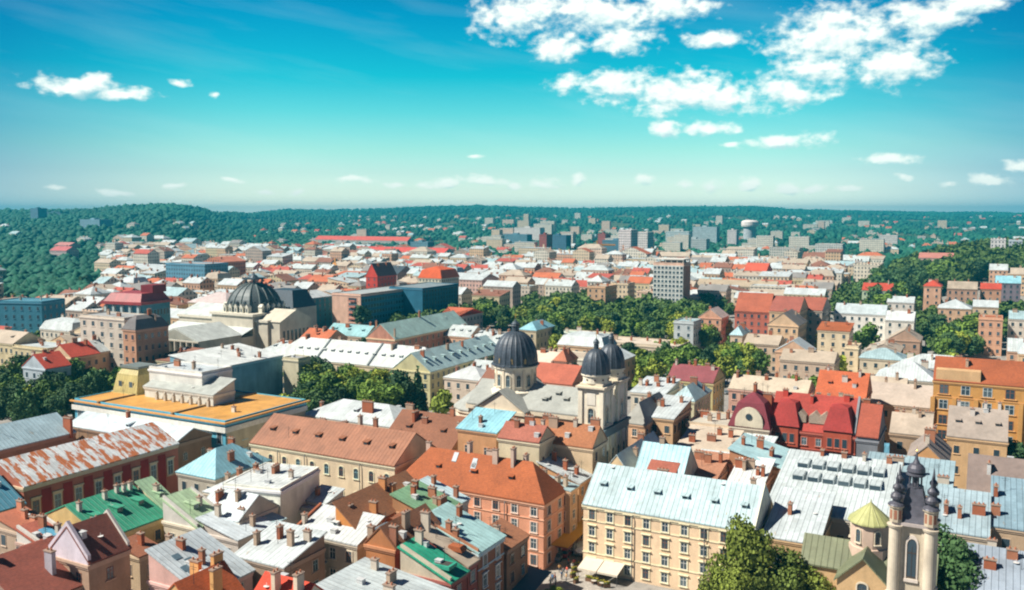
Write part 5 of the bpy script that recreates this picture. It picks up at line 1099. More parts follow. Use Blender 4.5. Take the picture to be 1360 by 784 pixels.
building('house', 'teal metal roofed house with dark hatches left of the mint roof', (486,447), 12.5, 432, 12, 'gx', 4.0, (.5,.4,.3), seam((.28,.52,.55)), fl=3, ch=4, dm=3, group=AV, seed=89, detail=1)
# red row and tall houses on the left
LR = 'row of houses behind the left trees'
building('house', 'blue white house with red roof at the left end of the row behind the trees', (60,489), 14, -12, ('x',94), 'gy', 4.2, (.42,.48,.52), tile((.56,.07,.035)), fl=3, sp=3, ch=3, group=LR, seed=90, detail=1)
building('house', 'cream house with red roof in the middle of the row behind the trees', (94,474), 15, -12, ('x',132), 'gy', 4.0, (.62,.46,.3), tile((.56,.075,.04)), fl=3, sp=2.6, ch=3, group=LR, seed=91, detail=1)
building('house', 'cream house with white roof at the right end of the row behind the trees', (132,467), 15, -12, ('x',166), 'gy', 3.6, (.62,.46,.3), seam(RW), fl=3, sp=2.6, ch=2, group=LR, seed=92, detail=1)
building('apartment_block', 'tall pale concrete block with vertical window strips', (165,424), 27, 106, 12, 'flat', .3, (.56,.50,.42), flatr(RGY), fl=7, sp=4.0, ww=1.6, wh=1.8, ch=2, group=None, cat='building', seed=93, detail=1)
building('apartment_house', 'tall orange brown house with dark mansard beside the pale concrete block', (180,438), 25, 163, 14, 'mans', 4.5, (.50,.27,.17), flatr((.16,.15,.15)), fl=6, sp=2.6, ch=3, mi=1.5, group=None, seed=94, detail=1)
def pediment_house():
    x, y, a = frame(264, 452, 17); r = empty('hall', 'grey classical hall with broad triangular pediment', 'hall', (x, y, 0), a)
    MB().box(-24,0,0,22,0,16.5).obj('wall', wall((.46,.44,.36)), r)
    b = MB().add([(-24.6,-.8,16.5),(.6,-.8,16.5),(.6,22,16.5),(-24.6,22,16.5),(-12,-.8,21.2),(-12,22,21.2)], [(0,1,4),(1,2,5,4),(3,0,4,5),(2,3,5)]); b.obj('roof', seam((.58,.62,.58)), r)
    MB().add([(-22,-.9,16.9),(-2,-.9,16.9),(-12,-.9,20.5)], [(0,1,2)]).obj('tympanum', wall((.36,.36,.31)), r); MB().box(-24.8,.8,-1.1,-.01,15.9,16.49).obj('cornice', stone, r)
    for i in range(7): MB().lathe([(.8,0),(.7,15.8)], 10, -22+i*3.3, -.5).obj('column', stone, r)
    FOOT.append((x-24*math.cos(a), y-24*math.sin(a), a, 24, 22, 20))
pediment_house()
# red topped pavilion, blue block
def red_hall():
    x, y, a = frame(189, 404, 24, 8); r = empty('office_block', 'blue glazed block with tiered dark red roof', 'building', (x, y, 0), a)
    MB().box(-22,0,0,18,0,23.5).obj('wall', wall((.10,.26,.34)), r)
    b = MB(); 
    for i in range(5): b.box(-21.5+i*4.8,-20.3+i*4.8,-1.2,-.01,10,23)
    b.obj('pier', wall((.42,.50,.50)), r)
    MB().box(-23,1,-1.8,19,23.5,24.8).slab([(-22,-1,24.8),(0,-1,24.8),(0,18,24.8),(-22,18,24.8),(-20,2,28.5),(-2,2,28.5),(-2,16,28.5),(-20,16,28.5)], [(0,1,5,4),(1,2,6,5),(2,3,7,6),(3,0,4,7),(4,5,6,7)], .2).obj('roof', seam((.34,.045,.05)), r)
    MB().box(-8,-1,8,17,28.5,32).obj('roof_block', wall((.20,.03,.04)), r)
    for i in range(5):
        for zz in (4, 10, 16): put_window(r, -18.5+i*4.4, -.01, zz, 0, 2.6, 3.6, 'plain', (.3,.4,.45), (.3,.4,.42), 1)
    for i in range(8):
        for zz in (6, 12, 18): put_window(r, .01, 1.5+i*2.1, zz, R(90), 1.2, 2.6, 'plain', (.3,.4,.45), (.14,.3,.38), 1)
    FOOT.append((x-22*math.cos(a), y-22*math.sin(a), a, 22, 34, 30))
red_hall()
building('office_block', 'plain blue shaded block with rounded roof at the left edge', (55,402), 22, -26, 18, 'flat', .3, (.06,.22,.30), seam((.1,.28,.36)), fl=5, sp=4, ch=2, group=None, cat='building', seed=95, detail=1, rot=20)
# hotel slab and glass block
B = building('hotel', 'long blue glazed hotel slab with pink end tower', (479,392), 20, 441, ('x',560), 'flat', .4, (.62,.40,.30), flatr((.34,.38,.38)), fl=6, sp=2.8, ww=2.0, wh=1.9, st='plain', fc=(.2,.4,.5), sc_=(.06,.22,.3), ch=0, xwin=False, group=None, cat='hotel', seed=96, detail=1, wm=None)
MB().box(B.W+.001, B.W+.35, .5, B.D, 1, B.z-1.2).obj('glazed_front', wall((.05,.22,.31)), B.root)  # teal glass, with the blue shade of this side put into its colour
for i in range(6): put_window(B.root, B.W*.72, -.01, 2+i*2.9, 0, B.W*.28, 1.6, 'plain', (.3,.1,.08), (.5,.25,.18), 1)
for i in range(5): MB().box(B.W*.62,B.W*.82,-.9,-.01,2.5+i*3.4,3.2+i*3.4).obj('balcony', wall((.42,.16,.12)), B.root)
for i in range(22):
    for r_ in range(5): put_window(B.root, B.W+.36, B.D*(i+.6)/22.6, 2.0+r_*3.4, R(90), B.D/22*.78, 1.8, 'plain', (.2,.4,.5), (.08,.30,.40), 1)
building('hotel_annex', 'darker blue annex closing the hotel slab', (561,384), 21, -24, ('x',609), 'flat', .4, (.03,.14,.22), flatr((.2,.25,.27)), fl=8, sp=3, fc=(.2,.4,.5), sc_=(.03,.14,.2), ch=0, group=None, cat='hotel', seed=97, detail=1, xwin=False)
building('office_block', 'dark teal glazed block with pale grey and orange roof left of the hotel', (372,401), 18, -22, ('x',441), 'gy', 3.0, (.04,.17,.22), seam((.56,.60,.60)), fl=6, sp=4, sc_=(.05,.2,.26), ch=2, group=None, cat='building', seed=98, detail=1, xwin=False)
# white grid tower
B = building('tower_block', 'white gridded tower block with brown side wall and roof slab on posts', (908,352), 33, 868, 15, 'flat', .3, (.62,.42,.32), flatr(RGY), fl=11, sp=2.2, ww=1.6, wh=1.6, fc=(.5,.6,.6), sc_=(.62,.64,.60), ch=0, ywin=False, par=1.2, group=None, cat='tower block', seed=99, detail=1)
MB().box(-.01, B.W*.995, -.3, -.002, 2, B.z-.6).obj('grid_front', wall((.60,.62,.58)), B.root)
for o in [c for c in B.root.children if c.name.startswith('window')]: o.location.y -= .31
MB().box(0, B.W, 0, B.D, B.z+3.0, B.z+3.6).obj('roof_slab', wall((.66,.64,.58)), B.root)
for i in range(6): MB().box(B.W*i/5.2, B.W*i/5.2+.5, .3, .8, B.z+1.2, B.z+3.0).box(B.W*i/5.2, B.W*i/5.2+.5, B.D-.8, B.D-.3, B.z+1.2, B.z+3.0).obj('post', stone, B.root)
MB().box(B.W*.3,B.W*.9,3,B.D-3,B.z+.2,B.z+2.99).obj('plant_room', wall((.4,.36,.32)), B.root)
for i in range(4): MB().box(B.W+.002,B.W+.3,B.D*(i+.3)/4.2,B.D*(i+.9)/4.2,4,B.z-1).obj('side_rib', wall((.50,.22,.15)), B.root)
# ------------------------------------------------------------ parks and street trees (crown outlines in the photograph, mid height 7 m)
G1 = 'trees of the long central park'
park([(596,418),(640,400),(690,412),(740,392),(800,396),(870,398),(915,404),(968,424),(972,442),(930,452),(880,447),(800,440),(740,440),(700,432),(650,424),(600,428)], 8.5, (9, 14), ['round','round','round','light','dark'], 'leafy green tree in the long park beyond the twin towered church', G1)
park([(838,470),(870,456),(905,462),(930,466),(975,458),(1018,470),(1008,492),(950,494),(905,486),(860,488),(838,484)], 8.5, (9, 13), ['round','dark','light','round'], 'leafy tree between the maroon roofed house and the park', 'trees by the lane behind the maroon roof', thin=.1)
park([(400,478),(440,484),(520,492),(540,500),(544,520),(500,528),(440,532),(408,532),(402,508)], 7.0, (12, 16), ['round','round','dark','light'], 'leafy street tree in front of the very long cream building', 'street trees before the very long cream building', zmid=10.5)
x, y = P(555, 516, 10); tree(x, y, 17, 'conifer', 'dark pointed conifer at the right end of the street trees', None, name='conifer_tree', wide=.85)
for (px, py, h, k, lab) in [(583,530,6,'light','small yellow green tree beside the dark conifer'),(668,458,6,'light','small bright tree left of the far bell tower dome'),(1115,486,11,'round','round green tree beside the tall yellow house'),(392,512,7,'dark','dark green bush on the palace roof side'),(345,512,5,'light','yellow green bush at the foot of the peeling blue shaded wall'),
        (243,598,6,'round','small green tree at the end of the red panelled building'),(212,603,5,'round','green climber at the red panelled wall end'),(963,615,7,'round','green courtyard tree behind the long cream house'),(1225,470,8,'dark','dark tree above the white roof with rust'),(228,418,9,'round','green tree beside the grey classical hall'),(205,424,7,'dark','dark small tree left of the grey classical hall')]:
    x, y = P(px, py, h*.6); tree(x, y, h, k, lab, None)
park([(0,500),(40,478),(62,490),(110,498),(150,505),(128,530),(80,548),(0,552)], 7.5, (10, 14), ['dark','round','dark'], 'dark green tree behind the blue roofed rear wing', 'dark trees at the left before the palace')
park([(515,412),(545,405),(600,405),(596,418),(540,424),(512,424)], 8.5, (8, 11), ['light','round','dark'], 'pale green tree at the foot of the hotel annex', 'trees at the foot of the hotel')
# big trees at the lower right (near)
for i, (px, py, h, w, lab) in enumerate([(996,692,19,.72,'tall narrow sunlit tree before the blank gable of the long cream house'),(972,748,13,.85,'lower left bushy tree under the long cream house'),(1050,728,15,.98,'broad green tree in the middle of the lower right tree group'),(1092,752,13,.9,'dark green tree at the right of the lower right tree group'),(1010,756,12,.9,'bright bushy tree at the bottom edge before the cream house'),
        (1264,698,19,.85,'dark tree standing right against the slim bell tower'),(1345,584,14,1.1,'dark tree at the right edge below the ochre building'),(735,778,4.5,1.1,'bright lime small tree at the bottom of the square')]):
    x, y = P(px, py, h); kind = ['near','near','near','near','near','dark','dark','light'][i]
    tree(x, y, h, kind, lab, None, nleaf=9000, leaf=.30, wide=w)
# right hand wooded rise and other belts
RH = 'trees of the wooded rise at the right'
park([(1140,372),(1200,350),(1260,342),(1360,332),(1420,330),(1420,380),(1360,372),(1310,366),(1225,374),(1180,392)], 10, (15, 21), ['dark','dark','round'], 'dark tree on the wooded rise at the right edge', RH, zmid=18, z_of=terrain)
park([(1100,395),(1130,378),(1180,378),(1216,395),(1225,408),(1180,412),(1110,420)], 11, (10, 15), ['round','light','dark'], 'green tree behind the white roofed houses on the right', 'trees behind the white roofs on the right', zmid=8, z_of=terrain)
park([(1213,424),(1230,405),(1290,405),(1345,402),(1400,400),(1400,425),(1330,440),(1290,462),(1250,462),(1222,452)], 9.5, (10, 14), ['dark','round','dark'], 'dark green tree in the wooded slope above the ochre building', 'trees above the ochre building', zmid=8)

# ------------------------------------------------------------ mid distance houses placed by eye
MID = 'houses in the middle distance on the right'
mids = [
 ('house','yellow tall house with blank sunny walls and orange roof edge right of centre',(1128,440),18,1086,12,'s',2,(.68,.56,.38),tile(RO),MID),
 ('house','lower part of the yellow house stepping down with a few openings',(1140,462),15,1122,9,'flat',.3,(.68,.56,.38),flatr(RT),MID),
 ('house','orange gabled house with white snow like roof edge among tan roofs',(1076,468),14,1030,12,'gy',4,(.55,.36,.24),seam(RW),MID),
 ('house','long tan roofed house below the orange gabled house',(1108,482),13,1036,13,'gx',3,(.52,.4,.3),flatr(RT),MID),
 ('house','white rendered house with grey tin roofs and blank gable',(1176,418),16,1108,16,'gx',4,(.72,.70,.64),seam((.5,.58,.6)),MID),
 ('house','white house with rounded gable at the right of the white group',(1214,426),15,1176,14,'gx',3.6,(.70,.66,.58),seam((.66,.7,.7)),MID),
 ('house','brown brick gabled house in front of the white group',(1222,452),13,1180,14,'gy',4,(.42,.28,.2),flatr(RT),MID),
 ('house','cream house with pale hipped roof below the tall yellow house',(1200,478),13,1142,13,'hip',3,(.62,.54,.4),seam(RP),MID),
 ('house','white metal hipped roof with rust flecks left of the ochre building',(1243,506),15,1163,14,'hip',4.5,(.58,.52,.42),seam(RW,rust=.55),MID),
 ('house','long tan roofed building with red chimney flecks left of the ochre building',(1240,541),13.5,1150,15,'gx',4.4,(.5,.4,.3),flatr((.46,.39,.33)),MID),
 ('house','tall pink house with orange roof in front of the dark wooded slope',(1332,424),17,1300,12,'flat',.3,(.6,.34,.22),tile(RO),MID),
 ('house','pale striped house at the right edge beside the tall pink house',(1372,424),17,1340,12,'gx',3,(.6,.54,.46),seam(RP),MID),
 ('house','pinkish tower like house with red roof on the wooded rise',(1250,380),20,1227,14,'hip',3,(.6,.36,.24),tile(RR),MID),
 ('house','wide brown house with pale roof on the wooded rise',(1298,384),16,1258,14,'gx',4,(.45,.28,.2),seam(RT),MID),
 ('house','orange house with white roofs below the wide brown house',(1290,410),15,1246,16,'hip',4,(.62,.40,.26),seam(RW),MID),
 ('house','pale low roofed house right of the orange house with white roofs',(1326,408),13,1292,14,'gx',3,(.6,.44,.3),seam(RW),MID),
 ('house','red roofed corner house at the top of the wooded rise',(1330,384),16,1302,12,'gx',3,(.5,.28,.18),tile(RR),MID),
 ('house','dark house with blue roofs at the upper right edge',(1356,376),18,1322,14,'gx',4,(.2,.17,.2),seam(RLB),MID),
 ('house','pale green house with bright red roof left of a big lime tree',(1185,386),16,1145,14,'gx',4,(.44,.52,.36),tile(RR),MID),
 ('house','long white low house under the bright red roofed green house',(1214,402),12,1178,12,'gx',3,(.6,.56,.5),seam(RW),MID),
 ('house','red neo gothic gabled house with pointed dormers',(1022,414),19,976,16,'gx',8,(.42,.13,.09),tile((.38,.10,.05)),MID),
 ('house','dark sided corner house with peach gable and mansard beside the red gothic house',(1062,414),20,1022,22,'gx',6,(.60,.42,.26),tile((.34,.10,.07)),MID),
 ('house','peach gabled house with dark mansard front in the sunny street row',(1060,432),17,1020,20,'gy',5,(.62,.44,.28),flatr((.2,.18,.17)),MID),
 ('house','long grey shaded street house with stepped roof running away at centre right',(1092,412),19,1062,26,'gx',5,(.40,.34,.28),tile((.36,.10,.06)),MID),
 ('house','low house with little blue domed corner pavilion near the park',(986,444),13,970,14,'hip',3,(.6,.46,.34),seam((.4,.6,.66)),MID),
 ('house','tan roofed low house right of the blue domed corner pavilion',(1034,458),12,988,14,'gx',3,(.55,.42,.3),flatr(RT),MID),
 ('house','pink gabled house standing among the park trees',(958,422),15,928,14,'gy',4,(.60,.33,.22),seam((.6,.5,.45)),MID),
 ('house','grey white narrow ornate house between park trees',(921,429),15,895,13,'flat',.4,(.46,.50,.50),seam(RP),MID),
 ('house','low sand coloured flat roofs before the park',(900,462),9,800,18,'flat',.3,(.55,.47,.36),flatr((.58,.50,.40)),MID),
 ('house','low long building with mint roof edges behind the far bell tower',(800,448),9,735,14,'flat',.3,(.55,.47,.36),flatr((.52,.62,.52)),MID),
 ('house','corner house with red and teal roof stripes left of the park trees',(712,438),14,690,('x',736),'hip',3,(.52,.44,.3),seam(RLB),MID),
 ('house','grey walled house with orange roof left of the park',(606,421),12,583,('x',641),'hipx',3.4,(.42,.36,.34),tile((.52,.13,.06)),MID),
 ('house','rust red roofed houses behind the church drum',(760,510),13.5,700,14,'gx',4.6,(.5,.25,.17),tile((.44,.12,.07)),MID),
 ('house','small orange turreted house behind the near bell tower',(752,478),16,736,9,'hip',3,(.5,.28,.2),tile((.50,.18,.1)),MID),
 ('house','cream low house under the church drum to its right',(738,482),12,704,12,'gx',3,(.62,.54,.42),flatr((.6,.5,.4)),MID),
 ('house','pink white long roofed house left of the opera dome',(300,404),17,250,22,'hip',5,(.56,.46,.30),seam((.62,.52,.50)),MID),
 ('house','cream corner house with dark dormer roof left of the opera',(284,412),19,254,16,'flat',.4,(.56,.46,.28),flatr(RT),MID),
 ('warehouse','wide white barrel roofed hall on the left far side',(232,362),12,150,50,'gx',5,(.5,.5,.5),seam(RW),None),
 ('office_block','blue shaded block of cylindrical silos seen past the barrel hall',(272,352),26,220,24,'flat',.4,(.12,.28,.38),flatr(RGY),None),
 ('house','orange gabled brick warehouse beside the silos',(297,348),24,270,26,'gy',4,(.56,.22,.12),tile((.55,.2,.12)),None),
 ('long_building','very long white building with bright red roof, nearer of two',(590,336),14,452,24,'gx',6,(.66,.62,.56),tile((.60,.07,.05)),'two far long red roofed buildings'),
 ('long_building','very long building with bright red roof, farther of two',(541,320),15,418,24,'gx',7,(.5,.5,.45),tile((.58,.09,.06)),'two far long red roofed buildings'),
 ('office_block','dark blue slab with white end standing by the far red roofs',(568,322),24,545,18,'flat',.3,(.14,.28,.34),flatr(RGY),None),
 ('church','small bright red church like gabled front at the foot of the far town',(501,366),24,486,22,'gy',8,(.52,.06,.04),tile((.2,.1,.1)),None),
 ('house','black roofed hall right of the bright red gabled front',(528,364),16,494,26,'gx',6,(.3,.2,.2),flatr((.05,.07,.09)),None),
 ('house','block with bright orange stepped roof top behind the hotel',(586,370),20,556,24,'mans',8,(.56,.56,.44),tile((.62,.10,.02)),None),
 ('house','long pink walled hall with white roof behind the hotel annex',(640,372),16,594,26,'gx',4,(.60,.40,.34),seam(RW),None),
 ('house','white dome like glazed rooftop house in the dense far town',(800,374),17,780,16,'hip',4,(.55,.5,.42),seam((.62,.68,.66)),None),
 ('house','orange brick block below the glazed rooftop house',(804,382),18,780,20,'flat',.4,(.56,.36,.22),flatr(RT),None),
 ('tower_block','pair of pale high slabs on the far slope, left of centre',(717,303),34,683,24,'flat',.3,(.70,.68,.64),flatr(RGY),'pale high slabs on the far slope'),
 ('tower_block','pink white stepped high slab group on the far slope',(838,306),46,822,26,'flat',.3,(.68,.62,.60),flatr(RGY),'pale high slabs on the far slope'),
 ('tower_block','pale slab right of the pink white one on the far slope',(860,309),40,840,26,'flat',.3,(.68,.64,.60),flatr(RGY),'pale high slabs on the far slope'),
 ('tower_block','broad grey white office slab with window grid at the far right centre',(1119,325),42,1083,22,'flat',.3,(.56,.56,.52),flatr(RGY),None),
 ('office_block','curved pale office front left of the broad grey white slab',(1062,330),34,1022,24,'flat',.3,(.56,.54,.48),flatr(RGY),None),
 ('long_building','yellow long building in front of the curved pale office',(1072,350),16,1018,20,'gx',4,(.66,.46,.24),flatr(RT),None),
 ('house','stepped bright red gabled building among trees right of centre',(1018,360),18,988,22,'gx',6,(.55,.07,.04),tile((.58,.10,.05)),None),
 ('long_building','long tan tiled roof below the stepped red gabled building',(1030,382),13,925,16,'gx',4,(.5,.4,.28),tile((.42,.34,.24)),None),
 ('long_building','long orange white building with red roof by the right woods',(1266,343),14,1220,22,'gx',4,(.60,.42,.36),tile((.5,.2,.16)),None),
 ('office_block','white block with yellow front among the far right houses',(1170,352),18,1134,24,'flat',.4,(.68,.62,.5),flatr(RT),None),
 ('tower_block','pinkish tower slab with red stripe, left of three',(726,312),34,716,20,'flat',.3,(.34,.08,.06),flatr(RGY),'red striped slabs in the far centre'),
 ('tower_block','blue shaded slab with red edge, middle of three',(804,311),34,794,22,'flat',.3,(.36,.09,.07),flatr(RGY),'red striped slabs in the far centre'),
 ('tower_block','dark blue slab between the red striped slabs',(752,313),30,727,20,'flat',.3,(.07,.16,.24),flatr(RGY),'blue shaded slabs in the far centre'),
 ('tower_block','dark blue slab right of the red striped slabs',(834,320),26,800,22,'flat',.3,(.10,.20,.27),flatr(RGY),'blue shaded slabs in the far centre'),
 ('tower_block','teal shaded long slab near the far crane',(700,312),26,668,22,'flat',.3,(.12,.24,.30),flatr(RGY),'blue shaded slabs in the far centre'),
 ('tower_block','light teal slab above the white gridded tower',(915,308),30,884,22,'flat',.3,(.48,.56,.56),flatr(RGY),'teal white slabs above the gridded tower'),
 ('tower_block','tall teal slab with mast right of the light teal slab',(952,302),38,920,22,'flat',.3,(.40,.50,.52),flatr(RGY),'teal white slabs above the gridded tower'),
 ('tower_block','white slab left of the round topped tower',(978,306),34,966,22,'flat',.3,(.66,.62,.60),flatr(RGY),'teal white slabs above the gridded tower'),
 ('tower_block','wide pale office block behind the gridded tower',(938,318),24,905,22,'flat',.3,(.44,.50,.50),flatr(RGY),'teal white slabs above the gridded tower'),
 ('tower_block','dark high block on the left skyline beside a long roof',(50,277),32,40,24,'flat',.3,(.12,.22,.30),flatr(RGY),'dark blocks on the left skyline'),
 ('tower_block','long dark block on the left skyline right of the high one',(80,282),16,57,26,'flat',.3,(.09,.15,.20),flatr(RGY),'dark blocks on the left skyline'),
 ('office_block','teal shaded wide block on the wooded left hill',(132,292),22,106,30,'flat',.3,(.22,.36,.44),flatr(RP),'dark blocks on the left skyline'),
 ('tower_block','white slab pair in the far right trees',(1192,313),24,1168,20,'flat',.3,(.66,.62,.58),flatr(RGY),'white slabs in the far right trees'),
 ('tower_block','striped white slab at the far right edge of the trees',(1336,318),24,1316,20,'flat',.3,(.62,.60,.58),flatr(RGY),'white slabs in the far right trees'),
 ('tower_block','pale slab beside the striped slab at the far right edge',(1358,320),20,1340,20,'flat',.3,(.44,.5,.54),flatr(RGY),'white slabs in the far right trees'),
 ('house','maroon roofed small villas on the left wooded slope',(88,333),14,66,18,'gx',5,(.5,.4,.38),tile((.5,.12,.12)),None),
 ('house','pink and red topped villa higher on the left wooded slope',(92,326),12,72,18,'gx',4,(.55,.35,.33),tile((.5,.2,.18)),None),
]
FLATZ = 1250.0
def ground_solve(px, py, h):
    """distance along the ray where ground height + h meets it"""
    lo = 120.0 if h < 30 else 1150.0; d = raydir(px, py)
    y = lo
    while y < 5200:
        x_, y_, z_ = PD(px, py, y)
        if z_ <= terrain(x_, y_) + h: return y
        y *= 1.004
    return 5000
def far_building(name, label, F, h, L, D, roof, rh, wc, rm, group, detail=1):
    y0 = ground_solve(F[0], F[1], h); x, y, z = PD(F[0], F[1], y0); zg = z - h
    if zg < .6: 
        pass
    a = GRID; X = (math.cos(a), math.sin(a)); Y = (-X[1], X[0])
    W = solve_len(x, y, -X[0], -X[1], z, L); Dm = solve_len(x, y, Y[0], Y[1], z, D[1]) if isinstance(D, tuple) else D
    B = Bld(); B.W, B.D, B.z, B.rh, B.roof, B.ov, B.par, B.mi, B.hipk = W, Dm, h, rh, roof, .4, .6, 1.8, 1.0; B.bands = (); B.pipes = ()
    o = (x - X[0]*W, y - X[1]*W); B.root = empty(name, label, CATS.get(name, name.replace('_', ' ')), (o[0], o[1], zg), a, group)
    FOOT.append((o[0], o[1], a, W, Dm, h)); k = y0
    far = k > 620
    make_walls(B, wall(wc, .25, win=far), plain(tuple(min(c*1.1, .75) for c in wc), .85, name='trim')); B.roofo = make_roof(B, rm)
    rnd = random.Random(label)
    if not far:
        put_details(B, rnd, max(2, int(W/6)), None, 0, 0, rm)
        fl = max(2, int(h/3.6)); fh = (h-.9)/fl
        for s_, n in ((0, int(W/3.2)), (1, int(Dm/3.2))):
            for r_ in range(fl):
                for i in range(n):
                    if s_ == 0: put_window(B.root, W*(i+.5)/n, -.004, fh*r_+fh*.3, 0, 1.15, 1.7, 'rect', W_, tuple(min(c*1.1, .75) for c in wc), 1)
                    else: put_window(B.root, W+.004, Dm*(i+.5)/n, fh*r_+fh*.3, R(90), 1.15, 1.7, 'rect', W_, tuple(min(c*1.1, .75) for c in wc), 1)
    elif k < 1300: put_details(B, rnd, max(1, int(W/12)), None, 0, 0, rm)
    else:
        if roof == 'flat': MB().box(W*.35, W*.55, Dm*.3, Dm*.7, h+.1, h+3).obj('plant_room', wall(wc), B.root)
    return B
CATS = {'house': 'house', 'tower_block': 'tower block', 'office_block': 'office block', 'long_building': 'building', 'warehouse': 'warehouse', 'church': 'church'}
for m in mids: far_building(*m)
# round topped tower
y0 = 1900; x, y, z = PD(996, 293, y0); z = z + 13; r = empty('round_tower', 'tall round white tower with wider drum top on the far slope', 'tower', (x, y, z-62), GRID)
MB().lathe([(13,0),(13,44)], 24).obj('shaft', wall((.50,.54,.56), .2, win=True), r); MB().lathe([(17,36),(18,39),(18,46),(14,49),(6,50)], 24).obj('drum_top', wall((.72,.66,.62), .2), r)
FOOT.append((x-22, y-22, 0, 44, 44, 70))

# ------------------------------------------------------------ the dense town between, on the same street grid
rnd = random.Random(11)
X_ = (math.cos(GRID), math.sin(GRID)); Y_ = (-X_[1], X_[0])
WC = [(.64,.52,.36),(.60,.42,.26),(.62,.58,.48),(.58,.36,.24),(.52,.46,.38),(.66,.62,.52),(.56,.48,.30),(.42,.34,.28),(.66,.50,.38)]
WN = ['cream','ochre','off white','peach','beige','white','yellow','brown','pale pink']
RC = [(seam(RW),'white metal'),(seam((.54,.60,.60)),'pale grey'),(flatr((.44,.37,.29)),'tan'),(tile((.50,.14,.06)),'orange'),(tile((.46,.09,.06)),'red'),(seam(RP),'pale blue'),(tile((.26,.11,.07)),'brown'),(flatr((.24,.23,.22)),'dark grey')]
RWT = [26, 16, 24, 8, 5, 9, 7, 5]
CLEAR = [([(395,468),(604,468),(604,550),(395,550)],290),([(916,497),(980,497),(980,524),(916,536)],262),([(1088,395),(1120,395),(1120,440),(1088,440)],480),([(441,383),(610,375),(612,414),(441,424)],520),([(366,386),(443,386),(443,424),(366,432)],480),([(132,380),(206,380),(206,420),(132,424)],440),([(864,340),(920,340),(920,402),(864,402)],560),
 ([(258,365),(382,365),(382,440),(240,446)],380),([(0,395),(58,395),(58,436),(0,440)],430),([(975,385),(1092,385),(1092,440),(975,440)],600),([(1085,430),(1142,430),(1142,496),(1085,480)],600),([(1108,408),(1214,408),(1214,440),(1108,440)],600),
 ([(0,330),(70,330),(130,372),(0,392)],900),([(1225,372),(1360,365),(1360,440),(1225,420)],620),([(485,425),(622,410),(622,445),(524,455)],330),([(100,415),(200,415),(200,470),(100,460)],340)]
def free(ox, oy, W, D, top):
    for u in (0, .5, 1):
        x = ox + X_[0]*W*u; y = oy + X_[1]*W*u; q = proj(x + Y_[0]*D*.5, y + Y_[1]*D*.5, top + 1)
        for poly, md in CLEAR:
            if y < md and in_poly(q[0], q[1], poly): return False
    for u in (0, .25, .5, .75, 1):
        for v in (0, .5, 1):
            x = ox + X_[0]*W*u + Y_[0]*D*v; y = oy + X_[1]*W*u + Y_[1]*D*v
            if hit_foot(x, y, .8): return False
            px, py = proj(x, y, 7)
            q2 = proj(x, y, top)
        for poly, zm in PARKS:
                if in_poly(px, py, poly) or in_poly(q2[0], q2[1], poly): return False
    return True
cand = []
t = 120.0; ri = 0
while t < 1120:
    far = t > 900
    D = rnd.uniform(12, 15) if not far else rnd.uniform(14, 20)
    s = -1700.0 + rnd.uniform(0, 20)
    while s < 1200:
        W = rnd.uniform(11, 26) if not far else rnd.uniform(14, 40)
        ox, oy = X_[0]*s + Y_[0]*t, X_[1]*s + Y_[1]*t; s += W + (0.0 if rnd.random() < .82 else rnd.uniform(5, 13))
        cx_, cy_ = ox + X_[0]*W/2 + Y_[0]*D/2, oy + X_[1]*W/2 + Y_[1]*D/2
        if cy_ < 205: continue
        px, py = proj(cx_, cy_, 12)
        if px < -90 or px > 1450: continue
        if cy_ > 1100 and rnd.random() < (.4 if px < 600 else .75): continue
        if px < 140 and cy_ > 900 - px: continue
        if terrain(cx_, cy_) > 14: continue
        if px > 1190 and cy_ > 480 and rnd.random() < .5: continue
        if cy_ > 600 and rnd.random() < .12: continue
        # streets running away from us
        if abs(((s*1.0) % 118) - 59) < 5 and t > 250 and rnd.random() < .6: continue
        if not free(ox + X_[0]*.3 + Y_[0]*.3, oy + X_[1]*.3 + Y_[1]*.3, W-.6, D-.6, 16): continue
        cand.append((cx_, cy_, ox, oy, W, D, px, py))
    t += D + (rnd.choice((4.5, 7)) if ri % 2 == 0 else rnd.choice((9, 12, 14))); ri += 1
cand.sort(key=lambda c: c[1])
N_IND = 290
def place_words(px, y):
    col = ['far left','left','centre left','centre','centre right','right','far right'][min(6, max(0, int(px/195)))]
    d = 'near rows' if y < 260 else 'before the park' if y < 430 else 'behind the park' if y < 620 else 'far town'
    return f'{col}, {d}'
stuff_parts = {}
NIND = [0]
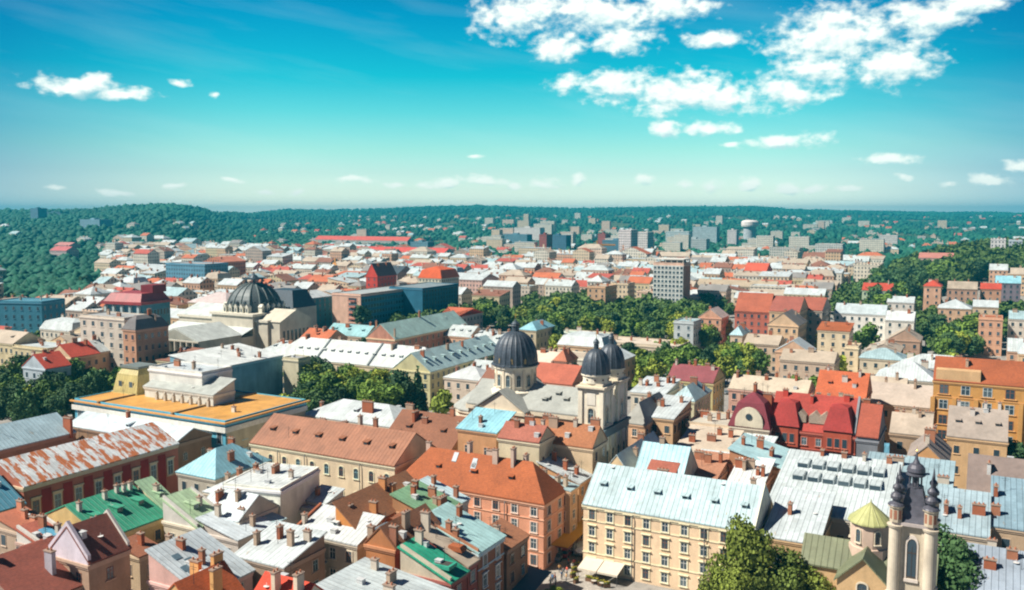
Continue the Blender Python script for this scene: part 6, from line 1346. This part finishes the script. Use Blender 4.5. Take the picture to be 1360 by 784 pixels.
for ci, (cx_, cy_, ox, oy, W, D, px, py) in enumerate(cand):
    h = rnd.uniform(10.5, 15) if rnd.random() < .8 else rnd.uniform(14, 18); zg = terrain(cx_, cy_)
    if cy_ > 900 and rnd.random() < .12: h = rnd.uniform(16, 26)
    wi = rnd.randrange(len(WC)); rmi = rnd.choices(range(len(RC)), RWT)[0]
    roof = rnd.choices(['gx','hip','gy','s','flat','e','mans'], [38, 12, 14, 12, 12, 6, 6])[0]
    if RC[rmi][1] in ('orange','red','brown') and roof == 'flat': roof = 'gx'
    rh = {'gx': D*.28, 'hip': min(W, D)*.26, 'gy': W*.2, 's': 2.6, 'flat': .3, 'e': 3, 'mans': 5}[roof]
    B = Bld(); B.W, B.D, B.z, B.rh, B.roof, B.ov, B.par, B.mi, B.hipk = W, D, h, rh, roof, .35, .5, 1.6, 1.0; B.bands = (); B.pipes = ()
    if ci < N_IND:
        lab = f'{["low","medium","tall"][0 if h < 12.5 else 1 if h < 15.5 else 2]} {WN[wi]} house with {RC[rmi][1]} {dict(gx="gabled",hip="hipped",gy="gabled",s="sloping",flat="flat",e="sloping",mans="mansard")[roof]} roof, {place_words(px, cy_)}'
        B.root = empty('town_house', lab, 'house', (ox, oy, zg), GRID, 'town houses of the dense centre'); B.root['fill'] = 1
        near = cy_ < 430
        make_walls(B, wall(WC[wi], .3, win=not near), plain(tuple(min(c*1.1, .75) for c in WC[wi]), .85, name='trim')); B.roofo = make_roof(B, RC[rmi][0])
        put_details(B, rnd, rnd.randint(2, 5) if near else rnd.randint(1, 3), None, (rnd.randint(1, 3) if near and roof in ('gx', 'hip') else 0), 0, RC[rmi][0], 0, rnd.randint(0, 2) if near else 0)
        if near:
            fl = max(2, int(h/3.7)); fh = (h-.9)/fl; tc = tuple(min(c*1.12+.02, .75) for c in WC[wi])
            for r_ in range(fl):
                n = max(2, int(W/3.1))
                for i in range(n): put_window(B.root, W*(i+.5)/n, -.004, fh*r_+fh*.3, 0, 1.15, 1.75, 'rect', W_, tc, 1)
                n = max(2, int(D/3.4))
                for i in range(n): put_window(B.root, W+.004, D*(i+.5)/n, fh*r_+fh*.3, R(90), 1.15, 1.75, 'rect', W_, tc, 1)
    else:
        key = (wi, rmi); st = stuff_parts.setdefault('all', (MB(), []))
        stuff_parts.setdefault('list', []).append((B, ox, oy, zg, wi, rmi))
# everything beyond: one object
def add_far_block(mb, B, ox, oy, zg, wi, rmi, rnd):
    W, D, z, rh = B.W, B.D, B.z, B.rh; nW = len(WC)
    def tr(p): return (ox + X_[0]*p[0] + Y_[0]*p[1], oy + X_[1]*p[0] + Y_[1]*p[1], zg + p[2])
    m2 = MB(); m2.box(0, W, 0, D, -3, z-.2, wi)
    t = B.roof
    if t == 'gx':
        m2.slab([(-.1,-.3,z-.2),(W+.1,-.3,z-.2),(W+.1,D+.3,z-.2),(-.1,D+.3,z-.2),(-.1,D/2,z+rh),(W+.1,D/2,z+rh)], [(0,1,5,4),(2,3,4,5)], .2, nW+rmi)
        for x in (.02, W-.02): m2.add([(x,0,z-.2),(x,D,z-.2),(x,D/2,z+rh-.2)], [(0,2,1)] if x < 1 else [(0,1,2)], wi)
    elif t == 'gy':
        m2.slab([(-.3,-.1,z-.2),(W+.3,-.1,z-.2),(W+.3,D+.1,z-.2),(-.3,D+.1,z-.2),(W/2,-.1,z+rh),(W/2,D+.1,z+rh)], [(1,2,5,4),(3,0,4,5)], .2, nW+rmi)
        m2.add([(0,.02,z-.2),(W,.02,z-.2),(W/2,.02,z+rh-.2)], [(0,1,2)], wi)
    elif t in ('hip', 'mans'):
        m = min(W, D)/2; pts = [(-.3,-.3,z),(W+.3,-.3,z),(W+.3,D+.3,z),(-.3,D+.3,z),(m,D/2,z+rh),(W-m,D/2,z+rh)] if W >= D else [(-.3,-.3,z),(W+.3,-.3,z),(W+.3,D+.3,z),(-.3,D+.3,z),(W/2,m,z+rh),(W/2,D-m,z+rh)]
        m2.slab(pts, [(0,1,5,4),(1,2,5),(2,3,4,5),(3,0,4)] if W >= D else [(0,1,4),(1,2,5,4),(2,3,5),(3,0,4,5)], .2, nW+rmi)
    else:
        r_ = rh if t == 's' else .1
        m2.slab([(-.2,-.2,z),(W+.2,-.2,z),(W+.2,D+.2,z+r_),(-.2,D+.2,z+r_)], [(0,1,2,3)], .3, nW+rmi)
        if t == 's': m2.add([(0,D-.01,z-.3),(W,D-.01,z-.3),(W,D-.01,z+r_-.1),(0,D-.01,z+r_-.1),(W-.01,0,z-.3),(W-.01,D,z-.3),(W-.01,D,z+r_-.1)], [(1,0,3,2),(4,5,6)], wi)
    for i in range(rnd.randint(1, 3)):
        x, y = rnd.uniform(.1,.9)*W, rnd.uniform(.3,.7)*D; s = rnd.uniform(.4,.9); m2.box(x-s, x+s, y-.4, y+.4, z, z+rh+rnd.uniform(.4, 1.6), rnd.choice((wi, 3)))
    o = len(mb.v); mb.v += [tr(p) for p in m2.v]; mb.f += [tuple(i+o for i in f) for f in m2.f]; mb.m += m2.m
mb = MB()
for (B, ox, oy, zg, wi, rmi) in stuff_parts.get('list', []): add_far_block(mb, B, ox, oy, zg, wi, rmi, rnd)
# scattered houses and slabs among the trees up the slopes
n = 0
while n < 400:
    y = 1350 * math.exp(rnd.uniform(0, 1.25)); px = rnd.uniform(-40, 1420)
    if px < 330 and rnd.random() < .85: continue
    dens = mnoise.noise(Vector((px/160, y/600, 3)))
    if dens < -.12 and rnd.random() < .8: continue
    x = (px-680)/1180*y; zg = terrain(x, y)
    if zg > 50 and rnd.random() < .93: continue
    if hit_foot(x, y, 6): continue
    B = Bld(); big = zg < 40 and rnd.random() < (.34 if 640 < px < 1150 else .03)
    B.W = rnd.uniform(18, 42) if big else rnd.uniform(10, 24); B.D = rnd.uniform(12, 16); B.z = rnd.uniform(12, 34) if big else rnd.uniform(6, 12); B.roof = 'flat' if big else rnd.choice(('gx','gy','hip')); B.rh = 0.3 if big else 4
    add_far_block(mb, B, x, y, zg, rnd.choice((2, 5, 5, 0, 5, 8)), rnd.choice((0, 1, 5, 4, 3, 7)) if not big else 1, rnd); n += 1
fo = mb.obj('distant_houses', [wall(c, .2, win=True) for c in WC] + [r_[0] for r_ in RC]); tag(fo, 'mass of small far houses and roofs fading into the wooded slopes', 'houses', kind='stuff')
print('individual fillers', min(len(cand), N_IND), 'far', len(cand)-N_IND)

# ------------------------------------------------------------ trees inside the town and the far woods (uncountable)
def forest(name, label, pts, col, sub=1):
    bm = bmesh.new(); bmesh.ops.create_icosphere(bm, subdivisions=sub, radius=1); base = np.array([v.co[:] for v in bm.verts]); tri = np.array([[v.index for v in f.verts] for f in bm.faces]); bm.free()
    rs = np.random.RandomState(5); n = len(pts); nv, nf = len(base), len(tri); P_ = np.array(pts)     # x,y,z,r
    V = np.repeat(base[None], n, 0); V *= rs.uniform(.5, 1.45, (n, nv, 1)); V[:, :, 2] *= rs.uniform(.8, 1.15, (n, 1)); V = V * P_[:, 3][:, None, None]; V += P_[:, None, :3]
    Fa = tri[None] + (np.arange(n)*nv)[:, None, None]; Fa = Fa.reshape(-1, 3)
    me = bpy.data.meshes.new(name); me.vertices.add(n*nv); me.vertices.foreach_set('co', V.reshape(-1)); me.loops.add(len(Fa)*3); me.loops.foreach_set('vertex_index', Fa.ravel()); me.polygons.add(len(Fa)); me.polygons.foreach_set('loop_start', np.arange(len(Fa))*3); me.update()
    at = me.attributes.new('tone', 'FLOAT', 'POINT'); at.data.foreach_set('value', np.clip(np.repeat(rs.rand(n)*.5 + np.array([mnoise.noise(Vector((p[0]/190, p[1]/330, 1)))*.7+.15 for p in pts]), nv) + rs.rand(n*nv)*.3, 0, 1)); me.materials.append(foliage(col)); me.validate()
    o = bpy.data.objects.new(name, me); COL.objects.link(o); tag(o, label, 'trees', kind='stuff'); return o
pts = []; near_pts = []; k = 0
while len(pts) < 44000 and k < 230000:
    k += 1; y = 640 * math.exp(rnd.uniform(0, 2.2)); px = rnd.uniform(-60, 1440); x = (px-680)/1180*y; z = terrain(x, y)
    if y < 820 and px > 115: continue
    if z < 1.0 and not (px < 150 and y > 600) and rnd.random() < (.85 if y < 1080 else .05): continue
    if 620 < px < 1150 and z < 35 and rnd.random() < .25: continue
    if y < 1500 and hit_foot(x, y, 4): continue
    if mnoise.noise(Vector((x/130, y/260, 7))) < -.32 and px > 330: continue
    r = rnd.uniform(2.2, 6.0) * (1 + y/9000)
    pts.append((x, y, z + r*.75, r))
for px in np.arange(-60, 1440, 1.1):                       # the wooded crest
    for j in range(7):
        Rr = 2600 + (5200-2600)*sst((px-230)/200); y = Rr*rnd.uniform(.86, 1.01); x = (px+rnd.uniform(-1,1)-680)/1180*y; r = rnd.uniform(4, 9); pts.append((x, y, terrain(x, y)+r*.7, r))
forest('woodland', 'dense woods covering the far hills behind the town', pts, (.010,.068,.046))  # teal cast of the distant haze put into the leaf colour
# single trees dotted through the streets of the dense town
lot = []
k = 0
while len(lot) < 150 and k < 9000:
    k += 1; y = 270*math.exp(rnd.uniform(0, 1.35)); px = rnd.uniform(0, 1360); x = (px-680)/1180*y
    if terrain(x, y) > 3 or hit_foot(x, y, 1.0): continue
    bad = False
    for (cx_, cy_, ox, oy, W, D, a_, b_) in cand:
        if abs(cx_-x) < 30 and abs(cy_-y) < 30:
            dx, dy = x-ox, y-oy; u, v = dx*X_[0]+dy*X_[1], dx*Y_[0]+dy*Y_[1]
            if -1 < u < W+1 and -1 < v < D+1: bad = True; break
    if bad: continue
    lot.append((x, y)); tree(x, y, rnd.uniform(9, 15), rnd.choice(('round','dark','light')), 'green tree rising between the roofs of the dense town', 'trees between the town roofs', z0=terrain(x, y), nleaf=900, leaf=.9, queue=True)
flush_trees()

# ------------------------------------------------------------ cranes
def crane(px, pyt, dist, h, lab, jib=26, col=(.6,.28,.05), rz=0.4):
    x, y, z = PD(px, pyt, dist); zg = z - h; r = empty('tower_crane', lab, 'crane', (x, y, zg), rz); m = plain(col, .5, name='crane_paint')
    b = MB(); w = 1.1
    for sx_ in (-w, w):
        for sy_ in (-w, w): b.tube([(sx_,sy_,0),(sx_,sy_,h)], .5, 4)
    z0 = 0
    while z0 < h-2: b.tube([(-w,-w,z0),(w,-w,z0+2.4)], .16, 4).tube([(w,w,z0),(-w,w,z0+2.4)], .16, 4).tube([(w,-w,z0),(w,w,z0+2.4)], .16, 4); z0 += 2.4
    b.obj('mast', m, r)
    j = MB().tube([(-9,0,h),(jib,0,h)], .7, 4).tube([(-9,0,h+1.6),(jib,0,h+.6)], .5, 4).tube([(0,0,h),(0,0,h+6)], .7, 4).tube([(0,0,h+6),(jib*.8,0,h+.8)], .12, 4).tube([(0,0,h+6),(-9,0,h)], .12, 4)
    for i in range(14): xx = -8+i*(jib+7)/14; j.tube([(xx,0,h),(xx+1.2,0,h+1.4)], .14, 4)
    j.obj('jib', m, r); MB().box(-9,-6.5,-1,1,h-1.6,h-.1).obj('counterweight', stone, r); MB().box(.9,2.4,-.9,.9,h-2.2,h-.2).obj('cab', plain((.6,.55,.45), .6, name='cab_paint'), r)
crane(793, 326, 1150, 46, 'orange tower crane before the dark far slabs, right of three', jib=24, rz=.1)
crane(715, 333, 1200, 44, 'thin orange tower crane in the far town, middle of three', jib=20, rz=2.4)
crane(653, 341, 1150, 42, 'thin orange tower crane behind white halls, left of three', jib=16, rz=1.2)
crane(445, 352, 820, 40, 'orange yellow crane mast above the grey roof left of the hotel', jib=14, rz=1.9)
# ------------------------------------------------------------ the square: awnings, canopies, stalls, flowers, people
gx, gy = P(745, 770, 0)
sq = MB(); c0 = cream_house
pl = [P(700,790,0), P(800,800,0), P(770,742,0), P(728,742,0)]
sq.poly([(x, y, .12) for x, y in [P(640,830,0), P(830,830,0), P(790,772,0), P(772,745,0), P(716,750,0)]])
m, nt, bs = newmat('paving'); uv, pos = _coords(nt); vo = nt.nodes.new('ShaderNodeTexVoronoi'); vo.inputs['Scale'].default_value = 1.6; nt.links.new(pos, vo.inputs['Vector'])
nt.links.new(_mixc(nt, _rng(nt, vo.outputs['Distance'], .0, .5, 0, 1), (.5,.46,.40), (.34,.31,.27)), bs.inputs['Base Color']); bs.inputs['Roughness'].default_value = .9
tag(sq.obj('paved_square', m), 'pale paved square', kind='structure')
def canopy(B, x0, x1, z0, z1, out, col, label, name='awning', cat='awning', side='s', poles=True):
    r = empty(name, label, cat, (B.o[0], B.o[1], 0), B.a); m = plain(col, .8, noise=.06, name='canvas')
    if side == 's': pts = [(x0,-out,z0),(x1,-out,z0),(x1,-.12,z1),(x0,-.12,z1)]
    else: pts = [(B.W+.12,x0,z1),(B.W+out,x0,z0),(B.W+out,x1,z0),(B.W+.12,x1,z1)]
    c = MB().slab(pts, [(0,1,2,3)], .05)
    if side == 's':
        for i in range(12): a = x0+(x1-x0)*i/12; b_ = x0+(x1-x0)*(i+1)/12; c.box(a+.02, b_-.02, -out-.03, -out, z0-.35, z0-.06)
    c.obj('canopy', m, r)
    if poles:
        for x in ((x0+.1), (x1-.1)): 
            q = MB().tube([(x,-out+.1,.1),(x,-out+.1,z0-.08)], .06, 6) if side == 's' else MB().tube([(B.W+out-.1,x,.1),(B.W+out-.1,x,z0-.05)], .05, 6); q.obj('pole', darkmetal, r)
    return r
B = cream_house
canopy(B, .6, 4.2, 2.1, 2.9, 3.9, (.62,.56,.46), 'cream canvas canopy at the foot of the cream house, left one', group if False else 'canvas_canopy', 'canopy')
canopy(B, 4.35, 8.2, 2.1, 2.9, 3.9, (.62,.56,.46), 'cream canvas canopy at the foot of the cream house, right one', 'canvas_canopy', 'canopy')
def sqpt(px, py, z=0.12): x, y = P(px, py, z); return x, y, z
def shade(px, py, w, d, z, tilt, col, label, rz, name='sun_canopy'):
    x, y = P(px, py, z); r = empty(name, label, 'canopy', (x, y, 0), rz); s = tilt
    MB().slab([(-w/2,-d/2,z-s),(w/2,-d/2,z-s),(w/2,d/2,z+s),(-w/2,d/2,z+s)], [(0,1,2,3)], .06).obj('canopy', plain(col, .8, noise=.06, name='canvas'), r)
    for (a, b, c) in ((-w/2+.1,-d/2+.1,z-s),(w/2-.1,-d/2+.1,z-s),(w/2-.1,d/2-.1,z+s),(-w/2+.1,d/2-.1,z+s)): MB().tube([(a,b,0),(a,b,c-.07)], .06, 6).obj('pole', darkmetal, r)
# mustard sail and plum canopy in the lane
shade(763, 705, 4.0, 15.0, 4.6, .5, (.50,.26,.015), 'mustard yellow canopy stretched over the lane beside the cream house', GRID, 'lane_canopy')
shade(750, 720, 3.4, 3.6, 3.6, .5, (.36,.10,.09), 'dull plum canopy in front of the mustard one in the lane', GRID, 'lane_canopy')
shade(692, 770, 7.5, 8.5, 3.4, .6, (.07,.13,.17), 'blue grey canopy at the bottom edge beside the brown roofed small house', GRID, 'market_canopy')
# second hand stall table rows and flower boxes
FLW = plain((.5,.42,.05), .8, noise=.5, name='flowers')
for i, (px, py) in enumerate([(782,772),(790,775),(798,778),(806,780),(766,754),(763,760),(761,767),(765,774)]):
    x, y, z = sqpt(px, py); r = empty('flower_box', ['yellow flower box under the right cream canopy edge' if i < 4 else 'yellow flower box along the curved terrace edge'][0], 'flower box', (x, y, z), GRID+i*.2, 'flower boxes around the terrace')
    MB().box(-.6,.6,-.25,.25,0,.6).obj('box', plain((.16,.08,.04), .8, name='wood'), r)
    rs_ = random.Random(i); me = leaf_cloud(rs_, [(-.35,0,.75,.3),(0,0,.8,.32),(.35,0,.75,.3)], 160, .14, 'plants', foliage((.10,.14,.02))); inst('plants', me, r, (0,0,0))
    f = MB()
    for k in range(22): a, b_, c_ = rs_.uniform(-.6,.6), rs_.uniform(-.25,.25), rs_.uniform(.8,1.05); f.box(a-.05,a+.05,b_-.05,b_+.05,c_,c_+.07)
    f.obj('blossoms', FLW, r)
for i, (px, py) in enumerate([(776,775),(786,781),(797,784)]):
    x, y, z = sqpt(px, py); r = empty('cafe_table', 'round cafe table under the cream canopies', 'table', (x+.5, y+1.5, z), 0, 'cafe tables under the canopies'); MB().lathe([(.5,.72),(.5,.75)], 16).obj('tabletop', stone, r); MB().lathe([(.25,0),(.04,.05),(.04,.72)], 10).obj('pedestal', darkmetal, r)
# parasol white small at lane mouth
def parasol(px, py, label, col):
    x, y, z = sqpt(px, py); r = empty('parasol', label, 'parasol', (x, y, z), .3); MB().lathe([(1.5,2.3),(1.1,2.55),(.5,2.8),(.05,2.95)], 8).obj('canopy', plain(col, .8, noise=.05, name='canvas'), r); MB().tube([(0,0,0),(0,0,2.9)], .04, 6).obj('pole', darkmetal, r); MB().lathe([(.35,0),(.35,.1),(.05,.14)], 10).obj('base', stone, r)
parasol(774, 747, 'small white parasol at the lane corner of the cream house', (.70,.72,.70))
# white delivery van parked at the lane mouth
def van(px, py):
    x, y, z = sqpt(px, py); r = empty('van', 'small pale van parked in the lane beside the cream house', 'van', (x, y, .05), GRID+R(90))
    body = plain((.55,.6,.62), .35, .1, .03, 'van_paint'); b = MB(); pr = [(-2.2,.35),(2.25,.35),(2.25,1.0),(1.9,1.15),(1.35,1.85),(1.2,1.95),(-2.1,1.95),(-2.2,1.8)]
    n = len(pr); b.add([(px_,-.85,pz) for px_, pz in pr]+[(px_,.85,pz) for px_, pz in pr], [tuple(range(n)), tuple(reversed(range(n,2*n)))]+[(i,i+n,(i+1)%n+n,(i+1)%n) for i in range(n)]); b.obj('body', body, r)
    MB().add([(1.88,-.72,1.2),(1.88,.72,1.2),(1.40,.70,1.82),(1.40,-.70,1.82)], [(0,1,2,3)]).obj('windscreen', glass(), r, (.03,0,.02))
    for sx_ in (-1.4, 1.45):
        for sy_ in (-.86, .86):
            w = MB().lathe([(.33,-.1),(.36,-.06),(.36,.06),(.33,.1)], 18).obj('wheel', plain((.02,.02,.02), .8, name='tyre'), r, (sx_, sy_, .36)); w.rotation_euler = (R(90),0,0); MB().lathe([(.2,-.11),(.2,.11)], 12).obj('rim', plain((.4,.4,.42), .4, .5, name='rim'), w)
    for sy_ in (-.6, .6): MB().box(2.24,2.29,sy_-.16,sy_+.16,.75,.92).obj('headlight', plain((.7,.7,.65), .2, name='lamp_glass'), r)
van(773, 734)
# parked cars
def car_proto(col):
    r = empty('parked_car', 'parked car', 'car', (0,0,0), 0, 'cars parked in the streets'); pr = [(-2.1,.3),(2.1,.3),(2.15,.75),(1.9,.88),(1.1,.95),(-1.7,.98),(-2.1,.9)]
    n = len(pr); b = MB(); b.add([(a,-.85,c) for a, c in pr]+[(a,.85,c) for a, c in pr], [tuple(range(n)), tuple(reversed(range(n,2*n)))]+[(i,i+n,(i+1)%n+n,(i+1)%n) for i in range(n)])
    b.add([(-1.3,-.68,1.42),(.35,-.68,1.42),(.35,.68,1.42),(-1.3,.68,1.42),(-1.25,-.66,1.38),(.3,-.66,1.38),(.3,.66,1.38),(-1.25,.66,1.38)], [(0,1,2,3),(7,6,5,4)]); b.obj('body', plain(col, .3, .1, .03, 'car_paint'), r)
    MB().add([(-1.8,-.8,.97),(1.05,-.8,.95),(1.05,.8,.95),(-1.8,.8,.97),(-1.25,-.66,1.40),(.3,-.66,1.40),(.3,.66,1.40),(-1.25,.66,1.40)], [(0,1,5,4),(1,2,6,5),(2,3,7,6),(3,0,4,7)]).obj('glasshouse', glass(), r)
    for sx_ in (-1.3, 1.3):
        for sy_ in (-.84, .84): w = MB().lathe([(.28,-.1),(.32,-.05),(.32,.05),(.28,.1)], 14).obj('wheel', plain((.02,.02,.02), .8, name='tyre'), r, (sx_, sy_, .32)); w.rotation_euler = (R(90),0,0)
    return r
CARC = [((.6,.6,.6),'white'),((.3,.32,.34),'silver grey'),((.4,.04,.03),'red'),((.04,.05,.06),'black'),((.05,.12,.3),'blue')]
cps = [car_proto(c) for c, _ in CARC]; used_ = set(); KW = [list(c.children) for c in cps]
for i, (px, py, rz, w_) in enumerate([(938,528,.4,'at the near left of the yard behind the arched cream house'),(944,524,.4,'second from the near end of that yard'),(950,520,.4,'in the middle of the yard behind the arched cream house'),(957,515,.4,'toward the far side of the yard'),(964,511,.4,'at the far end of the yard by the pinkish house'),(946,532,1.9,'across the near end of the yard'),(962,523,1.9,'before the pinkish house front'),
  (1100,432,1.2,'in the shaded street at the right'),(1104,425,1.2,'farther up the shaded street at the right'),(1108,418,1.2,'at the top of the shaded street at the right'),(1097,438,1.2,'at the near end of the shaded street'),(742,742,1.2,'in the dark lane behind the people'),(752,738,1.2,'in the dark lane beside the cream house')]):
    k = i % 5; x, y = P(px, py, .06); lab = f'{CARC[k][1]} car parked {w_}'
    if k not in used_: used_.add(k); cps[k].location = (x, y, .06); cps[k].rotation_euler = (0,0,rz); cps[k]['label'] = lab
    else: copy_tree(cps[k], (x, y, .06), rz, 1.0, lab, ch=KW[k])
# people
def person_proto(pose, shirt, trousers, hair):
    ys = {'walk': .22, 'stand': .05, 'walk2': -.2}[pose]; w = .1
    J = {'pel':(0,0,.95),'bel':(0,0,1.08),'che':(0,0,1.33),'neck':(0,0,1.48),'hd':(0,.01,1.60),'top':(0,.0,1.72),
         'hl':(-w,0,.9),'kl':(-w,ys*.6,.5),'al':(-w,ys*.6-.12 if ys > .1 else 0,.09),'tl':(-w,ys*.6+.12,.04),'hr':(w,0,.9),'kr':(w,-ys*.3,.5),'ar':(w,-ys*1.5,.12),'tr':(w,-ys*1.5+.15,.05),
         'sl':(-.19,0,1.42),'el':(-.25,-ys*.5,1.14),'wl':(-.24,-ys*.6+.12,.92),'sr':(.19,0,1.42),'er':(.25,ys*.5,1.14),'wr':(.24,ys*.7+.1,.93),
         'f1l':(-.24,-ys*.6+.15,.84),'f1r':(.24,ys*.7+.13,.85)}
    Rr = {'pel':.15,'bel':.14,'che':.17,'neck':.06,'hd':.095,'top':.075,'hl':.1,'kl':.07,'al':.045,'tl':.04,'hr':.1,'kr':.07,'ar':.045,'tr':.04,'sl':.07,'el':.045,'wl':.03,'sr':.07,'er':.045,'wr':.03,'f1l':.03,'f1r':.03}
    E = [('pel','bel'),('bel','che'),('che','neck'),('neck','hd'),('hd','top'),('pel','hl'),('hl','kl'),('kl','al'),('al','tl'),('pel','hr'),('hr','kr'),('kr','ar'),('ar','tr'),('che','sl'),('sl','el'),('el','wl'),('wl','f1l'),('che','sr'),('sr','er'),('er','wr'),('wr','f1r')]
    names = list(J); me = bpy.data.meshes.new('person'); me.from_pydata([J[n] for n in names], [(names.index(a), names.index(b)) for a, b in E], [])
    o = bpy.data.objects.new('person', me); COL.objects.link(o); md = o.modifiers.new('skin', 'SKIN')
    for i, n in enumerate(names): me.skin_vertices[0].data[i].radius = (Rr[n], Rr[n]*(.75 if n in ('che','bel','pel') else 1)); me.skin_vertices[0].data[i].use_root = (n == 'pel')
    sb = o.modifiers.new('sub', 'SUBSURF'); sb.levels = 1; sb.render_levels = 1
    dg = bpy.context.evaluated_depsgraph_get(); dg.update(); ev = o.evaluated_get(dg); nm = bpy.data.meshes.new_from_object(ev); bpy.data.objects.remove(o)
    skin = plain((.55,.33,.24), .6, noise=.04, name='skin')
    for q in (skin, plain(shirt, .8, name='shirt'), plain(trousers, .8, name='trousers')): nm.materials.append(q)
    for p in nm.polygons:
        c = p.center; p.material_index = 2 if .1 < c.z < .98 and abs(c.x) < .2 else 1 if .97 < c.z < 1.47 and not (abs(c.x) > .2 and c.z < 1.2) else 2 if c.z <= .1 else 0
        p.use_smooth = True
    hm = MB().lathe([(.098,1.60),(.105,1.66),(.09,1.73),(.04,1.775)], 12, 0, -.015).mesh('hair', [plain(hair, .7, name='hair')], True)
    return nm, hm
PPL = [('walk',(.60,.10,.06),(.06,.08,.14),(.05,.03,.02)),('stand',(.08,.22,.45),(.05,.06,.10),(.12,.07,.03)),('walk2',(.68,.66,.6),(.45,.36,.24),(.2,.12,.05)),('stand',(.60,.34,.12),(.08,.08,.1),(.04,.03,.02)),('walk',(.12,.14,.16),(.5,.48,.44),(.06,.04,.03))]
PN = ['red top and dark trousers, walking','blue top and dark trousers, standing','white top and tan trousers, walking','orange top and dark trousers, standing','dark top and pale trousers, walking']
protos = [person_proto(*p) for p in PPL]
spots = [(743,759,3,'by the lane mouth'),(737,771,0,'left in the square'),(734,772,1,'beside the one in red'),(746,768,1,'in the middle of the square'),(753,762,0,'near the terrace'),(760,757,2,'in front of the lane'),(755,750,0,'in the lane shade'),(748,764,4,'in the middle of the square'),(718,765,4,'under the pink house wall'),(709,752,2,'at the pink house corner'),(731,778,2,'near the lime tree'),(752,771,3,'by the curved terrace'),(762,752,0,'at the lane corner'),(738,776,1,'near the lime tree')]
for i, (px, py, k, w_) in enumerate(spots):
    x, y, z = sqpt(px, py+2); r = empty('person', f'person in {PN[k]} {w_}', 'person', (x, y, z), i*1.3, 'people in the square'); b_ = inst('body', protos[k][0], r, (0,0,0)); inst('hair', protos[k][1], b_, (0,0,0))

# ------------------------------------------------------------ haze
def build_haze():
    b = MB().box(-8800, 8800, -2400, 8800, -26.0, 142.0); m = bpy.data.materials.new('haze'); m.use_nodes = True; nt = m.node_tree; nt.nodes.clear()
    o = nt.nodes.new('ShaderNodeOutputMaterial'); v = nt.nodes.new('ShaderNodeVolumePrincipled'); v.inputs['Color'].default_value = HAZE_C; v.inputs['Density'].default_value = HAZE_D; v.inputs['Anisotropy'].default_value = 0.0
    nt.links.new(v.outputs[0], o.inputs['Volume']); h = b.obj('haze', m); tag(h, 'pale blue haze in the air over the town', 'haze', kind='stuff')
HAZE_C = (.02,.50,.70,1); HAZE_D = 0.00017
build_haze()

# ------------------------------------------------------------ tell look-alike things apart in their labels
def tidy_labels():
    by = {}
    for o in bpy.data.objects:
        if o.parent is None and o.get('label') and o.get('kind') is None: by.setdefault(o['label'], []).append(o)
    W = ['leftmost','second from left','third from left','fourth from left','fifth from left','sixth from left']
    for lab, L_ in by.items():
        if len(L_) < 2 or not L_[0].get('fill') and len(L_) > 6: continue
        L_.sort(key=lambda o: proj(o.location.x, o.location.y, 10)[0])
        if len(L_) <= 6:
            for i, o in enumerate(L_): o['label'] = lab + ', ' + ('rightmost' if i == len(L_)-1 else W[i])
    for o in bpy.data.objects:
        if 'fill' in o: del o['fill']
tidy_labels()
